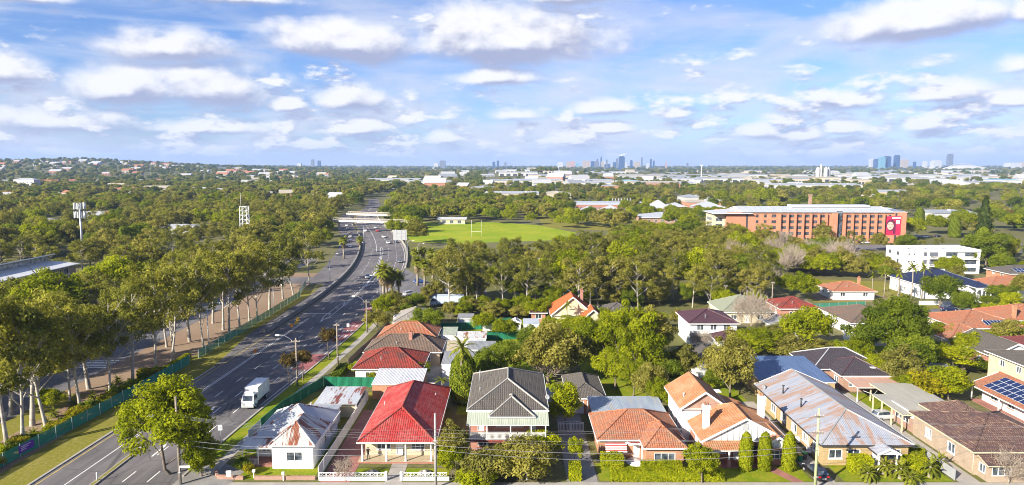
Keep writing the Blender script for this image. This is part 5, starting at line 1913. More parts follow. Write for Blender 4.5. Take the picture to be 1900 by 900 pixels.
for (a, b, py, hh, dd, r_, w_, lab) in BIG:
    p = at((a + b) / 2, py)
    wid = (b - a) / FPX * depth_of(p)
    t_ = thing('warehouse', lab, 'warehouse', (p.x, p.y, 0))
    nb = max(3, int(wid / 9))
    s = shell(wid, dd, hh, 2.0, nb, None, None, 'x' if wid > dd else 'y')
    for nm, mi_, m_ in (('wall', 0, far_wall[w_]), ('roof', 1, far_roof[r_])):
        q = MB()
        for f, k, uv in zip(s.f, s.mi, s.uv):
            if k == mi_:
                q.face([s.v[i] for i in f], uv)
        q.build(nm, m_, t_)
    for k in range(nb):
        c = -wid / 2 + wid * (k + .5) / nb
        MB().box(c - wid / nb * .3, c + wid / nb * .3, -.06, -.01, .2, hh * .6).build('bay_door', far_dark if k % 3 else far_roof[1], t_)
    for k in range(max(1, int(wid / 25))):
        c = -wid / 2 + wid * (k + .5) / max(1, int(wid / 25))
        MB().box(c - .9, c + .9, dd * .3, dd * .3 + 1.8, hh + .4, hh + 2.6).build('roof_vent', greyp, t_)
    keep(p.x - wid / 2, p.x + wid / 2, p.y - 25, p.y + dd)
# concrete batching silos
p = at(1528, 338)
t_ = thing('silo_plant', 'cluster of white cement silos with gantry on the plain', 'silos', (p.x, p.y, 0))
for k in range(4):
    MB().lathe([(1.5, 3), (4.5, 8), (4.5, 30 - 3 * (k % 2)), (2.5, 33 - 3 * (k % 2)), (.5, 34)], 12, (k * 9 - 14, (k % 2) * 7, 0)).build('silo', far_wall[0], t_)
MB().box(-22, 20, -3, 3, 0, 7).box(-9, -6, -2, 2, 7, 40).build('gantry', far_wall[0], t_)
p = at(1301, 337)
MB().tube([(0, 0, 0), (0, 0, 34)], [1.2, .8], 8).tube([(0, 0, 34), (0, 0, 38)], [2.6, 2.2], 8)
mb = MB().tube([(0, 0, 0), (0, 0, 33)], [1.3, .9], 8).tube([(0, 0, 33), (0, 0, 38)], [1.6, 1.6], 8).box(-3, 3, -1, 1, 36.5, 38.5)
tag(mb.build('light_tower', white), 'thin white lighting tower rising above the factory roofs', 'tower').location = (p.x, p.y, 0)

# hospital campus: hipped white roofs and a curved brick hall
wr = metal_mat('campus_white_sheet', (.36, .38, .41), (.44, .45, .47), None)
for (a, b, py, hh, dd, rise, lab) in ((1079, 1120, 404, 4, 30, 4, 'white hipped roof pavilion beyond the park lawn'), (1118, 1158, 402, 4, 26, 4, 'second white hipped pavilion beside the brick hall'),
                                     (1192, 1280, 415, 4, 30, 3, 'wide white roofed ward beside the salmon brick block'), (1208, 1245, 398, 5, 24, 6, 'steep white roofed ward with skylights behind the wide one'),
                                     (1300, 1345, 396, 5, 30, 4, 'grey-white roof behind the salmon brick block corner'), (1240, 1275, 392, 4, 20, 3, 'small white ward roof among dark trees')):
    p = at((a + b) / 2, py)
    wid = (b - a) / FPX * depth_of(p)
    t_ = thing('ward_building', lab, 'building', (p.x, p.y, 0))
    wing(t_, -wid / 2 + 1, wid / 2 - 1, 1, dd - 1, 0, hh, brick_brown, S=wins(wid - 2, max(3, int(wid / 5)), 1.8, 1, 2.6))
    roof(t_, -wid / 2, wid / 2, 0, dd, hh, rise, 'x' if wid > dd else 'y', 'hh', wr, 0, caps=False)
    keep(p.x - wid / 2 - 3, p.x + wid / 2 + 3, p.y - 30, p.y + dd)
p = at(1127, 392)
t_ = thing('brick_hall', 'long red brick hall with curved grey roof beyond the park', 'building', (p.x, p.y, 0))
wid = 128 / FPX * depth_of(p)
t_.scale = (1, 1, .7)
wing(t_, -wid / 2, wid / 2, 0, 30, 0, 8, brick_red, S=wins(wid, 14, 2.2, 2, 5))
mb = MB()
for k in range(8):
    a0, a1 = math.pi * k / 8, math.pi * (k + 1) / 8
    f = lambda an: (-.5 + 15.5 * (1 - math.cos(an)), 8.05 + 3.2 * math.sin(an))
    (ya, za), (yb, zb) = f(a0), f(a1)
    mb.face([(-wid / 2 - 1, ya, za), (wid / 2 + 1, ya, za), (wid / 2 + 1, yb, zb), (-wid / 2 - 1, yb, zb)], uv=[(0, ya), (wid, ya), (wid, yb), (0, yb)])
mb.build('curved_roof', wr, t_)
for k in range(7):
    MB().tube([(wid * .1 + k * 2.6, 12, 10.5), (wid * .1 + k * 2.6, 12, 15)], .35, 6).build('flue', steel, t_)
keep(p.x - wid / 2, p.x + wid / 2, p.y - 30, p.y + 32)
# houses and small shops scattered between the trees, near to far
rr = random.Random(77)
small = []
for wm_, rm_ in ((0, 3), (1, 3), (0, 0), (1, 1), (3, 0), (0, 4)):
    small.append(shell(13, 10, 3.2, 2.2, 3, None, None, 'x').mesh('far_house', [far_wall[wm_], far_roof[rm_], far_dark]))
LAB = ['white walled house with terracotta roof in the far suburbs', 'cream house with terracotta roof in the far suburbs', 'white house with white metal roof in the far suburbs',
       'cream house with grey roof in the far suburbs', 'brick house with white metal roof in the far suburbs', 'white house with cream roof in the far suburbs']
for k in range(235):
    if k < 170:
        px, py = rr.uniform(-60, 640), 318 + 62 * rr.random() ** 1.6
    else:
        px, py = rr.uniform(640, 1960), 320 + 34 * rr.random() ** 1.5
    p = at(px, py)
    if p.y > 3000:
        continue
    z = ground_z(p.x, p.y)
    if z > 3:
        p = p * ((CAM_Z - z * .8) / CAM_Z)
        z = ground_z(p.x, p.y)
    i = rr.choice((0, 1, 1, 2, 3, 4, 5) if k < 170 else (2, 2, 5, 4, 3))
    o = tag(obj('far_house', small[i]), LAB[i], 'house', 'houses scattered through the far suburbs')
    s = rr.uniform(.9, 1.6) * (1.0 + .3 * (k >= 170))
    o.scale = (s * rr.uniform(1, 1.8), s, s * (rr.choice((1, 1.2)) if k < 170 else rr.choice((1, 1.6, 2))))
    o.location = (p.x, p.y, z - .3)
    o.rotation_euler = (0, 0, rr.uniform(-.5, .5))
    keep(p.x - 12, p.x + 12, p.y - 38, p.y + 8)
for k in range(70):                                           # roofs on the wooded ridge
    y = rr.uniform(1750, 2950)
    x = (rr.uniform(-60, 620) - 950) / FPX * y
    i = rr.choice((0, 1, 2, 4, 5))
    o = tag(obj('far_house', small[i]), LAB[i].replace('in the far suburbs', 'on the western ridge'), 'house', 'houses on the western ridge')
    s = rr.uniform(1.2, 1.9)
    o.scale = (s * 1.3, s, s * 1.3)
    o.location = (x, y, ground_z(x, y) - .5)
    keep(x - 16, x + 16, y - 70, y + 10)
# white roof glimpses between the western gums: real houses, a few hundred metres off
for k, (px, py, lab) in enumerate(((60, 425, 'white flat roofed school block among the western gums'), (140, 432, 'long white roof beside the phone tower'), (320, 438, 'white roofs below the dark fig on the western side'),
                                   (300, 358, 'row of pale townhouses on the western slope'), (200, 352, 'cream townhouse row on the western slope'), (255, 362, 'townhouses with brown roofs on the western slope'), (45, 352, 'white and red apartment block on the western slope'), (470, 408, 'pale roof beside the lattice tower'))):
    p = at(px, py)
    wid = 26 if k < 3 else 60
    hh = 5 if k < 3 else (16 if 'apartment' in lab else 8)
    t_ = thing('townhouse_row' if 'town' in lab else 'building', lab, 'building', (p.x, p.y, 0), rr.uniform(-.3, .3))
    if 'apartment' in lab:
        wid = 34
    if 'lattice' in lab:
        wid, hh = 16, 5
    wing(t_, -wid / 2, wid / 2, 0, 14, 0, hh, far_wall[1 if 3 <= k < 6 else 0], S=[o for fl in range(int(hh // 3.2)) for o in wins(wid, int(wid / 6), 2, .9 + fl * 3.2, 2.3 + fl * 3.2)])
    roof(t_, -wid / 2 - .5, wid / 2 + .5, -.5, 14.5, hh, 1.2 if k < 3 else 2.2, 'x', 'hh', far_roof[0 if k < 3 or 'apartment' in lab else (3 if k == 5 else 4)], 0, caps=False)
    keep(p.x - wid / 2 - 4, p.x + wid / 2 + 4, p.y - 22, p.y + 14)

# ---- skylines
def tower_mat(name, c, g):
    m, t, bs, _ = new_mat(name)
    br = t.node('ShaderNodeTexBrick')
    t.put(br.inputs['Vector'], t.vm('MULTIPLY', coords(t, 'uv'), (1, 1, 1)))
    br.offset = 0
    br.inputs['Color1'].default_value = (*g, 1)
    br.inputs['Color2'].default_value = (*c3(g, 1.5), 1)
    br.inputs['Mortar'].default_value = (*c, 1)
    br.inputs['Scale'].default_value = 1
    br.inputs['Brick Width'].default_value = 6
    br.inputs['Row Height'].default_value = 4
    br.inputs['Mortar Size'].default_value = .9
    t.put(bs.inputs['Base Color'], br.outputs[0])
    bs.inputs['Roughness'].default_value = .5
    return m


TM = {'b': tower_mat('blue_glass_tower', (.03, .07, .15), (.012, .035, .10)), 'w': tower_mat('white_tower', (.45, .45, .44), (.18, .21, .26)), 'c': tower_mat('cream_tower', (.36, .30, .23), (.16, .15, .15)),
      'p': tower_mat('pink_brick_tower', (.40, .24, .19), (.18, .14, .14)), 'g': tower_mat('grey_tower', (.14, .155, .19), (.05, .07, .11)), 't': tower_mat('teal_tower', (.14, .28, .34), (.06, .16, .24))}
CL = {'b': 'blue glass', 'w': 'white', 'c': 'cream', 'p': 'pinkish brick', 'g': 'grey', 't': 'teal glass'}
SKY = [(555, 562, 303, 'w'), (580, 585, 296, 'g'), (592, 597, 298, 'b'), (817, 827, 298, 'g'), (806, 814, 303, 'w'), (914, 919, 300, 'b'), (922, 926, 298, 'b'), (936, 940, 301, 'g'),
       (1034, 1044, 301, 'w'), (1050, 1056, 300, 'c'), (1056, 1066, 299, 'p'), (1068, 1073, 303, 't'), (1080, 1087, 298, 'c'), (1087.5, 1094, 298, 'c'), (1095.6, 1102, 299, 'b'), (1102.4, 1110, 299, 'g'),
       (1106, 1108.5, 295, 'b'), (1113, 1115.4, 291, 'b'), (1114.5, 1119, 299, 'c'), (1119.5, 1123, 300, 'w'), (1121, 1131, 304, 'b'), (1123, 1126, 296, 'g'), (1130, 1135, 304, 'w'), (1136, 1142, 301, 'b'), (1142, 1145, 294, 'g'),
       (1147, 1157, 290, 'b'), (1157.5, 1162, 302, 'w'), (1168, 1172, 297, 'b'), (1175, 1185, 300, 'c'), (1188, 1190.5, 292, 'g'), (1198, 1203, 303, 'w'), (1204.4, 1207.4, 295, 'b'), (1210, 1212.6, 298, 'b'), (1233, 1235.5, 301, 'p'),
       (1272, 1275, 302, 'g'), (1609, 1616, 295, 'w'), (1618, 1627, 295, 'b'), (1627, 1636, 291, 't'), (1636, 1646, 290, 'b'), (1655, 1663, 288, 'b'), (1663.4, 1666, 288.5, 'w'), (1667, 1678, 296, 'c'), (1690, 1694, 300, 'b'), (1708, 1714, 299, 'w'), (1724, 1738, 298, 'w'),
       (1752.5, 1760.5, 286, 'g'), (1863, 1882, 302, 'w'), (1888, 1902, 301, 'c')]
rr = random.Random(3)
for (a, b, top, c) in SKY:
    D = 5200 + rr.uniform(-300, 500)
    w = (b - a) / FPX * D
    hgt = CAM_Z + (305 - top) / FPX * D
    x = ((a + b) / 2 - 950) / FPX * D
    mb = MB()
    for (x0, x1, z0, z1) in ((-w / 2, w / 2, 0, hgt * .93), (-w * .36, w * .36, hgt * .93, hgt), (-w * .8, w * .8, 0, 16)):
        dd = w * .5 if z1 > 17 else w * .6
        dd = dd * (.8 if x0 > -w * .4 else 1)
        for n_, p0_, d_, L in (((0, -1), (x0, -dd), (1, 0), x1 - x0), ((1, 0), (x1, -dd), (0, 1), 2 * dd), ((0, 1), (x1, dd), (-1, 0), x1 - x0), ((-1, 0), (x0, dd), (0, -1), 2 * dd)):
            q0 = (p0_[0], p0_[1])
            q1 = (p0_[0] + d_[0] * L, p0_[1] + d_[1] * L)
            mb.face([(*q0, z0), (*q1, z0), (*q1, z1), (*q0, z1)], uv=[(0, z0), (L, z0), (L, z1), (0, z1)])
        mb.face([(x0, -dd, z1), (x1, -dd, z1), (x1, dd, z1), (x0, dd, z1)])
    where = 'left of the main skyline' if b < 1040 else ('in the main skyline cluster' if b < 1300 else 'in the right-hand skyline beside the stadium')
    o = tag(mb.build('tower', TM[c]), f'{CL[c]} {"high-rise tower" if hgt > 85 else "mid-rise block"} {where}', 'tower', f'{CL[c]} towers {where}')
    o.location = (x, D, 0)
# crane on the tallest blue tower
D = 5300
mb = MB().bar((0, 0, 0), (0, 0, 118), 2.5).bar((-16, 0, 104), (40, 0, 121), 2.2).bar((0, 0, 117), (38, 0, 120), 1).bar((-16, 0, 102), (-16, 0, 107), 4)
tag(mb.build('tower_crane', white), 'tower crane on the tallest blue tower of the skyline', 'crane').location = ((1151 - 950) / FPX * D, D, 0)
# stadium: white saddle shells
D = 4300
t_ = thing('stadium', 'white stadium with two sweeping curved roof shells on the horizon', 'stadium', ((1780 - 950) / FPX * D, D, 0))
for s in (-1, 1):
    mb = MB()
    n = 14
    for i in range(n):
        a0, a1 = -1 + 2 * i / n, -1 + 2 * (i + 1) / n
        f = lambda a, r_: (a * 140, s * (20 + 55 * r_ * (1 - .25 * a * a)), 8 + (46 - 22 * r_) * (1 - a * a) ** .8 * (.55 + .45 * r_) + (0 if r_ else 4))
        mb.face([f(a0, 1), f(a1, 1), f(a1, 0), f(a0, 0)])
        mb.face([(f(a0, 1)[0], f(a0, 1)[1], 0), (f(a1, 1)[0], f(a1, 1)[1], 0), f(a1, 1), f(a0, 1)])
    mb.build('roof_shell', far_wall[0], t_)
mb = MB().tube([(-120 + 240 * k / 12, 0, 10 + 34 * math.sin(math.pi * k / 12)) for k in range(13)], 1.6, 6)
mb.build('roof_arch', far_wall[0], t_)
# far warehouses on the plain
for k in range(95):
    px, py = rr.uniform(925, 1930), rr.uniform(313.5, 336) + 16 * rr.random() ** 3
    p = at(px, py)
    if p.y > 4200:
        p = Vector((p.x * 3000 / p.y, 3000 + 300 * rr.random(), 0))
    w = rr.uniform(40, 130) * min(1, p.y / 1700)
    i = rr.choice((0, 0, 4, 1, 1))
    lab = {0: 'white roofed industrial shed on the far plain', 4: 'cream roofed industrial shed on the far plain', 1: 'grey roofed industrial shed on the far plain'}[i]
    o = shell(w, min(90, w), rr.uniform(7, 11), 2, 6, None, None).build('industrial_shed', [far_wall[rr.choice((0, 0, 1))], far_roof[i], far_dark])
    tag(o, lab, 'shed', lab + 's')
    o.location = (p.x, p.y, ground_z(p.x, p.y))
    keep(p.x - w / 2, p.x + w / 2, p.y - 50, p.y + 50)
# ------------------------------------------------------------------ vehicles
def car_paint(name, c):
    if name in MATS:
        return MATS[name]
    m, t, bs, _ = new_mat(name)
    n = t.noise(coords(t, 'obj'), 2, 2)
    t.put(bs.inputs['Base Color'], t.mix(n, c3(c, .92), c3(c, 1.06)))
    bs.inputs['Roughness'].default_value = .25
    bs.inputs['Coat Weight'].default_value = .6
    MATS[name] = m
    return m


lamp_white = mat('lamp_glass', (.7, .7, .68), .15, .05)
lamp_red = mat('tail_lamp', (.35, .01, .015), .2, .1)
CARC = {'white': (.7, .7, .7), 'silver': (.42, .43, .45), 'black': (.012, .012, .014), 'blue': (.02, .06, .22), 'red': (.32, .02, .03), 'grey': (.12, .125, .13), 'navy': (.015, .02, .06)}
wheel_me = MB().tube([(0, -.11, 0), (0, .11, 0)], .32, 14).mesh('tyre', tyre_m)
rim_me = MB().lathe([(.0, -.12), (.2, -.125), (.2, .125), (.0, .12)], 10).mesh('rim', steel)


def wheel(root, x, y, r_=.32, s=1.0):
    w = obj('wheel', wheel_me, root)
    w.location = (x, y, r_)
    w.scale = (r_ / .32, s, r_ / .32)
    w.rotation_euler = (0, 0, 0)
    q = obj('rim', rim_me, w)
    q.rotation_euler = (R(90), 0, 0)


def car(color, label, x, y, rz, style='hatch', group=None):
    """front of the car points along local +x"""
    pm = car_paint('car_' + color, CARC[color])
    t_ = thing('car', label, 'car', (x, y, .03), rz, group)
    tall = .18 if style == 'suv' else 0
    rear = {'hatch': -1.95, 'suv': -2.1, 'sedan': -1.35}[style]
    st = [(-2.15, .42, .78 + tall, .70), (-2.08, .26, .92 + tall, .82), (-1.4, .2, .97 + tall, .87), (0, .2, .95 + tall, .88), (1.0, .2, .92 + tall, .87), (1.75, .22, .80 + tall, .84), (2.1, .28, .68 + tall, .76), (2.2, .4, .58 + tall, .66)]
    vs_, fs = [], []
    for sx, zb, zs, w in st:
        vs_ += [(sx, -w * .92, zb), (sx, -w, zb + .18), (sx, -w * .98, zs - .08), (sx, -w * .86, zs), (sx, w * .86, zs), (sx, w * .98, zs - .08), (sx, w, zb + .18), (sx, w * .92, zb)]
    for i in range(len(st) - 1):
        for k in range(8):
            k2 = (k + 1) % 8
            fs.append((i * 8 + k, (i + 1) * 8 + k, (i + 1) * 8 + k2, i * 8 + k2))
    fs += [tuple(range(8)), tuple(range((len(st) - 1) * 8, len(st) * 8))[::-1]]
    MB().idx(vs_, fs, 0, True).build('body', pm, t_)
    zr, zs = 1.42 + tall, .93 + tall
    lo = [(rear - .02, .80, zs), (1.12, .80, zs - .03)]
    hi = [(rear + (.35 if style != 'sedan' else .6), .62, zr), (.28, .62, zr)]
    c = [(lo[0][0], -.8, zs), (lo[1][0], -.8, zs - .03), (lo[1][0], .8, zs - .03), (lo[0][0], .8, zs), (hi[0][0], -.62, zr - .02), (hi[1][0], -.62, zr), (hi[1][0], .62, zr), (hi[0][0], .62, zr - .02)]
    MB().idx(c, [(4, 5, 6, 7), (0, 1, 5, 4), (1, 2, 6, 5), (2, 3, 7, 6), (3, 0, 4, 7)]).build('cabin', pm, t_)
    C_ = [Vector(q) for q in c]
    for quad, nm in (((0, 1, 5, 4), 'side_window'), ((1, 2, 6, 5), 'windscreen'), ((2, 3, 7, 6), 'side_window'), ((3, 0, 4, 7), 'rear_window')):
        q = [C_[k] for k in quad]
        ce = sum(q, Vector()) / 4
        n = (q[1] - q[0]).cross(q[2] - q[0]).normalized()
        MB().face([ce + (k - ce) * .86 + n * .012 for k in q]).build(nm, glass, t_)
    for sx in (-1.3, 1.35):
        for sy in (-.78, .78):
            wheel(t_, sx, sy, .33 if style == 'suv' else .3)
    for sy in (-.55, .55):
        MB().box(2.02, 2.17, sy - .16, sy + .16, .58 + tall, .70 + tall).build('headlight', lamp_white, t_)
        MB().box(-2.17, -2.06, sy - .14, sy + .2, .7 + tall, .88 + tall).build('tail_light', lamp_red, t_)
    MB().box(-2.18, -2.12, -.25, .25, .5, .62).build('number_plate', white, t_)
    return t_


def box_truck(label, x, y, rz, L=5.2, boxm=None):
    t_ = thing('box_truck', label, 'truck', (x, y, .03), rz)
    bm2 = boxm or mat('truck_white', (.72, .72, .72), .4, .06, .6)
    MB().box(-L, .1, -1.1, 1.1, .95, 3.15).build('cargo_box', bm2, t_)
    for k in range(8):
        MB().box(-L + .3 + k * L / 8, -L + .34 + k * L / 8, -1.125, 1.125, 1.0, 3.1).build('box_rib', steel, t_)
    for sy in (-1.12, 1.12):
        MB().box(-L, .12, sy - .03, sy + .03, 3.05, 3.2).build('box_rail', steel, t_)
    MB().box(-L, 1.6, -.45, .45, .55, .93).build('chassis', dark, t_)
    v = [(.25, -1, .55), (1.95, -1, .55), (1.95, 1, .55), (.25, 1, .55), (.25, -1, 1.45), (2.0, -1, 1.4), (2.0, 1, 1.4), (.25, 1, 1.45), (.25, -.95, 2.3), (1.55, -.92, 2.3), (1.55, .92, 2.3), (.25, .95, 2.3)]
    MB().idx(v, [(0, 1, 5, 4), (1, 2, 6, 5), (2, 3, 7, 6), (3, 0, 4, 7), (4, 5, 9, 8), (5, 6, 10, 9), (6, 7, 11, 10), (7, 4, 8, 11), (8, 9, 10, 11)]).build('cab', bm2, t_)
    V = [Vector(q) for q in v]
    for quad, nm in (((5, 6, 10, 9), 'windscreen'), ((4, 5, 9, 8), 'side_window'), ((6, 7, 11, 10), 'side_window')):
        q = [V[k] for k in quad]
        ce = sum(q, Vector()) / 4
        n = (q[1] - q[0]).cross(q[2] - q[0]).normalized()
        MB().face([ce + (k - ce) * .84 + n * .012 for k in q]).build(nm, glass, t_)
    MB().box(1.9, 2.08, -1.0, 1.0, .42, .72).build('bumper', greyp, t_)
    MB().box(.5, 1.4, -.85, .85, 2.3, 2.75, taper=.12).build('wind_deflector', bm2, t_)
    for sy in (-.75, .75):
        MB().box(2.0, 2.06, sy - .17, sy + .17, .8, 1.0).build('headlight', lamp_white, t_)
        wheel(t_, 1.1, sy * 1.2, .42, 1.2)
        wheel(t_, -L * .7, sy * 1.2, .42, 1.8)
        MB().box(1.75, 1.85, sy * 1.6 - .1, sy * 1.6 + .1, 1.6, 2.0).build('mirror', dark, t_)
    return t_


p = at(466, 755)
box_truck('white box truck driving on the highway beside the green fence', p.x, p.y + .5, R(-90))
p = at(790, 572)
box_truck('white cab truck with blue-grey box parked behind the palms', p.x + 3, p.y + 3, R(180), 7.5, mat('truck_blue_grey', (.42, .50, .62), .5, .05))
# cars: near ones first
p = at(1518, 888)
car('black', 'black hatchback parked on the concrete driveway by the bins', p.x, p.y + .8, R(94))
p = at(1648, 782)
car('silver', 'silver hatchback parked beside the carport posts', p.x, p.y + 1, R(8))
p = at(1672, 783)
car('red', 'red car half under the beige carport roof', p.x + 1.2, p.y + 1.4, R(15))
HWY = [(682, 516, 'silver', -80), (670, 452, 'white', -70), (720, 452, 'white', -72), (735, 450, 'navy', -72), (712, 441, 'white', -68), (697, 424, 'silver', -66), (700, 430, 'red', 112), (742, 487, 'grey', -78),
       (678, 430, 'white', 112), (686, 402, 'grey', 114), (700, 394, 'silver', -66), (706, 408, 'grey', -66)]
for px, py, c, a in HWY:
    p = at(px, py)
    car(c, f'{c} car driving on the highway {"beyond" if py < 412 else "this side of"} the footbridge', p.x, p.y, R(a), 'hatch' if px % 2 else 'sedan', f'{c} cars on the highway')
for py, c in ((420, 'white'), (426, 'white'), (433, 'grey'), (441, 'silver'), (449, 'navy'), (459, 'white')):
    p = at(657, py)
    car(c, f'{c} car queueing on the ramp left of the highway wall', xl(p.y) - 6, p.y, R(110), 'hatch', f'{c} cars queueing on the ramp')
for px, py, c, a, lab in ((779, 525, 'blue', 10, 'blue car on the slip road behind the fan palms'), (760, 548, 'silver', 40, 'silver car in the yard by the fan palms'), (1760, 577, 'navy', 4, 'dark blue station wagon parked on the avenue'), (1798, 583, 'blue', 4, 'bright blue car parked on the avenue'),
                          (298, 607, 'black', 80, 'dark car on the side street behind the gum row'), (1475, 456, 'white', 5, 'white car in the hospital car park'), (1515, 456, 'grey', 5, 'grey car in the hospital car park'), (1605, 452, 'white', 10, 'white car at the edge of the forecourt'),
                          (1700, 440, 'white', 5, 'white car on the forecourt road'), (1718, 441, 'silver', 5, 'silver car on the forecourt road'), (1740, 440, 'black', 5, 'black car on the forecourt road'), (840, 690, 'black', 40, 'black car in front of the white double garage'), (740, 592, 'white', 80, 'white car beside the pale grey roof'),
                          (600, 632, 'grey', 95, 'dark grey car driving near the brown street trees')):
    p = at(px, py)
    car(c, lab, p.x, p.y, R(a), 'suv' if 'wagon' in lab else 'hatch')

# ------------------------------------------------------------------ poles, lamps, wires
wire_m = mat('overhead_cable', (.22, .22, .23), .5, .05)
porcelain = mat('insulator', (.45, .42, .40), .3, .1)


def power_pole(label, x, y, h, m=timber, arms=((.92, 2.6),), lamp=None, transformer=False, rz=0):
    t_ = thing('power_pole', label, 'pole', (x, y, 0), rz)
    MB().tube([(0, 0, -.3), (0, 0, h * .5), (0, 0, h)], [.19, .165, .13], 10).build('pole', m, t_)
    for f, w in arms:
        a = MB().box(-w / 2, w / 2, -.22, -.10, h * f - .07, h * f + .07).build('cross_arm', timber, t_)
        for k in range(4):
            xx = -w / 2 + .12 + k * (w - .24) / 3
            MB().lathe([(.03, 0), (.07, .05), (.05, .1), (.07, .15), (.03, .22)], 7, (xx, -.16, h * f + .07)).build('insulator', porcelain, a)
    if lamp:
        s, z, L = lamp
        pts = [(0, 0, z), (s * L * .35, -.2, z + 1.2), (s * L * .7, -.4, z + 1.9), (s * L, -.55, z + 2.0)]
        a = MB().tube(pts, .045, 6).build('lamp_arm', steel, t_)
        q = pts[-1]
        MB().box(q[0] - .1 + min(0, s * .6), q[0] + .1 + max(0, s * .6), q[1] - .14, q[1] + .14, q[2] - .1, q[2] + .08, taper=.04).build('lamp_head', white, a)
    if transformer:
        MB().lathe([(.25, 0), (.3, .1), (.3, .9), (.22, 1.0)], 10, (.4, -.2, h * .72)).build('transformer', greyp, t_)
    MB().box(-.17, .17, -.19, -.16, 1.6, 1.75).build('pole_tag', steel, t_)
    return t_


P1 = at(335, 899)
P2 = at(809, 905)
P3 = at(1512, 908)
power_pole('weathered timber power pole with lamp arm at the street corner', P1.x, P1.y, 11.4, timber, ((.77, 2.6),), (-1, 7.2, 2.6))
power_pole('grey timber power pole in front of the red roofed house', P2.x, P2.y, 9.6, mat('grey_pole', (.30, .29, .28), .85, .15, 3), ((.62, .7),))
power_pole('pale green treated power pole in front of the yellow brick villas', P3.x, P3.y, 10.4, timber_green, ((.90, 1.2), (.70, 1.3)))


def wire(label, a, b, sag, r_=.012, group=None):
    a, b = Vector(a), Vector(b)
    n = 16
    pts = [a + (b - a) * (k / n) - Vector((0, 0, 4 * sag * (k / n) * (1 - k / n))) for k in range(n + 1)]
    return tag(MB().tube([p - a for p in pts], r_, 4).build('overhead_wire', wire_m), label, 'wire', group)


G1, G2, G3 = 'wires from the corner pole to the grey pole', 'wires from the grey pole to the green pole', 'wires running right of the green pole'
P4 = Vector((P3.x + 46, P3.y, 0))
for k in range(4):
    dx = -1.2 + k * .8
    a, b = (P1.x + dx * .9, P1.y - .16, 8.95), (P2.x + .1, P2.y - .25, 6.3 + k * .45)
    wire('power line slung between the corner timber pole and the grey pole', a, b, .7, group=G1).location = a
    c = (P3.x - .5 + k * .33, P3.y - .25, 7.5 if k < 2 else 9.5)
    wire('power line slung between the grey pole and the pale green pole', b, c, 1.0, group=G2).location = b
    d = (P4.x, P4.y, 7.4 + k * .35)
    wire('power line leaving the pale green pole over the cycads', c, d, .8, group=G3).location = c
for z, s in ((6.0, .9), (5.4, 1.1)):
    a, b, c = (P1.x, P1.y - .2, z), (P2.x, P2.y - .2, z - .4), (P3.x, P3.y - .2, z - .3)
    wire('thick telephone cable between the corner timber pole and the grey pole', a, b, s, .025, 'telephone cables left of the grey pole').location = a
    wire('thick telephone cable between the grey pole and the pale green pole', b, c, s * 1.2, .025, 'telephone cables right of the grey pole').location = b
a, b = (P3.x, P3.y, 6.8), (70.0, 83.0, 3.2)
wire('service wire dropping from the green pole to the brown tiled house', a, b, .4).location = a
a, b = (P2.x, P2.y, 6.2), (-11.0, 90.5, 3.4)
wire('service wire dropping from the grey pole to the red roof', a, b, .2).location = a


def street_lamp(label, x, y, h=10.5, reach=2.4, rz=0.0, group=None, double=False):
    t_ = thing('street_lamp', label, 'lamp', (x, y, 0), rz, group)
    MB().tube([(0, 0, -.2), (0, 0, h - 1.4)], [.11, .075], 8).build('pole', steel, t_)
    for s in ((1, -1) if double else (1,)):
        pts = [(0, 0, h - 1.4), (s * reach * .12, 0, h - .6), (s * reach * .4, 0, h - .1), (s * reach, 0, h)]
        a = MB().tube(pts, [.07, .06, .05, .04], 6).build('lamp_arm', steel, t_)
        q = s * reach
        MB().box(min(q, q + s * .7), max(q, q + s * .7), -.15, .15, h - .09, h + .07, taper=.03).build('lamp_head', white, a)
    return t_


for px, py, top, s, lab in ((613, 535, 470, 1, 'street lamp at the near end of the highway retaining wall'), (706, 563, 510, -1, 'street lamp at the foot of the fan palms'), (675, 455, 413, -1, 'street lamp between the ramp and the highway'), (756, 490, 446, 1, 'street lamp beside the gantry sign'),
                            (775, 480, 452, 1, 'street lamp on the slip road bend'), (842, 520, 480, 1, 'street lamp rising from the palms by the slip road'), (1047, 540, 488, 1, 'street lamp in a gap between the gum trees'), (1098, 545, 500, -1, 'street lamp leaning over the hidden road'), (1104, 520, 485, 1, 'street lamp behind the tall gums'),
                            (508, 570, 527, 1, 'street lamp beside the mesh fence bend'), (1547, 470, 452, -1, 'green-capped lamp in the hospital car park'), (388, 655, 560, 1, 'slim lamp pole at the end of the hedge')):
    p = at(px, py)
    hh = (py - top) / FPX * depth_of(p)
    street_lamp(lab, p.x, p.y, max(6.5, min(13, hh)), 2.2, 0 if s > 0 else math.pi)
for px, py, top, lamp_, lab in ((552, 716, 625, (-1, 7.6, 2.8), 'timber pole with lamp arm beside the brown street trees'), (627, 676, 598, None, 'bare timber pole on the footpath near the hedge'), (681, 617, 555, (-1, 7.0, 2.6), 'timber pole with lamp arm by the bus lane'),
                                (1345, 575, 532, None, 'timber pole behind the pale green roof'), (1432, 570, 522, None, 'leaning timber pole near the vacant lot'), (1667, 557, 520, None, 'pale green pole beside the avenue palms'), (1095, 573, 531, None, 'timber pole at the gum tree edge')):
    p = at(px, py)
    hh = (py - top) / FPX * depth_of(p)
    power_pole(lab, p.x, p.y, max(7, min(11, hh)), timber, ((.93, 1.6),) if lamp_ else ((.95, 1.2),), lamp_)

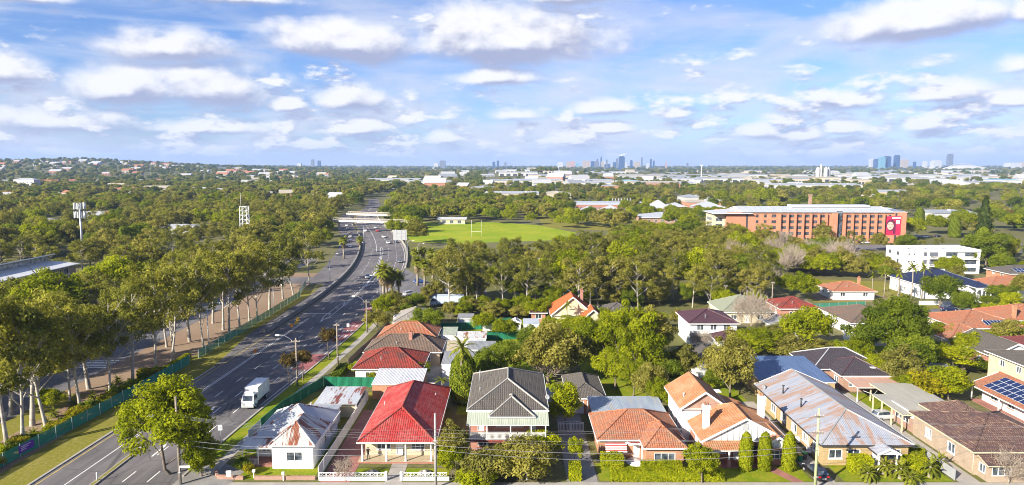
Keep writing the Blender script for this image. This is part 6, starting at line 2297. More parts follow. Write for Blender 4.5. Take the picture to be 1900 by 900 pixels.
# phone tower and lattice tower
p = at(155, 488)
keep(p.x - 6, p.x + 6, p.y - 60, p.y + 4)
t_ = thing('phone_tower', 'tall steel monopole phone tower crowned with white antenna panels', 'tower', (p.x, p.y, 0))
MB().tube([(0, 0, 0), (0, 0, 24)], [.55, .32], 10).build('mast', steel, t_)
for z in (19.5, 23.0):
    ringm = MB()
    for k in range(6):
        a = k * math.pi / 3
        ringm.bar((0, 0, z), (math.cos(a) * 2.0, math.sin(a) * 2.0, z), .12)
    ringm.build('head_frame', steel, t_)
    for k in range(9):
        a = k * 2 * math.pi / 9
        o = MB().box(-.28, .28, -.12, .12, -1.3, 1.3).build('antenna_panel', mat('antenna_grey', (.46, .47, .48), .5, .05), t_)
        o.location = (math.cos(a) * 2.1, math.sin(a) * 2.1, z + .3)
        o.rotation_euler = (0, 0, a + math.pi / 2)
p = at(456, 455)
keep(p.x - 5, p.x + 5, p.y - 45, p.y + 4)
t_ = thing('lattice_tower', 'slim white lattice radio tower rising out of the gum canopy', 'tower', (p.x, p.y, 0))
for sx in (-1, 1):
    for sy in (-1, 1):
        MB().bar((sx * 1.9, sy * 1.9, 0), (sx * 1.6, sy * 1.6, 19.5), .22).build('leg', white, t_)
for k in range(9):
    z0, z1 = k * 2.15, (k + 1) * 2.15
    mb = MB()
    w = 1.85 - k * .03
    for a, b in (((-w, -w), (w, -w)), ((w, -w), (w, w)), ((w, w), (-w, w)), ((-w, w), (-w, -w))):
        mb.bar((*a, z1), (*b, z1), .13)
        mb.bar((*a, z0), (*b, z1), .11)
    mb.build('brace', white, t_)
MB().tube([(-1.6, 0, 19.5), (-1.6, 0, 26)], .07, 5).build('whip_mast', white, t_)
for z in (11, 13):
    MB().lathe([(.1, -.3), (.8, -.15), (.9, .1), (.2, .2)], 10, (2.2, -1.2, z)).build('drum_antenna', white, t_)

# ------------------------------------------------------------------ footbridge and gantry sign
p0, p1 = at(636, 409, 6.2), at(745, 413, 6.2)
t_ = thing('footbridge', 'pale concrete footbridge crossing the highway', 'bridge', (0, 0, 0))
for nm, dz, dy in (('deck', 6.2, 0), ('far_ramp', 7.4, 38)):
    a, b = Vector((p0.x - 6, p0.y + dy, dz)), Vector((p1.x + (6 if dy == 0 else -2), p1.y + dy, dz))
    MB().bar(a, b, 4.2, 1.1).build(nm, mat('bridge_concrete', (.52, .47, .40), .9, .12, .2), t_)
    for s in (-1, 1):
        r_ = MB().bar(a + Vector((0, s * 2, 1.5)), b + Vector((0, s * 2, 1.5)), .12)
        n = 34
        for k in range(n + 1):
            q = a + (b - a) * k / n + Vector((0, s * 2, .5))
            r_.bar(q, q + Vector((0, 0, 1.1)), .09)
        tag(r_.build('railing', MATS['bridge_concrete'], t_), kind='stuff')
    for k in (.08, .80):
        q = a + (b - a) * k
        MB().box(q.x - .5, q.x + .5, q.y - 1, q.y + 1, 0, dz - .5).build('pier', concrete, t_)
p = at(744, 468)
t_ = thing('gantry_sign', 'large grey back of a road sign on two steel posts beside the highway', 'sign', (p.x, p.y, 0))
for sx in (-2.2, 2.4):
    MB().tube([(sx, 0, 0), (sx, 0, 10.5)], .16, 8).build('post', steel, t_)
for k in range(3):
    MB().box(-3.4, 2.8, -.2, -.08, 5.6 + k * 1.55, 5.6 + k * 1.55 + 1.5).build('sign_panel', greyp, t_)
for sx in (-1.8, .2, 2.0):
    MB().box(sx - .06, sx + .06, -.3, -.21, 5.5, 10.3).build('stiffener', steel, t_)
# median barrier walls of the highway
t_ = thing('retaining_wall', 'dark low concrete wall between ramp and highway', 'wall')
strip('wall', lambda y: xl(y) - 1.1, lambda y: xl(y) - .5, 160, 400, 0, concrete2, t_, z1=1.0)
strip('coping', lambda y: xl(y) - 1.15, lambda y: xl(y) - .45, 160, 400, 1.0, concrete2, t_, z1=1.1)
t_ = thing('crash_barrier', 'pale concrete crash barrier along the outer edge of the highway curve', 'barrier')
strip('barrier', lambda y: xr(y) + .45, lambda y: xr(y) + .85, 262, 520, 0, concrete, t_, z1=.9)

# ------------------------------------------------------------------ fences
def panel_fence(name, label, pts, h, m, pw=2.4, post_m=None, rib=.2, amp=.03, rail=True, th=.02, cat='fence'):
    t_ = thing(name, label, cat, (pts[0][0], pts[0][1], 0))
    o = Vector((pts[0][0], pts[0][1], 0))
    cache = {}
    for a, b in zip(pts, pts[1:]):
        a, b = Vector((*a[:2], 0)), Vector((*b[:2], 0))
        L = (b - a).length
        n = max(1, round(L / pw))
        w = L / n
        an = math.atan2((b - a).y, (b - a).x)
        key = round(w, 3)
        if key not in cache:
            mb = MB()
            k = max(2, int((w - .1) / (rib / 2))) if rib else 1
            vs_, fs = [], []
            for i in range(k + 1):
                x = .05 + (w - .1) * i / k
                y = amp * (1 if i % 2 else -1) if rib else 0
                vs_ += [(x, y, .05), (x, y, h - .04)]
            for i in range(k):
                fs.append((2 * i, 2 * i + 2, 2 * i + 3, 2 * i + 1))
            mb.idx(vs_, fs)
            if rail:
                mb.box(.04, w - .04, -.03, .03, h - .06, h).box(.04, w - .04, -.03, .03, .02, .08)
            cache[key] = (mb.mesh('panel', m), MB().box(-.035, .035, -.035, .035, 0, h + .03).mesh('post', post_m or m))
        for i in range(n):
            q = a + (b - a) * i / n - o
            for nm, me in (('panel', cache[key][0]), ('post', cache[key][1])):
                ob = obj(nm, me, t_)
                ob.location = q
                ob.rotation_euler = (0, 0, an)
        ob = obj('post', cache[key][1], t_)
        ob.location = b - o
        ob.rotation_euler = (0, 0, an)
    return t_


g2 = lambda *ps: [tuple(at(*p)[:2]) for p in ps]
panel_fence('steel_fence', 'dark green ribbed steel fence beside the footpath by the white corner house', [(-38.0, 99.6), (-37.3, 107.5), (-34.2, 120)], 1.8, fence_green)
panel_fence('steel_fence', 'green ribbed steel fence across the back of the corner yard', [(-34.1, 120.1), (-25.0, 119.7)], 1.8, fence_green)
panel_fence('steel_fence', 'short green and white gate panels beside the corner house', [(-38.2, 95.2), (-38.0, 99.3)], 1.7, white)
panel_fence('boundary_fence', 'long white sheet fence between the corner house and the red drive', [(-24.75, 83.4), (-24.6, 113)], 1.7, mat('white_fence_sheet', (.66, .66, .65), .6, .08), rib=0)
for px, py, a in ((553, 600, 'yellow'), (550, 607, 'yellow'), (541, 612, 'orange')):
    q = at(px, py)
    t_ = thing('chevron_sign', f'small {a} marker sign on the nose of the slip lane island', 'sign', (q.x, q.y, 0), 0, 'marker signs on the island nose')
    MB().tube([(0, 0, 0), (0, 0, 1.2)], .05, 6).build('post', steel, t_)
    MB().box(-.4, .4, -.06, -.03, .7, 1.5).build('plate', mat(a + '_plate', (.8, .45, .02) if a == 'yellow' else (.8, .28, .02), .6, .05), t_)
panel_fence('steel_fence', 'green steel fence behind the rusty white shed', g2((900, 631), (1003, 628)), 1.8, fence_green)
panel_fence('steel_fence', 'green steel fence behind the garden shed lawn', g2((818, 613), (893, 611)), 1.8, fence_green)
panel_fence('steel_fence', 'green steel fence beyond the white garden shed', g2((893, 606), (948, 602)), 1.8, fence_green)
panel_fence('timber_fence', 'dark timber fence along the highway footpath by the second row', [(xr(135) + 6.4, 134), (xr(150) + 6.6, 150), (xr(168) + 7, 168)], 1.1, timber, rib=.15)
panel_fence('timber_fence', 'grey timber fence beside the big fig tree garden', [(78, 118), (86, 126), (90, 134)], 1.6, timber, rib=.15)
panel_fence('timber_fence', 'timber side fence left of the orange bungalow garage', [(24.2, 90), (24.0, 107)], 1.6, timber, rib=.15)
panel_fence('timber_fence', 'dark fence closing the long back lawn', [(12.6, 141), (24, 141)], 1.8, dark, rib=.15)
panel_fence('boundary_fence', 'grey mesh gate and fence along the villa driveway', [(56.4, 83), (56.2, 112)], 1.4, mat('grey_mesh', (.30, .31, .32), .6, .1), rib=0)
panel_fence('boundary_fence', 'low white wall with piers in front of the navy roofed house', g2((1705, 566), (1768, 566)), 1.2, white, rib=0, pw=4)
panel_fence('boundary_fence', 'low white wall right of the navy house gate', g2((1795, 563), (1838, 561)), 1.2, white, rib=0, pw=4)
# green shade-cloth mesh fences: half see-through cloth on posts
m, t, bs, out = new_mat('green_shade_cloth')
n_ = t.noise(coords(t, 'obj'), 1.1, 4, .6)
t.put(bs.inputs['Base Color'], t.mix(n_, (.01, .14, .10), (.03, .30, .20)))
bs.inputs['Roughness'].default_value = .8
tb = t.node('ShaderNodeBsdfTransparent')
mx = t.node('ShaderNodeMixShader')
mx.inputs[0].default_value = .78
t.l.new(tb.outputs[0], mx.inputs[1])
t.l.new(bs.outputs[0], mx.inputs[2])
t.l.new(mx.outputs[0], out.inputs[0])
cloth = m
panel_fence('mesh_fence', 'green shade-cloth fence along the highway verge below the gum row', [(-68.6, 66), (-67.6, 90), (-66.4, 103), (-65.6, 118), (-65.0, 134)], 1.9, cloth, 3.0, steel, rib=0, rail=False)
panel_fence('mesh_fence', 'green shade-cloth fence around the mulched bank of gum trees', [(-65.0, 138), (-64.4, 169), (-64.2, 204)], 1.9, cloth, 3.0, steel, rib=0, rail=False)
panel_fence('mesh_fence', 'green shade-cloth fence near the cross street', [(-65.5, 207), (-68.5, 224)], 1.9, cloth, 3.0, steel, rib=0, rail=False)
panel_fence('mesh_fence', 'green shade-cloth fence across the vacant lot', g2((1452, 577), (1605, 570)), 1.7, cloth, 3.0, steel, rib=0, rail=False)
# purple banner on the mesh fence: three lines of small white print
purple = mat('purple_banner', (.10, .02, .30), .6, .1)
bn = tag(MB().box(-.02, .02, 0, 2.6, .55, 1.6).build('banner', purple), 'purple banner with white print tied to the green mesh fence', 'banner')
bn.location = (-67.55, 89.7, 0)
bn.rotation_euler = (0, 0, R(-5))
for k in range(3):
    q = MB()
    for j in range(9 - k * 2):
        q.face([(.025, .3 + j * .2, 1.35 - k * .26), (.025, .45 + j * .2, 1.35 - k * .26), (.025, .45 + j * .2, 1.44 - k * .26), (.025, .3 + j * .2, 1.44 - k * .26)])
    q.build('printed_line', white, bn)

# front fence of the red roofed house
t_ = thing('front_fence', 'low white front fence with scroll panels before the red roofed house', 'fence', (-24.6, 83.0, 0))
MB().box(0, 8.4, -.1, .1, 0, .45).build('plinth', white, t_)
MB().box(10.7, 16.6, -.1, .1, 0, .45).build('plinth', white, t_)
sp = MB()
for k in range(2):
    s = .19
    for i in range(10):
        a0, a1 = i * math.pi / 5, (i + 1) * math.pi / 5
        cx_ = .25 + k * .45
        sp.bar((cx_ + s * math.cos(a0), 0, .78 + s * math.sin(a0)), (cx_ + s * math.cos(a1), 0, .78 + s * math.sin(a1)), .035)
sp.box(0, .93, -.03, .03, 1.0, 1.06).box(0, .05, -.03, .03, .45, 1.0)
sme = sp.mesh('scroll_panel', white)
for x in [k * .93 for k in range(9)] + [10.75 + k * .93 for k in range(6)]:
    o = obj('scroll_panel', sme, t_)
    o.location = (x, 0, 0)
for x in (8.55, 10.5):
    MB().box(x - .16, x + .16, -.16, .16, 0, 1.15).build('pier', white, t_)
# low brick wall of the corner house
t_ = thing('garden_wall', 'low brown brick wall with steps in front of the corner house', 'wall', (-38.5, 83.2, 0))
for (a, b) in (((0, 1.6), (.8, .3)), ((.8, .3), (4.2, 0)), ((5.6, 0), (13.4, 0))):
    MB().bar((*a, .25), (*b, .25), .28, .5).build('wall_section', brick_brown, t_)
# lawn ornaments: round white stone rings
for x in (-18.2, -11.3):
    o = MB().lathe([(.85, 0), (.85, .16), (.55, .18), (.5, .1), (.3, .1), (.28, .45), (.02, .5)], 16).build('planter_ring', concrete)
    tag(o, 'round white stone planter ring set in the front lawn of the red roofed house', 'planter', 'planter rings on the two small lawns').location = (x, 84.9, .02)
# bins, letterboxes, signs
def wheelie_bin(label, x, y, body, lid, rz=0):
    t_ = thing('wheelie_bin', label, 'bin', (x, y, .02), rz)
    MB().idx([(-.25, -.3, .08), (.25, -.3, .08), (.25, .3, .08), (-.25, .3, .08), (-.29, -.36, .95), (.29, -.36, .95), (.29, .38, .95), (-.29, .38, .95)],
             [(0, 1, 5, 4), (1, 2, 6, 5), (2, 3, 7, 6), (3, 0, 4, 7), (3, 2, 1, 0)]).build('body', body, t_)
    MB().box(-.31, .31, -.4, .42, .955, 1.04, taper=.04).build('lid', lid, t_)
    for s in (-1, 1):
        MB().tube([(s * .26, .33, .1), (s * .32, .33, .1)], .1, 8).build('wheel', tyre_m, t_)


bg, bl_g, bl_y, bl_r = mat('bin_green', (.03, .20, .08), .6, .1), mat('bin_lid_green', (.02, .32, .08), .5, .1), mat('bin_lid_yellow', (.55, .36, .03), .5, .1), mat('bin_lid_magenta', (.42, .01, .10), .5, .1)
wheelie_bin('green wheelie bin with yellow lid beside the black hatchback', 39.0, 88.6, bg, bl_y)
wheelie_bin('dark wheelie bin with bright green lid beside the yellow lidded bin', 39.8, 89.2, dark, bl_g, .2)
wheelie_bin('dark bin with magenta lid on the corner house porch', -35.9, 86.6, dark, bl_r)
wheelie_bin('dark bin with yellow lid behind the magenta lidded bin', -35.7, 88.0, dark, bl_y)
for x, y, lab in ((-33.1, 83.6, 'small white letterbox by the corner house path'), (-29.1, 82.9, 'white letterbox post in front of the corner house lawn'), (1.9, 83.2, 'white letterbox before the balcony house'), (20.6, 83.0, 'white letterbox by the orange bungalow hedge')):
    t_ = thing('letterbox', lab, 'letterbox', (x, y, 0))
    post(t_, 0, 0, 0, .85, .09)
    MB().box(-.18, .18, -.16, .16, .853, 1.15, taper=.03).build('box', white, t_)
for px, py, top, lab, c in ((410, 822, 787, 'white backed road sign on the grass beside the highway', white), (474, 660, 648, 'small orange warning sign on the far kerb', mat('orange_sign', (.7, .22, .03), .6)), (265, 740, 728, 'small red and yellow sign on the mesh fence', mat('red_sign', (.5, .05, .03), .6)),
                            (646, 614, 600, 'white kerb sign by the bus lane', white), (425, 893, 872, 'thin white post on the corner paving', white)):
    p = at(px, py)
    t_ = thing('road_sign', lab, 'sign', (p.x, p.y, 0), R(8))
    hh = max(1.4, (py - top) / FPX * depth_of(p))
    MB().tube([(0, 0, 0), (0, 0, hh)], .035, 6).build('post', steel, t_)
    MB().box(-.3, .3, -.06, -.037, hh - .8, hh).build('plate', c, t_)
MB_ = MB().lathe([(.09, 0), (.09, 1.0), (.05, 1.05)], 10)
tag(MB_.build('marker_post', white), 'white marker post on the end of the concrete median', 'post').location = (-52.6, 82.6, .2)
p = at(345, 880)
t_ = thing('street_sign', 'white street name blade on the corner pole', 'sign', (P1.x + .15, P1.y - .3, 0), R(2))
MB().tube([(0, 0, 0), (0, 0, 2.6)], .03, 6).build('post', steel, t_)
MB().box(.03, 1.3, -.02, .02, 2.35, 2.6).build('blade', white, t_)
for x, y, lab in ((60.5, 110.5, 'rotary clothesline on the lawn behind the beige carport'), (-4.0, 140.5, 'rotary clothesline in the yard behind the white garage'), (30, 113, 'rotary clothesline behind the twin gabled bungalow')):
    t_ = thing('clothesline', lab, 'clothesline', (x, y, 0), x)
    MB().tube([(0, 0, 0), (0, 0, 2.0)], .035, 6).build('post', steel, t_)
    for k in range(4):
        a = k * math.pi / 2
        MB().bar((0, 0, 1.75), (1.7 * math.cos(a), 1.7 * math.sin(a), 2.05), .05).build('arm', white, t_)
# rugby posts on the oval
p = at(884, 440)
t_ = thing('goal_posts', 'white rugby goal posts on the sports oval', 'goal posts', (p.x, p.y, 0))
for s in (-2.7, 2.7):
    MB().tube([(s, 0, 0), (s, 0, 9.5)], .06, 6).build('upright', white, t_)
MB().bar((-2.7, 0, 3), (2.7, 0, 3), .12).build('crossbar', white, t_)
p = at(838, 416)
t_ = thing('pavilion', 'small cream pavilion beside the sports oval', 'pavilion', (p.x, p.y, 0))
wing(t_, -9, 9, 0, 8, 0, 3.4, cream, S=wins(18, 3, 2.5, .4, 2.6))
slab_roof(t_, [(-10, -1, 3.5), (10, -1, 3.5), (10, 9, 4.1), (-10, 9, 4.1)], m_white, .2)
# verandah person: one continuous skinned body
def person(label, x, y, z, rz):
    J = {'pel': (0, 0, .95), 'ch': (0, .02, 1.28), 'nk': (0, .02, 1.48), 'hd': (0, -.02, 1.62), 'ht': (0, -.01, 1.74), 'ls': (-.19, .02, 1.42), 'le': (-.27, .04, 1.15), 'lh': (-.22, -.14, .98), 'rs': (.19, .02, 1.42), 're': (.27, .03, 1.15), 'rh': (.20, -.16, 1.02),
         'lk': (-.11, -.02, .50), 'lf': (-.12, .03, .08), 'lt': (-.13, -.16, .04), 'rk': (.11, -.01, .50), 'rf': (.12, .03, .08), 'rt': (.14, -.16, .04)}
    Rr = {'pel': .15, 'ch': .155, 'nk': .06, 'hd': .10, 'ht': .085, 'ls': .07, 'le': .05, 'lh': .04, 'rs': .07, 're': .05, 'rh': .04, 'lk': .065, 'lf': .045, 'lt': .04, 'rk': .065, 'rf': .045, 'rt': .04}
    ks = list(J)
    E_ = [('pel', 'ch'), ('ch', 'nk'), ('nk', 'hd'), ('hd', 'ht'), ('ch', 'ls'), ('ls', 'le'), ('le', 'lh'), ('ch', 'rs'), ('rs', 're'), ('re', 'rh'), ('pel', 'lk'), ('lk', 'lf'), ('lf', 'lt'), ('pel', 'rk'), ('rk', 'rf'), ('rf', 'rt')]
    me = bpy.data.meshes.new('body')
    me.from_pydata([J[k] for k in ks], [(ks.index(a), ks.index(b)) for a, b in E_], [])
    m, t, bs, _ = new_mat('dark_clothes_and_skin')
    s_ = t.node('ShaderNodeSeparateXYZ')
    t.put(s_.inputs[0], coords(t, 'obj'))
    c = t.mix(t.smooth(s_.outputs[2], .93, .96), (.02, .022, .035), (.06, .055, .06))
    c = t.mix(t.smooth(s_.outputs[2], 1.50, 1.52), c, (.42, .26, .18))
    c = t.mix(t.smooth(s_.outputs[2], 1.67, 1.69), c, (.02, .015, .01))
    t.put(bs.inputs['Base Color'], c)
    me.materials.append(m)
    o = link(bpy.data.objects.new('person', me))
    sk = o.modifiers.new('skin', 'SKIN')
    for i, k in enumerate(ks):
        me.skin_vertices[0].data[i].radius = (Rr[k], Rr[k] * (.75 if k in ('pel', 'ch') else 1))
        me.skin_vertices[0].data[i].use_root = (k == 'pel')
    o.modifiers.new('sub', 'SUBSURF').levels = 1
    o.modifiers['sub'].render_levels = 2
    o.location = (x, y, z)
    o.rotation_euler = (0, 0, rz)
    tag(o, label, 'person')
    return o


person('person in dark clothes standing on the verandah of the red roofed house', -19.55, 88.95, .17, .2)
# ------------------------------------------------------------------ planting
def pl(key, px, py, top, label, group=None, wpx=None):
    p = at(px, py)
    s = FPX / depth_of(p)
    return plant(key, p.x, p.y, (py - top) / s * 1.02, label, group, wpx / s if wpx else None)


# front gardens
p = at(338, 886)
plant('street', p.x - 2.0, p.y + 1.0, 13.4, 'large leafy bright green street tree behind the corner timber pole', w=11.6, rz=.6)
pl('brt0', 374, 884, 800, 'smaller leafy tree joined to the right side of the corner street tree', wpx=66)
pl('shrub', 376, 880, 838, 'round light green bush at the foot of the corner street tree', wpx=46)
hedge('dark green roadside hedge before the lichen-spotted house', -33.6, -31.8, 122, 130, 1.4, lf_dark, dens=50, leaf=.16)
pl('autumn', 537, 716, 650, 'brown-leaved street tree beside the dark green fence', wpx=32)
pl('autumn', 562, 706, 645, 'yellow-brown street tree behind the timber pole', wpx=44)
pl('autumn', 611, 668, 603, 'thin brown street tree near the kerb beyond the green fence', wpx=34)
pl('conif', 860, 746, 652, 'dense dark green conifer between red and grey roofs', wpx=50)
pl('king', 858, 752, 628, 'slender tall palm beside the dark conifer')
pl('olv0', 843, 868, 785, 'tall olive shrub between the red roof and the balcony house', wpx=58)
pl('lime', 838, 885, 828, 'bright green shrub at the foot of the grey pole garden', wpx=50)
pl('shrubo', 905, 889, 832, 'broad olive bush below the white balcony', wpx=112)
pl('shrubo', 968, 889, 818, 'large brownish olive bush in front of the balcony house', wpx=124)
pl('shrub', 880, 898, 866, 'low bright green bush on the balcony house boundary', wpx=80)
pl('lime', 1003, 850, 795, 'rounded yellow-green tree at the balcony corner', wpx=64)
pl('lime', 1050, 800, 702, 'tall bright green tree beside the long driveway', wpx=58)
pl('lime', 1066, 868, 805, 'narrow bright green tree along the driveway edge', wpx=26)
hedge('narrow clipped hedge column at the driveway entrance', 7.3, 8.8, 82.6, 84.4, 2.0)
hedge('square clipped hedge under the striped awning', 11.9, 14.8, 86.4, 88.4, 1.5)
hedge('clipped hedge under the triple window of the orange bungalow', 16.9, 22.2, 84.7, 86.2, 1.3)
hedge('long clipped front hedge along the street before the orange bungalow', 12.6, 27.0, 82.6, 83.9, 1.3)
pl('brt0', 1302, 896, 822, 'bushy bright green tree between the two bungalows', wpx=66)
for i, (px, lab) in enumerate(((1383, 'clipped columnar cypress beside the dark verandah'), (1418, 'middle clipped columnar cypress of the three by the brick path'), (1463, 'clipped columnar cypress at the right corner of the twin gabled bungalow'))):
    pl('cyp', px, 873, 800, lab, 'columnar cypresses', 25)
hedge('cube clipped lime hedge left of the white portico', 44.2, 46.9, 84.6, 86.4, 2.1)
hedge('cube clipped lime hedge right of the white portico', 51.4, 54.0, 84.6, 86.4, 2.0)
for px, py, s in ((1610, 893, 1.9), (1640, 880, 2.0), (1670, 888, 2.2), (1700, 872, 2.0), (1725, 885, 2.2), (1690, 898, 1.6), (1600, 878, 1.5), (1740, 868, 1.7)):
    q = at(px, py)
    plant('cycad', q.x, q.y, s, 'spiky green cycad in the bed below the yellow brick villas', 'cycads by the villas', w=3.0)
pl('shrub', 1690, 850, 826, 'leafy shrub between the portico hedge and the grey fence', wpx=50)
pl('bare1', 1870, 898, 850, 'bare branched shrub in front of the brown tiled house', wpx=60)
pl('shruby', 462, 880, 862, 'small shrub on the corner house lawn edge', wpx=22)
pl('shrubd', 452, 872, 850, 'dark dry shrub beside the corner brick wall', wpx=30)
pl('bare1', 640, 893, 858, 'silvery bare shrub on the white front fence', wpx=40)
# back gardens
for px, py, t0, k, w, lab in ((1140, 722, 640, 'brt0', 84, 'bright leafy tree over the left edge of the back lawn'), (1062, 702, 622, 'olv1', 92, 'olive tree beyond the driveway garage roof'), (1192, 708, 608, 'brt1', 92, 'yellow-green tree beside the tall palm'), (905, 722, 646, 'brd0', 62, 'dark tree beside the white double garage'), (1085, 660, 600, 'brt1', 70, 'bright tree beneath the steep orange roof'), (1265, 700, 640, 'olv0', 62, 'grey-green tree beside the shaded grey roof'), (1240, 735, 668, 'brd1', 60, 'dense shrub tree on the twin gabled boundary'), (1430, 650, 600, 'olv0', 70, 'olive shrub beside the white cottage'), (1580, 690, 630, 'brt1', 60, 'bright tree behind the dark tiled house'), (1610, 655, 600, 'brd0', 50, 'dark tree tucked left of the fig'), (1800, 665, 615, 'brt0', 66, 'leafy tree near the terracotta solar house')):
    pl(k, px, py, t0, lab, None, w)
pl('brd0', 936, 700, 633, 'dark green round tree behind the balcony house', wpx=78)
pl('olv1', 1018, 712, 598, 'large olive green tree behind the driveway garage', wpx=112)
pl('bare0', 1015, 712, 668, 'bare twiggy shrub under the large olive tree', wpx=60)
pl('brd1', 990, 672, 605, 'dark tree at the back of the long yard', wpx=60)
pl('brt1', 1105, 690, 592, 'bright yellow-green spreading tree left of the back lawn', wpx=90)
pl('jac', 1160, 700, 588, 'feathery bright green tree behind the back lawn', wpx=110)
pl('olv0', 1215, 668, 572, 'grey-green tree beside the plum roofed house', wpx=76)
pl('king', 1187, 680, 568, 'tall palm rising among the back garden trees')
pl('brt0', 1175, 735, 660, 'rounded yellow-green bush along the back lawn edge', wpx=60)
pl('olv1', 1205, 752, 672, 'tall mixed hedge shrub right of the back lawn', wpx=66)
pl('brt1', 1226, 765, 700, 'leafy shrub at the side of the twin gabled bungalow', wpx=50)
pl('olv0', 1355, 740, 620, 'tall olive-brown tree behind the twin gabled bungalow', wpx=90)
pl('olv1', 1325, 715, 640, 'smaller olive tree beside the tall olive-brown tree', wpx=50)
pl('shrub', 1320, 722, 696, 'bright shrub beneath the tall olive-brown tree', wpx=36)
pl('brt0', 1492, 655, 563, 'dense bright green tree left of the brown-grey roof', wpx=98)
pl('brt1', 1400, 668, 610, 'pale green shrub mass behind the blue roof', wpx=90)
pl('olv1', 1460, 672, 622, 'grey-green shrubs behind the dark tiled house', wpx=80)
pl('olv0', 1520, 668, 628, 'pale flowering shrubs along the back fence', wpx=76)
pl('fig', 1655, 682, 553, 'huge spreading dark green fig tree among the houses', wpx=136)
pl('brd0', 1690, 705, 620, 'dark green tree under the right side of the fig', wpx=80)
pl('olv0', 1668, 722, 640, 'olive tree in front of the huge fig', wpx=72)
pl('brt0', 1630, 712, 652, 'bright green tree left of the olive tree below the fig', wpx=58)
pl('brt1', 1750, 640, 598, 'neat round lime tree beside the terracotta roofs', wpx=68)
pl('lime', 1765, 690, 638, 'yellow-green round tree over the timber shed', wpx=84)
pl('shruby', 1720, 742, 690, 'yellow flowering bush behind the beige carport', wpx=78)
pl('lime', 1760, 742, 676, 'bright bush right of the yellow flowering bush', wpx=72)
pl('brt0', 1680, 735, 690, 'leafy lime bush left of the yellow flowering bush', wpx=52)
pl('shrubd', 1825, 690, 668, 'clipped dark bush beside the brick gable house', wpx=44)
pl('lime', 1830, 640, 612, 'small bright shrub in the garden of the solar row house', wpx=42)
pl('king', 1873, 645, 612, 'garden palm before the orange tiled house', wpx=40)
pl('brd1', 1745, 575, 512, 'dense rounded green tree in front of the navy roofed house', wpx=78)
pl('brd0', 1860, 570, 528, 'dark green tree before the orange roofed house', wpx=50)
pl('brd1', 1835, 575, 548, 'dark clipped garden tree beside the white wall', wpx=40)
pl('bare0', 1393, 620, 552, 'large pale bare tree in front of the pale green roof', wpx=84)
pl('bare1', 1300, 648, 622, 'leafless shrub beside the low plum roof', wpx=50)
pl('lime', 1070, 625, 585, 'light green tree below the steep orange roof', wpx=70)
pl('king', 1052, 612, 560, 'small palm in front of the steep orange roof')
pl('brt0', 1040, 645, 592, 'leafy tree right of the green back fence', wpx=70)
pl('brd0', 795, 620, 570, 'bright leafy tree beside the pale grey roof', wpx=58)
pl('lime', 770, 625, 590, 'light green tree before the pale grey roof', wpx=40)
pl('brt1', 775, 705, 672, 'leafy green shrub between the white ribbed roof and red roof', wpx=44)
pl('brt0', 660, 695, 668, 'yellow-green shrub left of the lichen-spotted house', wpx=26)
pl('shrub', 690, 712, 690, 'small green shrub beside the white ribbed roof', wpx=20)
pl('king', 820, 735, 700, 'low feathery palm beside the conifer', wpx=40)
for px, py, t0 in ((712, 565, 492), (727, 560, 500), (740, 556, 505), (718, 560, 502)):
    pl('fan', px, py, t0, 'fan palm with shaggy dead skirt in the roadside clump', 'fan palms in the roadside clump')
for px, py, t0 in ((775, 530, 478), (788, 532, 484), (803, 528, 474), (822, 530, 484), (770, 500, 462), (785, 498, 460), (800, 500, 462), (815, 505, 466)):
    pl('fan', px, py, t0, 'fan palm in the grove beside the slip road', 'fan palms beside the slip road')
for px, py, t0, lab in ((638, 480, 440, 'fan palm on the ramp verge'), (668, 470, 440, 'small fan palm against the retaining wall')):
    pl('fan', px, py, t0, lab)
for px, py, t0 in ((1690, 560, 488), (1665, 562, 500), (1710, 556, 490), (1640, 552, 500), (1618, 548, 506)):
    pl('king', px, py, t0, 'feather palm in the grove left of the navy roofed house', 'feather palms near the navy roof')
pl('olv0', 735, 590, 548, 'olive bush beside the pole with lamp arm', wpx=60)
pl('olv1', 700, 612, 575, 'dry hedge shrub by the bus lane', wpx=50)
pl('brd0', 750, 578, 550, 'dense shrub behind the pale grey roof', wpx=50)
# shrub fringe below the belt and garden plants along the mesh fence
rr = random.Random(21)
for k in range(16):
    q = at(840 + k * 13 + rr.uniform(-5, 5), 588 + rr.uniform(-6, 8))
    plant(rr.choice(('olv0', 'brt1', 'mid0', 'brd1')), q.x, q.y, rr.uniform(3.5, 6), 'leafy garden tree at the foot of the central gum belt', 'garden trees at the foot of the gum belt', w=rr.uniform(4.5, 7))
for k in range(30):
    y = 80 + k * 1.55 + rr.uniform(-.6, .6)
    plant(rr.choice(('shrub', 'shruby', 'shrubd')), -68.9 - .9 * rr.random() + .05 * (y - 84), y, rr.uniform(1.3, 2.3), 'low shrub growing behind the highway mesh fence', 'shrubs behind the mesh fence', w=rr.uniform(2.2, 3.2))
for k in range(9):
    plant('cycad', -71.5 + rr.uniform(-1.5, 1.5), 88 + k * 4.2, 1.3, 'spiky cycad in the mulch bed behind the mesh fence', 'cycads behind the mesh fence', w=2.4)
hedge('long clipped yellow-green hedge between mulch bank and garden', -70.5, -66.2, 124.5, 126.2, 1.6, lf_yellow, dens=60, leaf=.16)
hedge('clipped hedge along the mesh fence near the slim lamp pole', -66.6, -65.5, 126.4, 136, 1.7, lf_lime, dens=60, leaf=.16)
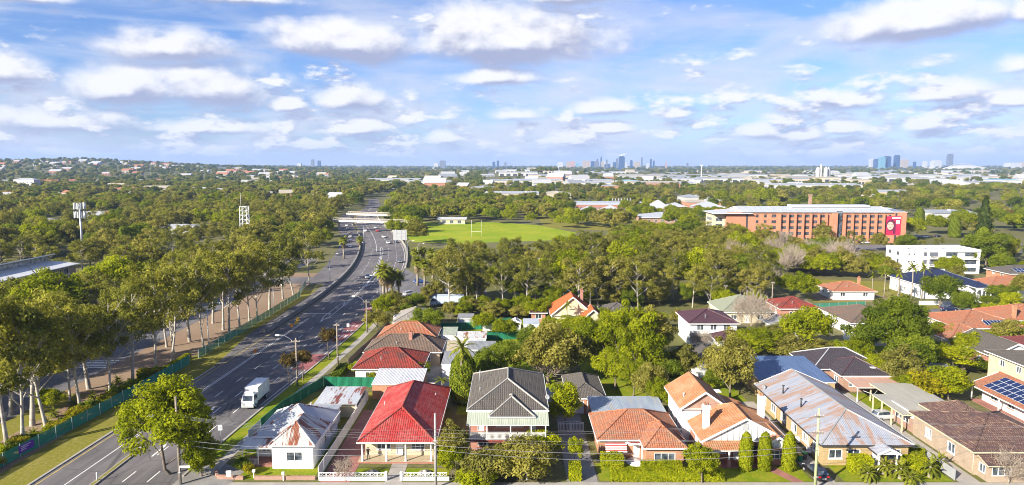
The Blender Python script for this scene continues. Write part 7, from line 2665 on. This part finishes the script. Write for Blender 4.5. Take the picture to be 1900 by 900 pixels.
# the row of gums behind the mesh fence
ROW = [(15, 838, 520), (42, 830, 540), (88, 801, 540), (150, 764, 545), (203, 736, 535), (165, 722, 540), (246, 713, 500), (288, 694, 480), (318, 672, 490), (322, 655, 480), (378, 645, 470), (352, 634, 468), (414, 612, 470), (425, 620, 455), (445, 607, 460), (463, 597, 455),
       (478, 594, 450), (500, 575, 450), (395, 600, 440), (525, 555, 440), (545, 548, 425), (575, 530, 420), (130, 745, 560), (60, 790, 560), (20, 770, 540), (75, 748, 545), (10, 720, 520)]
for k, (px, py, t0) in enumerate(ROW):
    o = pl(f'euc{k % 6}', px, py, t0, 'tall pale-trunked gum in the row behind the highway mesh fence', 'gums in the row behind the mesh fence', 10.6 * FPX / depth_of(at(px, py)))

# ---- scattered trees: sorted by apparent size; the largest are things, the rest one wood
NOPOLY = [[(-52, 352), (-30, 344), (30, 362), (38, 400), (16, 452), (-14, 474), (-62, 474), (-66, 410)], [(88, 196), (118, 196), (128, 232), (96, 238)], [(78, 178), (190, 183), (190, 195), (78, 190)],
          [(120, 318), (225, 318), (260, 345), (128, 335)], [(205, 308), (330, 300), (360, 345), (235, 347)], [(-61, 226), (-150, 236), (-150, 247), (-61, 240)]]


def inside(x, y, P):
    r_ = False
    for (x0, y0), (x1, y1) in zip(P, P[1:] + P[:1]):
        if (y0 > y) != (y1 > y) and x < (x1 - x0) * (y - y0) / (y1 - y0) + x0:
            r_ = not r_
    return r_


def free(x, y, m=2.5):
    if 40 < y < 805:
        left = 14.5 if 225 < y < 565 else 4.5
        if xl(y) - left < x < xr(y) + 4:
            return False
    if 60 < y < 290 and -91 - .03 * (y - 90) < x < -77 - .02 * (y - 90):
        return False
    if 200 < y < 233 and -45 < x < 142 and (y < 221 if x < 0 else (211 if x < 60 else 214) < y < 231):
        return False
    if any(a - m < x < b + m and c - m < y < d + m for a, b, c, d in KEEP):
        return False
    return not any(inside(x, y, P) for P in NOPOLY)


CAND = []


def fill(poly, gap, keys, h0, h1, seed, label, m=2.5, drop=0.0):
    r_ = random.Random(seed)
    xs_, ys_ = [p[0] for p in poly], [p[1] for p in poly]
    y = min(ys_)
    while y < max(ys_):
        x = min(xs_)
        while x < max(xs_):
            a, b = x + r_.uniform(-.45, .45) * gap, y + r_.uniform(-.45, .45) * gap
            if r_.random() >= drop and inside(a, b, poly) and free(a, b, m):
                hh = r_.uniform(h0, h1)
                CAND.append((hh / b, r_.choice(keys), a, b, hh, label))
            x += gap
        y += gap


E5 = [f'euc{i}' for i in range(7)]
fill([(-150, 96), (-92, 96), (-96, 150), (-98, 225), (-180, 225)], 10.5, E5 + E5 + ['brd0', 'brt0', 'olv0'], 12, 17, 1, 'gum tree in the school grounds west of the side street')
fill([(-79, 140), (-69, 140), (-72, 222), (-83, 222)], 17, E5, 13, 17, 2, 'gum tree on the mulched bank beside the highway')
fill([(-240, 225), (-72, 222), (-76, 300), (-92, 400), (-124, 520), (-142, 620), (-520, 620)], 12, E5 + E5 + ['brd0', 'brt1', 'brt0', 'olv0', 'olv1', 'mid0'], 9, 16, 3, 'tree in the western woodland beside the highway', drop=.06)
fill([(-300, 130), (-150, 110), (-165, 225), (-240, 225)], 12, E5 + ['bare0', 'olv0', 'brt0'], 9, 14, 31, 'tree beyond the school buildings', drop=.2)
# central belt
fill([(-26, 192), (8, 182), (62, 184), (78, 192), (90, 265), (30, 262), (-22, 252)], 8.2, E5 + E5 + ['brd0', 'brt0', 'brt1', 'olv1'], 10, 16, 4, 'gum tree in the central belt between houses and oval', m=1.5)
fill([(-24, 186), (66, 180), (78, 196), (88, 262), (-20, 250)], 8.5, ['brt0', 'olv0', 'olv1', 'brd0', 'mid0', 'brt1'], 3.5, 7, 41, 'understorey tree among the central gum belt', m=1)
fill([(20, 262), (95, 262), (120, 300), (116, 345), (66, 345), (34, 300)], 8.5, E5 + ['brd0', 'brt0', 'mid0'], 9, 14, 5, 'tree in the belt between oval and brick block')
fill([(97, 232), (135, 232), (137, 285), (122, 312), (98, 280)], 8, ['brt0', 'brd0', 'bare0', 'bare1', 'olv0', 'euc1', 'brt1'], 6, 10.5, 6, 'tree in the mixed thicket behind the vacant lot')
fill([(80, 200), (88, 200), (88, 238), (82, 238)], 8, ['brd0', 'brt1', 'olv1'], 5, 8, 61, 'tree on the edge of the vacant lot')
fill([(110, 224), (136, 222), (136, 244), (120, 244)], 7, ['brd1', 'olv0', 'brt0'], 5, 9, 7, 'tree between the cottage and the apartments')
fill([(120, 300), (205, 312), (205, 318), (124, 318)], 8, ['euc0', 'euc3', 'olv1', 'brd0'], 5, 9, 71, 'tree in front of the salmon brick block')
fill([(130, 336), (205, 340), (205, 346), (130, 346)], 11, ['euc1', 'euc2', 'olv0'], 8, 11, 72, 'gum tree against the salmon brick block', drop=.35)
fill([(-100, 66), (-92, 66), (-97, 150), (-104, 150)], 7, ['brd0', 'brt1', 'olv0', 'euc2'], 7, 11, 73, 'tree along the far side of the side street')
fill([(-77, 62), (-70, 62), (-70, 118), (-77, 118)], 9, ['olv0', 'brt0', 'olv1'], 3.5, 6, 74, 'tree in the garden bed behind the mesh fence', drop=.3)
fill([(172, 236), (240, 236), (260, 300), (200, 300), (178, 268)], 14, ['euc1', 'brd0', 'brt0', 'conif'], 9, 17, 8, 'tree behind the white apartments')
fill([(143, 222), (215, 218), (230, 238), (150, 240)], 9, ['brd1', 'olv0', 'brt0', 'king'], 5, 9, 81, 'garden tree beyond the orange roofed house')
fill([(205, 347), (360, 347), (420, 520), (210, 480)], 17, ['mid1', 'mid1', 'brd0', 'conif', 'euc4', 'olv1', 'autumn'], 8, 13, 9, 'tree in the grounds right of the brick block', drop=.22)
fill([(77, 191), (87, 191), (93, 234), (91, 268), (78, 264)], 7.5, ['brt0', 'brd0', 'bare1', 'olv0', 'euc1', 'brt1'], 6, 10, 93, 'tree in the thicket left of the vacant lot', m=1)
fill([(-72, 478), (20, 476), (62, 415), (140, 440), (150, 620), (-105, 600)], 12.5, ['mid1', 'mid1', 'mid0', 'brd1', 'brt0', 'eucl0'], 8, 13, 91, 'tree in the park behind the oval', m=2, drop=.2)
fill([(-62, 330), (-44, 330), (-56, 440), (-84, 470), (-78, 420)], 9, ['euc0', 'euc3', 'olv0', 'brd0'], 9, 14, 92, 'tree between the highway curve and the oval', m=1)
# gaps of the suburb
fill([(-8, 150), (36, 150), (36, 176), (-8, 172)], 9, ['brt0', 'olv0', 'brd1'], 4, 6.5, 10, 'back garden tree in the middle of the block', m=.8, drop=.3)
fill([(36, 112), (56, 128), (58, 168), (34, 168)], 8.5, ['olv0', 'brt1', 'brd0'], 4, 7, 11, 'back garden tree near the plum roof', m=.8, drop=.2)
fill([(66, 132), (90, 132), (94, 150), (64, 150)], 8, ['brt0', 'olv1', 'brd1'], 4, 7, 12, 'back garden tree near the fig', m=.8, drop=.2)
fill([(86, 96), (130, 96), (140, 200), (104, 190), (100, 130)], 10, ['brt0', 'olv1', 'brd1', 'lime'], 4, 7, 13, 'garden tree on the right edge of the suburb', m=1, drop=.2)
fill([(132, 160), (200, 170), (215, 215), (140, 198)], 11, ['brt0', 'olv1', 'brd1', 'euc2'], 5, 9, 14, 'garden tree beyond the avenue', m=1, drop=.2)
fill([(-36, 172), (-24, 172), (-24, 204), (-38, 200)], 6.5, ['olv0', 'brd1', 'brt0'], 4, 7, 15, 'tree around the slip road corner', m=1)
# park trees round the oval
for px, py, top in ((915, 415, 385), (945, 415, 388), (985, 417, 393), (1040, 422, 396), (1060, 424, 398), (1105, 418, 390), (1125, 420, 393), (1160, 396, 368), (870, 412, 385), (842, 408, 382), (800, 405, 380), (780, 415, 385), (765, 432, 396), (750, 425, 390), (1032, 400, 370), (1250, 425, 385), (1275, 432, 392), (1372, 385, 358), (1340, 380, 352), (1560, 386, 366), (1590, 388, 364), (1620, 390, 368), (1650, 388, 370), (1690, 392, 372), (1800, 430, 390), (1850, 425, 385), (1880, 430, 392), (1780, 410, 385), (1420, 385, 345), (735, 440, 405), (790, 395, 372), (820, 397, 374), (715, 405, 380)):
    q = at(px, py)
    s = FPX / depth_of(q)
    CAND.append(((py - top) / s / q.y, RND.choice(('mid1', 'mid1', 'brt0', 'brd1')), q.x, q.y, (py - top) / s, 'rounded park tree around the oval and hospital grounds'))
q = at(1822, 470)
plant('pine', q.x, q.y, 26, 'tall dark pine beside the white apartments', w=12)
fill([(-66, 474), (20, 530), (150, 520), (330, 520), (420, 640), (700, 1100), (-165, 1100), (-140, 800), (-118, 600)], 17, ['mid0', 'mid1', 'eucl0', 'eucl1', 'far1', 'far0'], 7, 13, 16, 'tree among the far workshops', m=4, drop=.25)
fill([(-520, 620), (-142, 620), (-168, 800), (-175, 1150), (-900, 1150)], 13.5, ['eucl0', 'eucl1', 'eucl2', 'far0', 'far1', 'mid0', 'mid1'], 9, 15, 17, 'tree in the far western suburbs', drop=.1)
fill([(-500, 225), (-245, 225), (-520, 620), (-700, 620)], 14, ['eucl0', 'eucl1', 'far1', 'mid0'], 9, 15, 18, 'tree at the western edge', drop=.1)
fill([(330, 520), (360, 345), (420, 345), (900, 1100), (700, 1100)], 26, ['eucl0', 'mid1', 'far1', 'far0', 'eucl2'], 8, 14, 19, 'tree on the right plain', drop=.2)

CAND.sort(key=lambda c: -c[0])
N_IND = 250
PRE = {'euc': 'gum tree', 'eucl': 'gum tree', 'brd': 'dark green broadleaf tree', 'brt': 'bright green leafy tree', 'olv': 'olive-toned bushy tree', 'mid': 'rounded leafy tree', 'far': 'dark rounded tree', 'bare': 'leafless winter tree', 'king': 'feather palm', 'conif': 'dark conifer', 'autumn': 'russet tree', 'lime': 'lime green tree'}
for c in CAND[:N_IND]:
    lab = PRE[c[1].rstrip('0123456789')] + ' ' + c[5].split('tree ', 1)[1]
    plant(c[1], c[2], c[3], c[4], lab, lab, z=0)
WOOD = [(c[1], c[2], c[3], 0.0, c[4]) for c in CAND[N_IND:]]
# far woods out to the horizon
rr = random.Random(8)
HILL = []
for k in range(9000):
    y = 1100 * (8.2 ** (rr.random() ** 1.1))
    x = rr.uniform(-.86, .86) * y
    px = 950 + FPX * x / y
    if px > 900 and y < 3200 and rr.random() < .62:
        continue
    if any(a < x < b and c < y < d for a, b, c, d in KEEP[-400:]):
        continue
    if abs(x - np.interp(y, [1200, 3300], [-30, -105])) < 16 and y < 3300:
        continue
    s = 1 + min(1.2, (y - 1100) / 4500)
    HILL.append((rr.choice(('far0', 'far1', 'far0', 'far1', 'eucl1')), x, y, ground_z(x, y) - 1, rr.uniform(8, 14) * s))


def woodland(name, label, pts):
    keys = sorted({p[0] for p in pts})
    src = {k: next(o for o in bpy.data.objects if o.data == TREE[k][0]) if any(o.data == TREE[k][0] for o in bpy.data.objects) else None for k in keys}
    for k in keys:
        if src[k] is None:                                     # make sure each kind stands somewhere as a tree of its own
            i = next(i for i, p in enumerate(pts) if p[0] == k)
            p = pts.pop(i)
            plant(k, p[1], p[2], p[4], 'far tree standing in the distant woodland', 'far trees in the distant woodland', z=p[3])
            src[k] = next(o for o in bpy.data.objects if o.data == TREE[k][0])
    me = bpy.data.meshes.new(name)
    me.from_pydata([p[1:4] for p in pts], [], [])
    a = me.attributes.new('kind', 'INT', 'POINT')
    a.data.foreach_set('value', [keys.index(p[0]) for p in pts])
    a = me.attributes.new('sc', 'FLOAT', 'POINT')
    a.data.foreach_set('value', [p[4] / TREE[p[0]][2] for p in pts])
    a = me.attributes.new('rz', 'FLOAT', 'POINT')
    a.data.foreach_set('value', [RND.uniform(0, 6.28) for p in pts])
    o = link(bpy.data.objects.new(name, me))
    tag(o, label, 'woodland', None, 'stuff')
    ng = bpy.data.node_groups.new(name, 'GeometryNodeTree')
    ng.interface.new_socket('Geometry', in_out='INPUT', socket_type='NodeSocketGeometry')
    ng.interface.new_socket('Geometry', in_out='OUTPUT', socket_type='NodeSocketGeometry')
    t = NT(ng)
    gi, go = t.node('NodeGroupInput'), t.node('NodeGroupOutput')
    jn = t.node('GeometryNodeJoinGeometry')

    def attr(nm, ty):
        nd = t.node('GeometryNodeInputNamedAttribute', data_type=ty)
        nd.inputs['Name'].default_value = nm
        return next(s for s in nd.outputs if s.enabled and s.name == 'Attribute')
    kd, s_, rz_ = attr('kind', 'INT'), attr('sc', 'FLOAT'), attr('rz', 'FLOAT')
    cv_ = t.node('ShaderNodeCombineXYZ')
    t.put(cv_.inputs[2], rz_)
    for i, k in enumerate(keys):
        cmp_ = t.node('FunctionNodeCompare', data_type='INT', operation='EQUAL')
        ins = [s for s in cmp_.inputs if s.enabled]
        t.put(ins[0], kd)
        ins[1].default_value = i
        oi = t.node('GeometryNodeObjectInfo', transform_space='ORIGINAL')
        oi.inputs['Object'].default_value = src[k]
        oi.inputs['As Instance'].default_value = True
        ip = t.node('GeometryNodeInstanceOnPoints')
        t.put(ip.inputs['Points'], gi.outputs[0])
        t.put(ip.inputs['Selection'], cmp_.outputs[0])
        t.put(ip.inputs['Instance'], oi.outputs['Geometry'])
        t.put(ip.inputs['Rotation'], cv_.outputs[0])
        t.put(ip.inputs['Scale'], s_)
        t.l.new(ip.outputs[0], jn.inputs[0])
    t.l.new(jn.outputs[0], go.inputs[0])
    md = o.modifiers.new('scatter', 'NODES')
    md.node_group = ng
    return o


woodland('woodland', 'mass of smaller gum and garden trees filling the middle distance', WOOD)
woodland('distant_woodland', 'blue-green mass of far-off trees reaching to the horizon and over the ridge', HILL)

# ------------------------------------------------------------------ haze
HAZE = True
if HAZE:
    hz = MB().box(-16500, 16500, -700, 16400, -3, 230).build('haze', None)
    tag(hz, 'thin blue summer haze over the whole suburb', 'haze', None, 'stuff')
    m = bpy.data.materials.new('haze_air')
    m.use_nodes = True
    t = NT(m.node_tree)
    t.n.clear()
    out = t.node('ShaderNodeOutputMaterial')
    pv = t.node('ShaderNodeVolumePrincipled')
    pv.inputs['Color'].default_value = (.42, .60, 1.0, 1)
    pv.inputs['Density'].default_value = 8e-5
    t.l.new(pv.outputs[0], out.inputs['Volume'])
    hz.data.materials.clear()
    hz.data.materials.append(m)
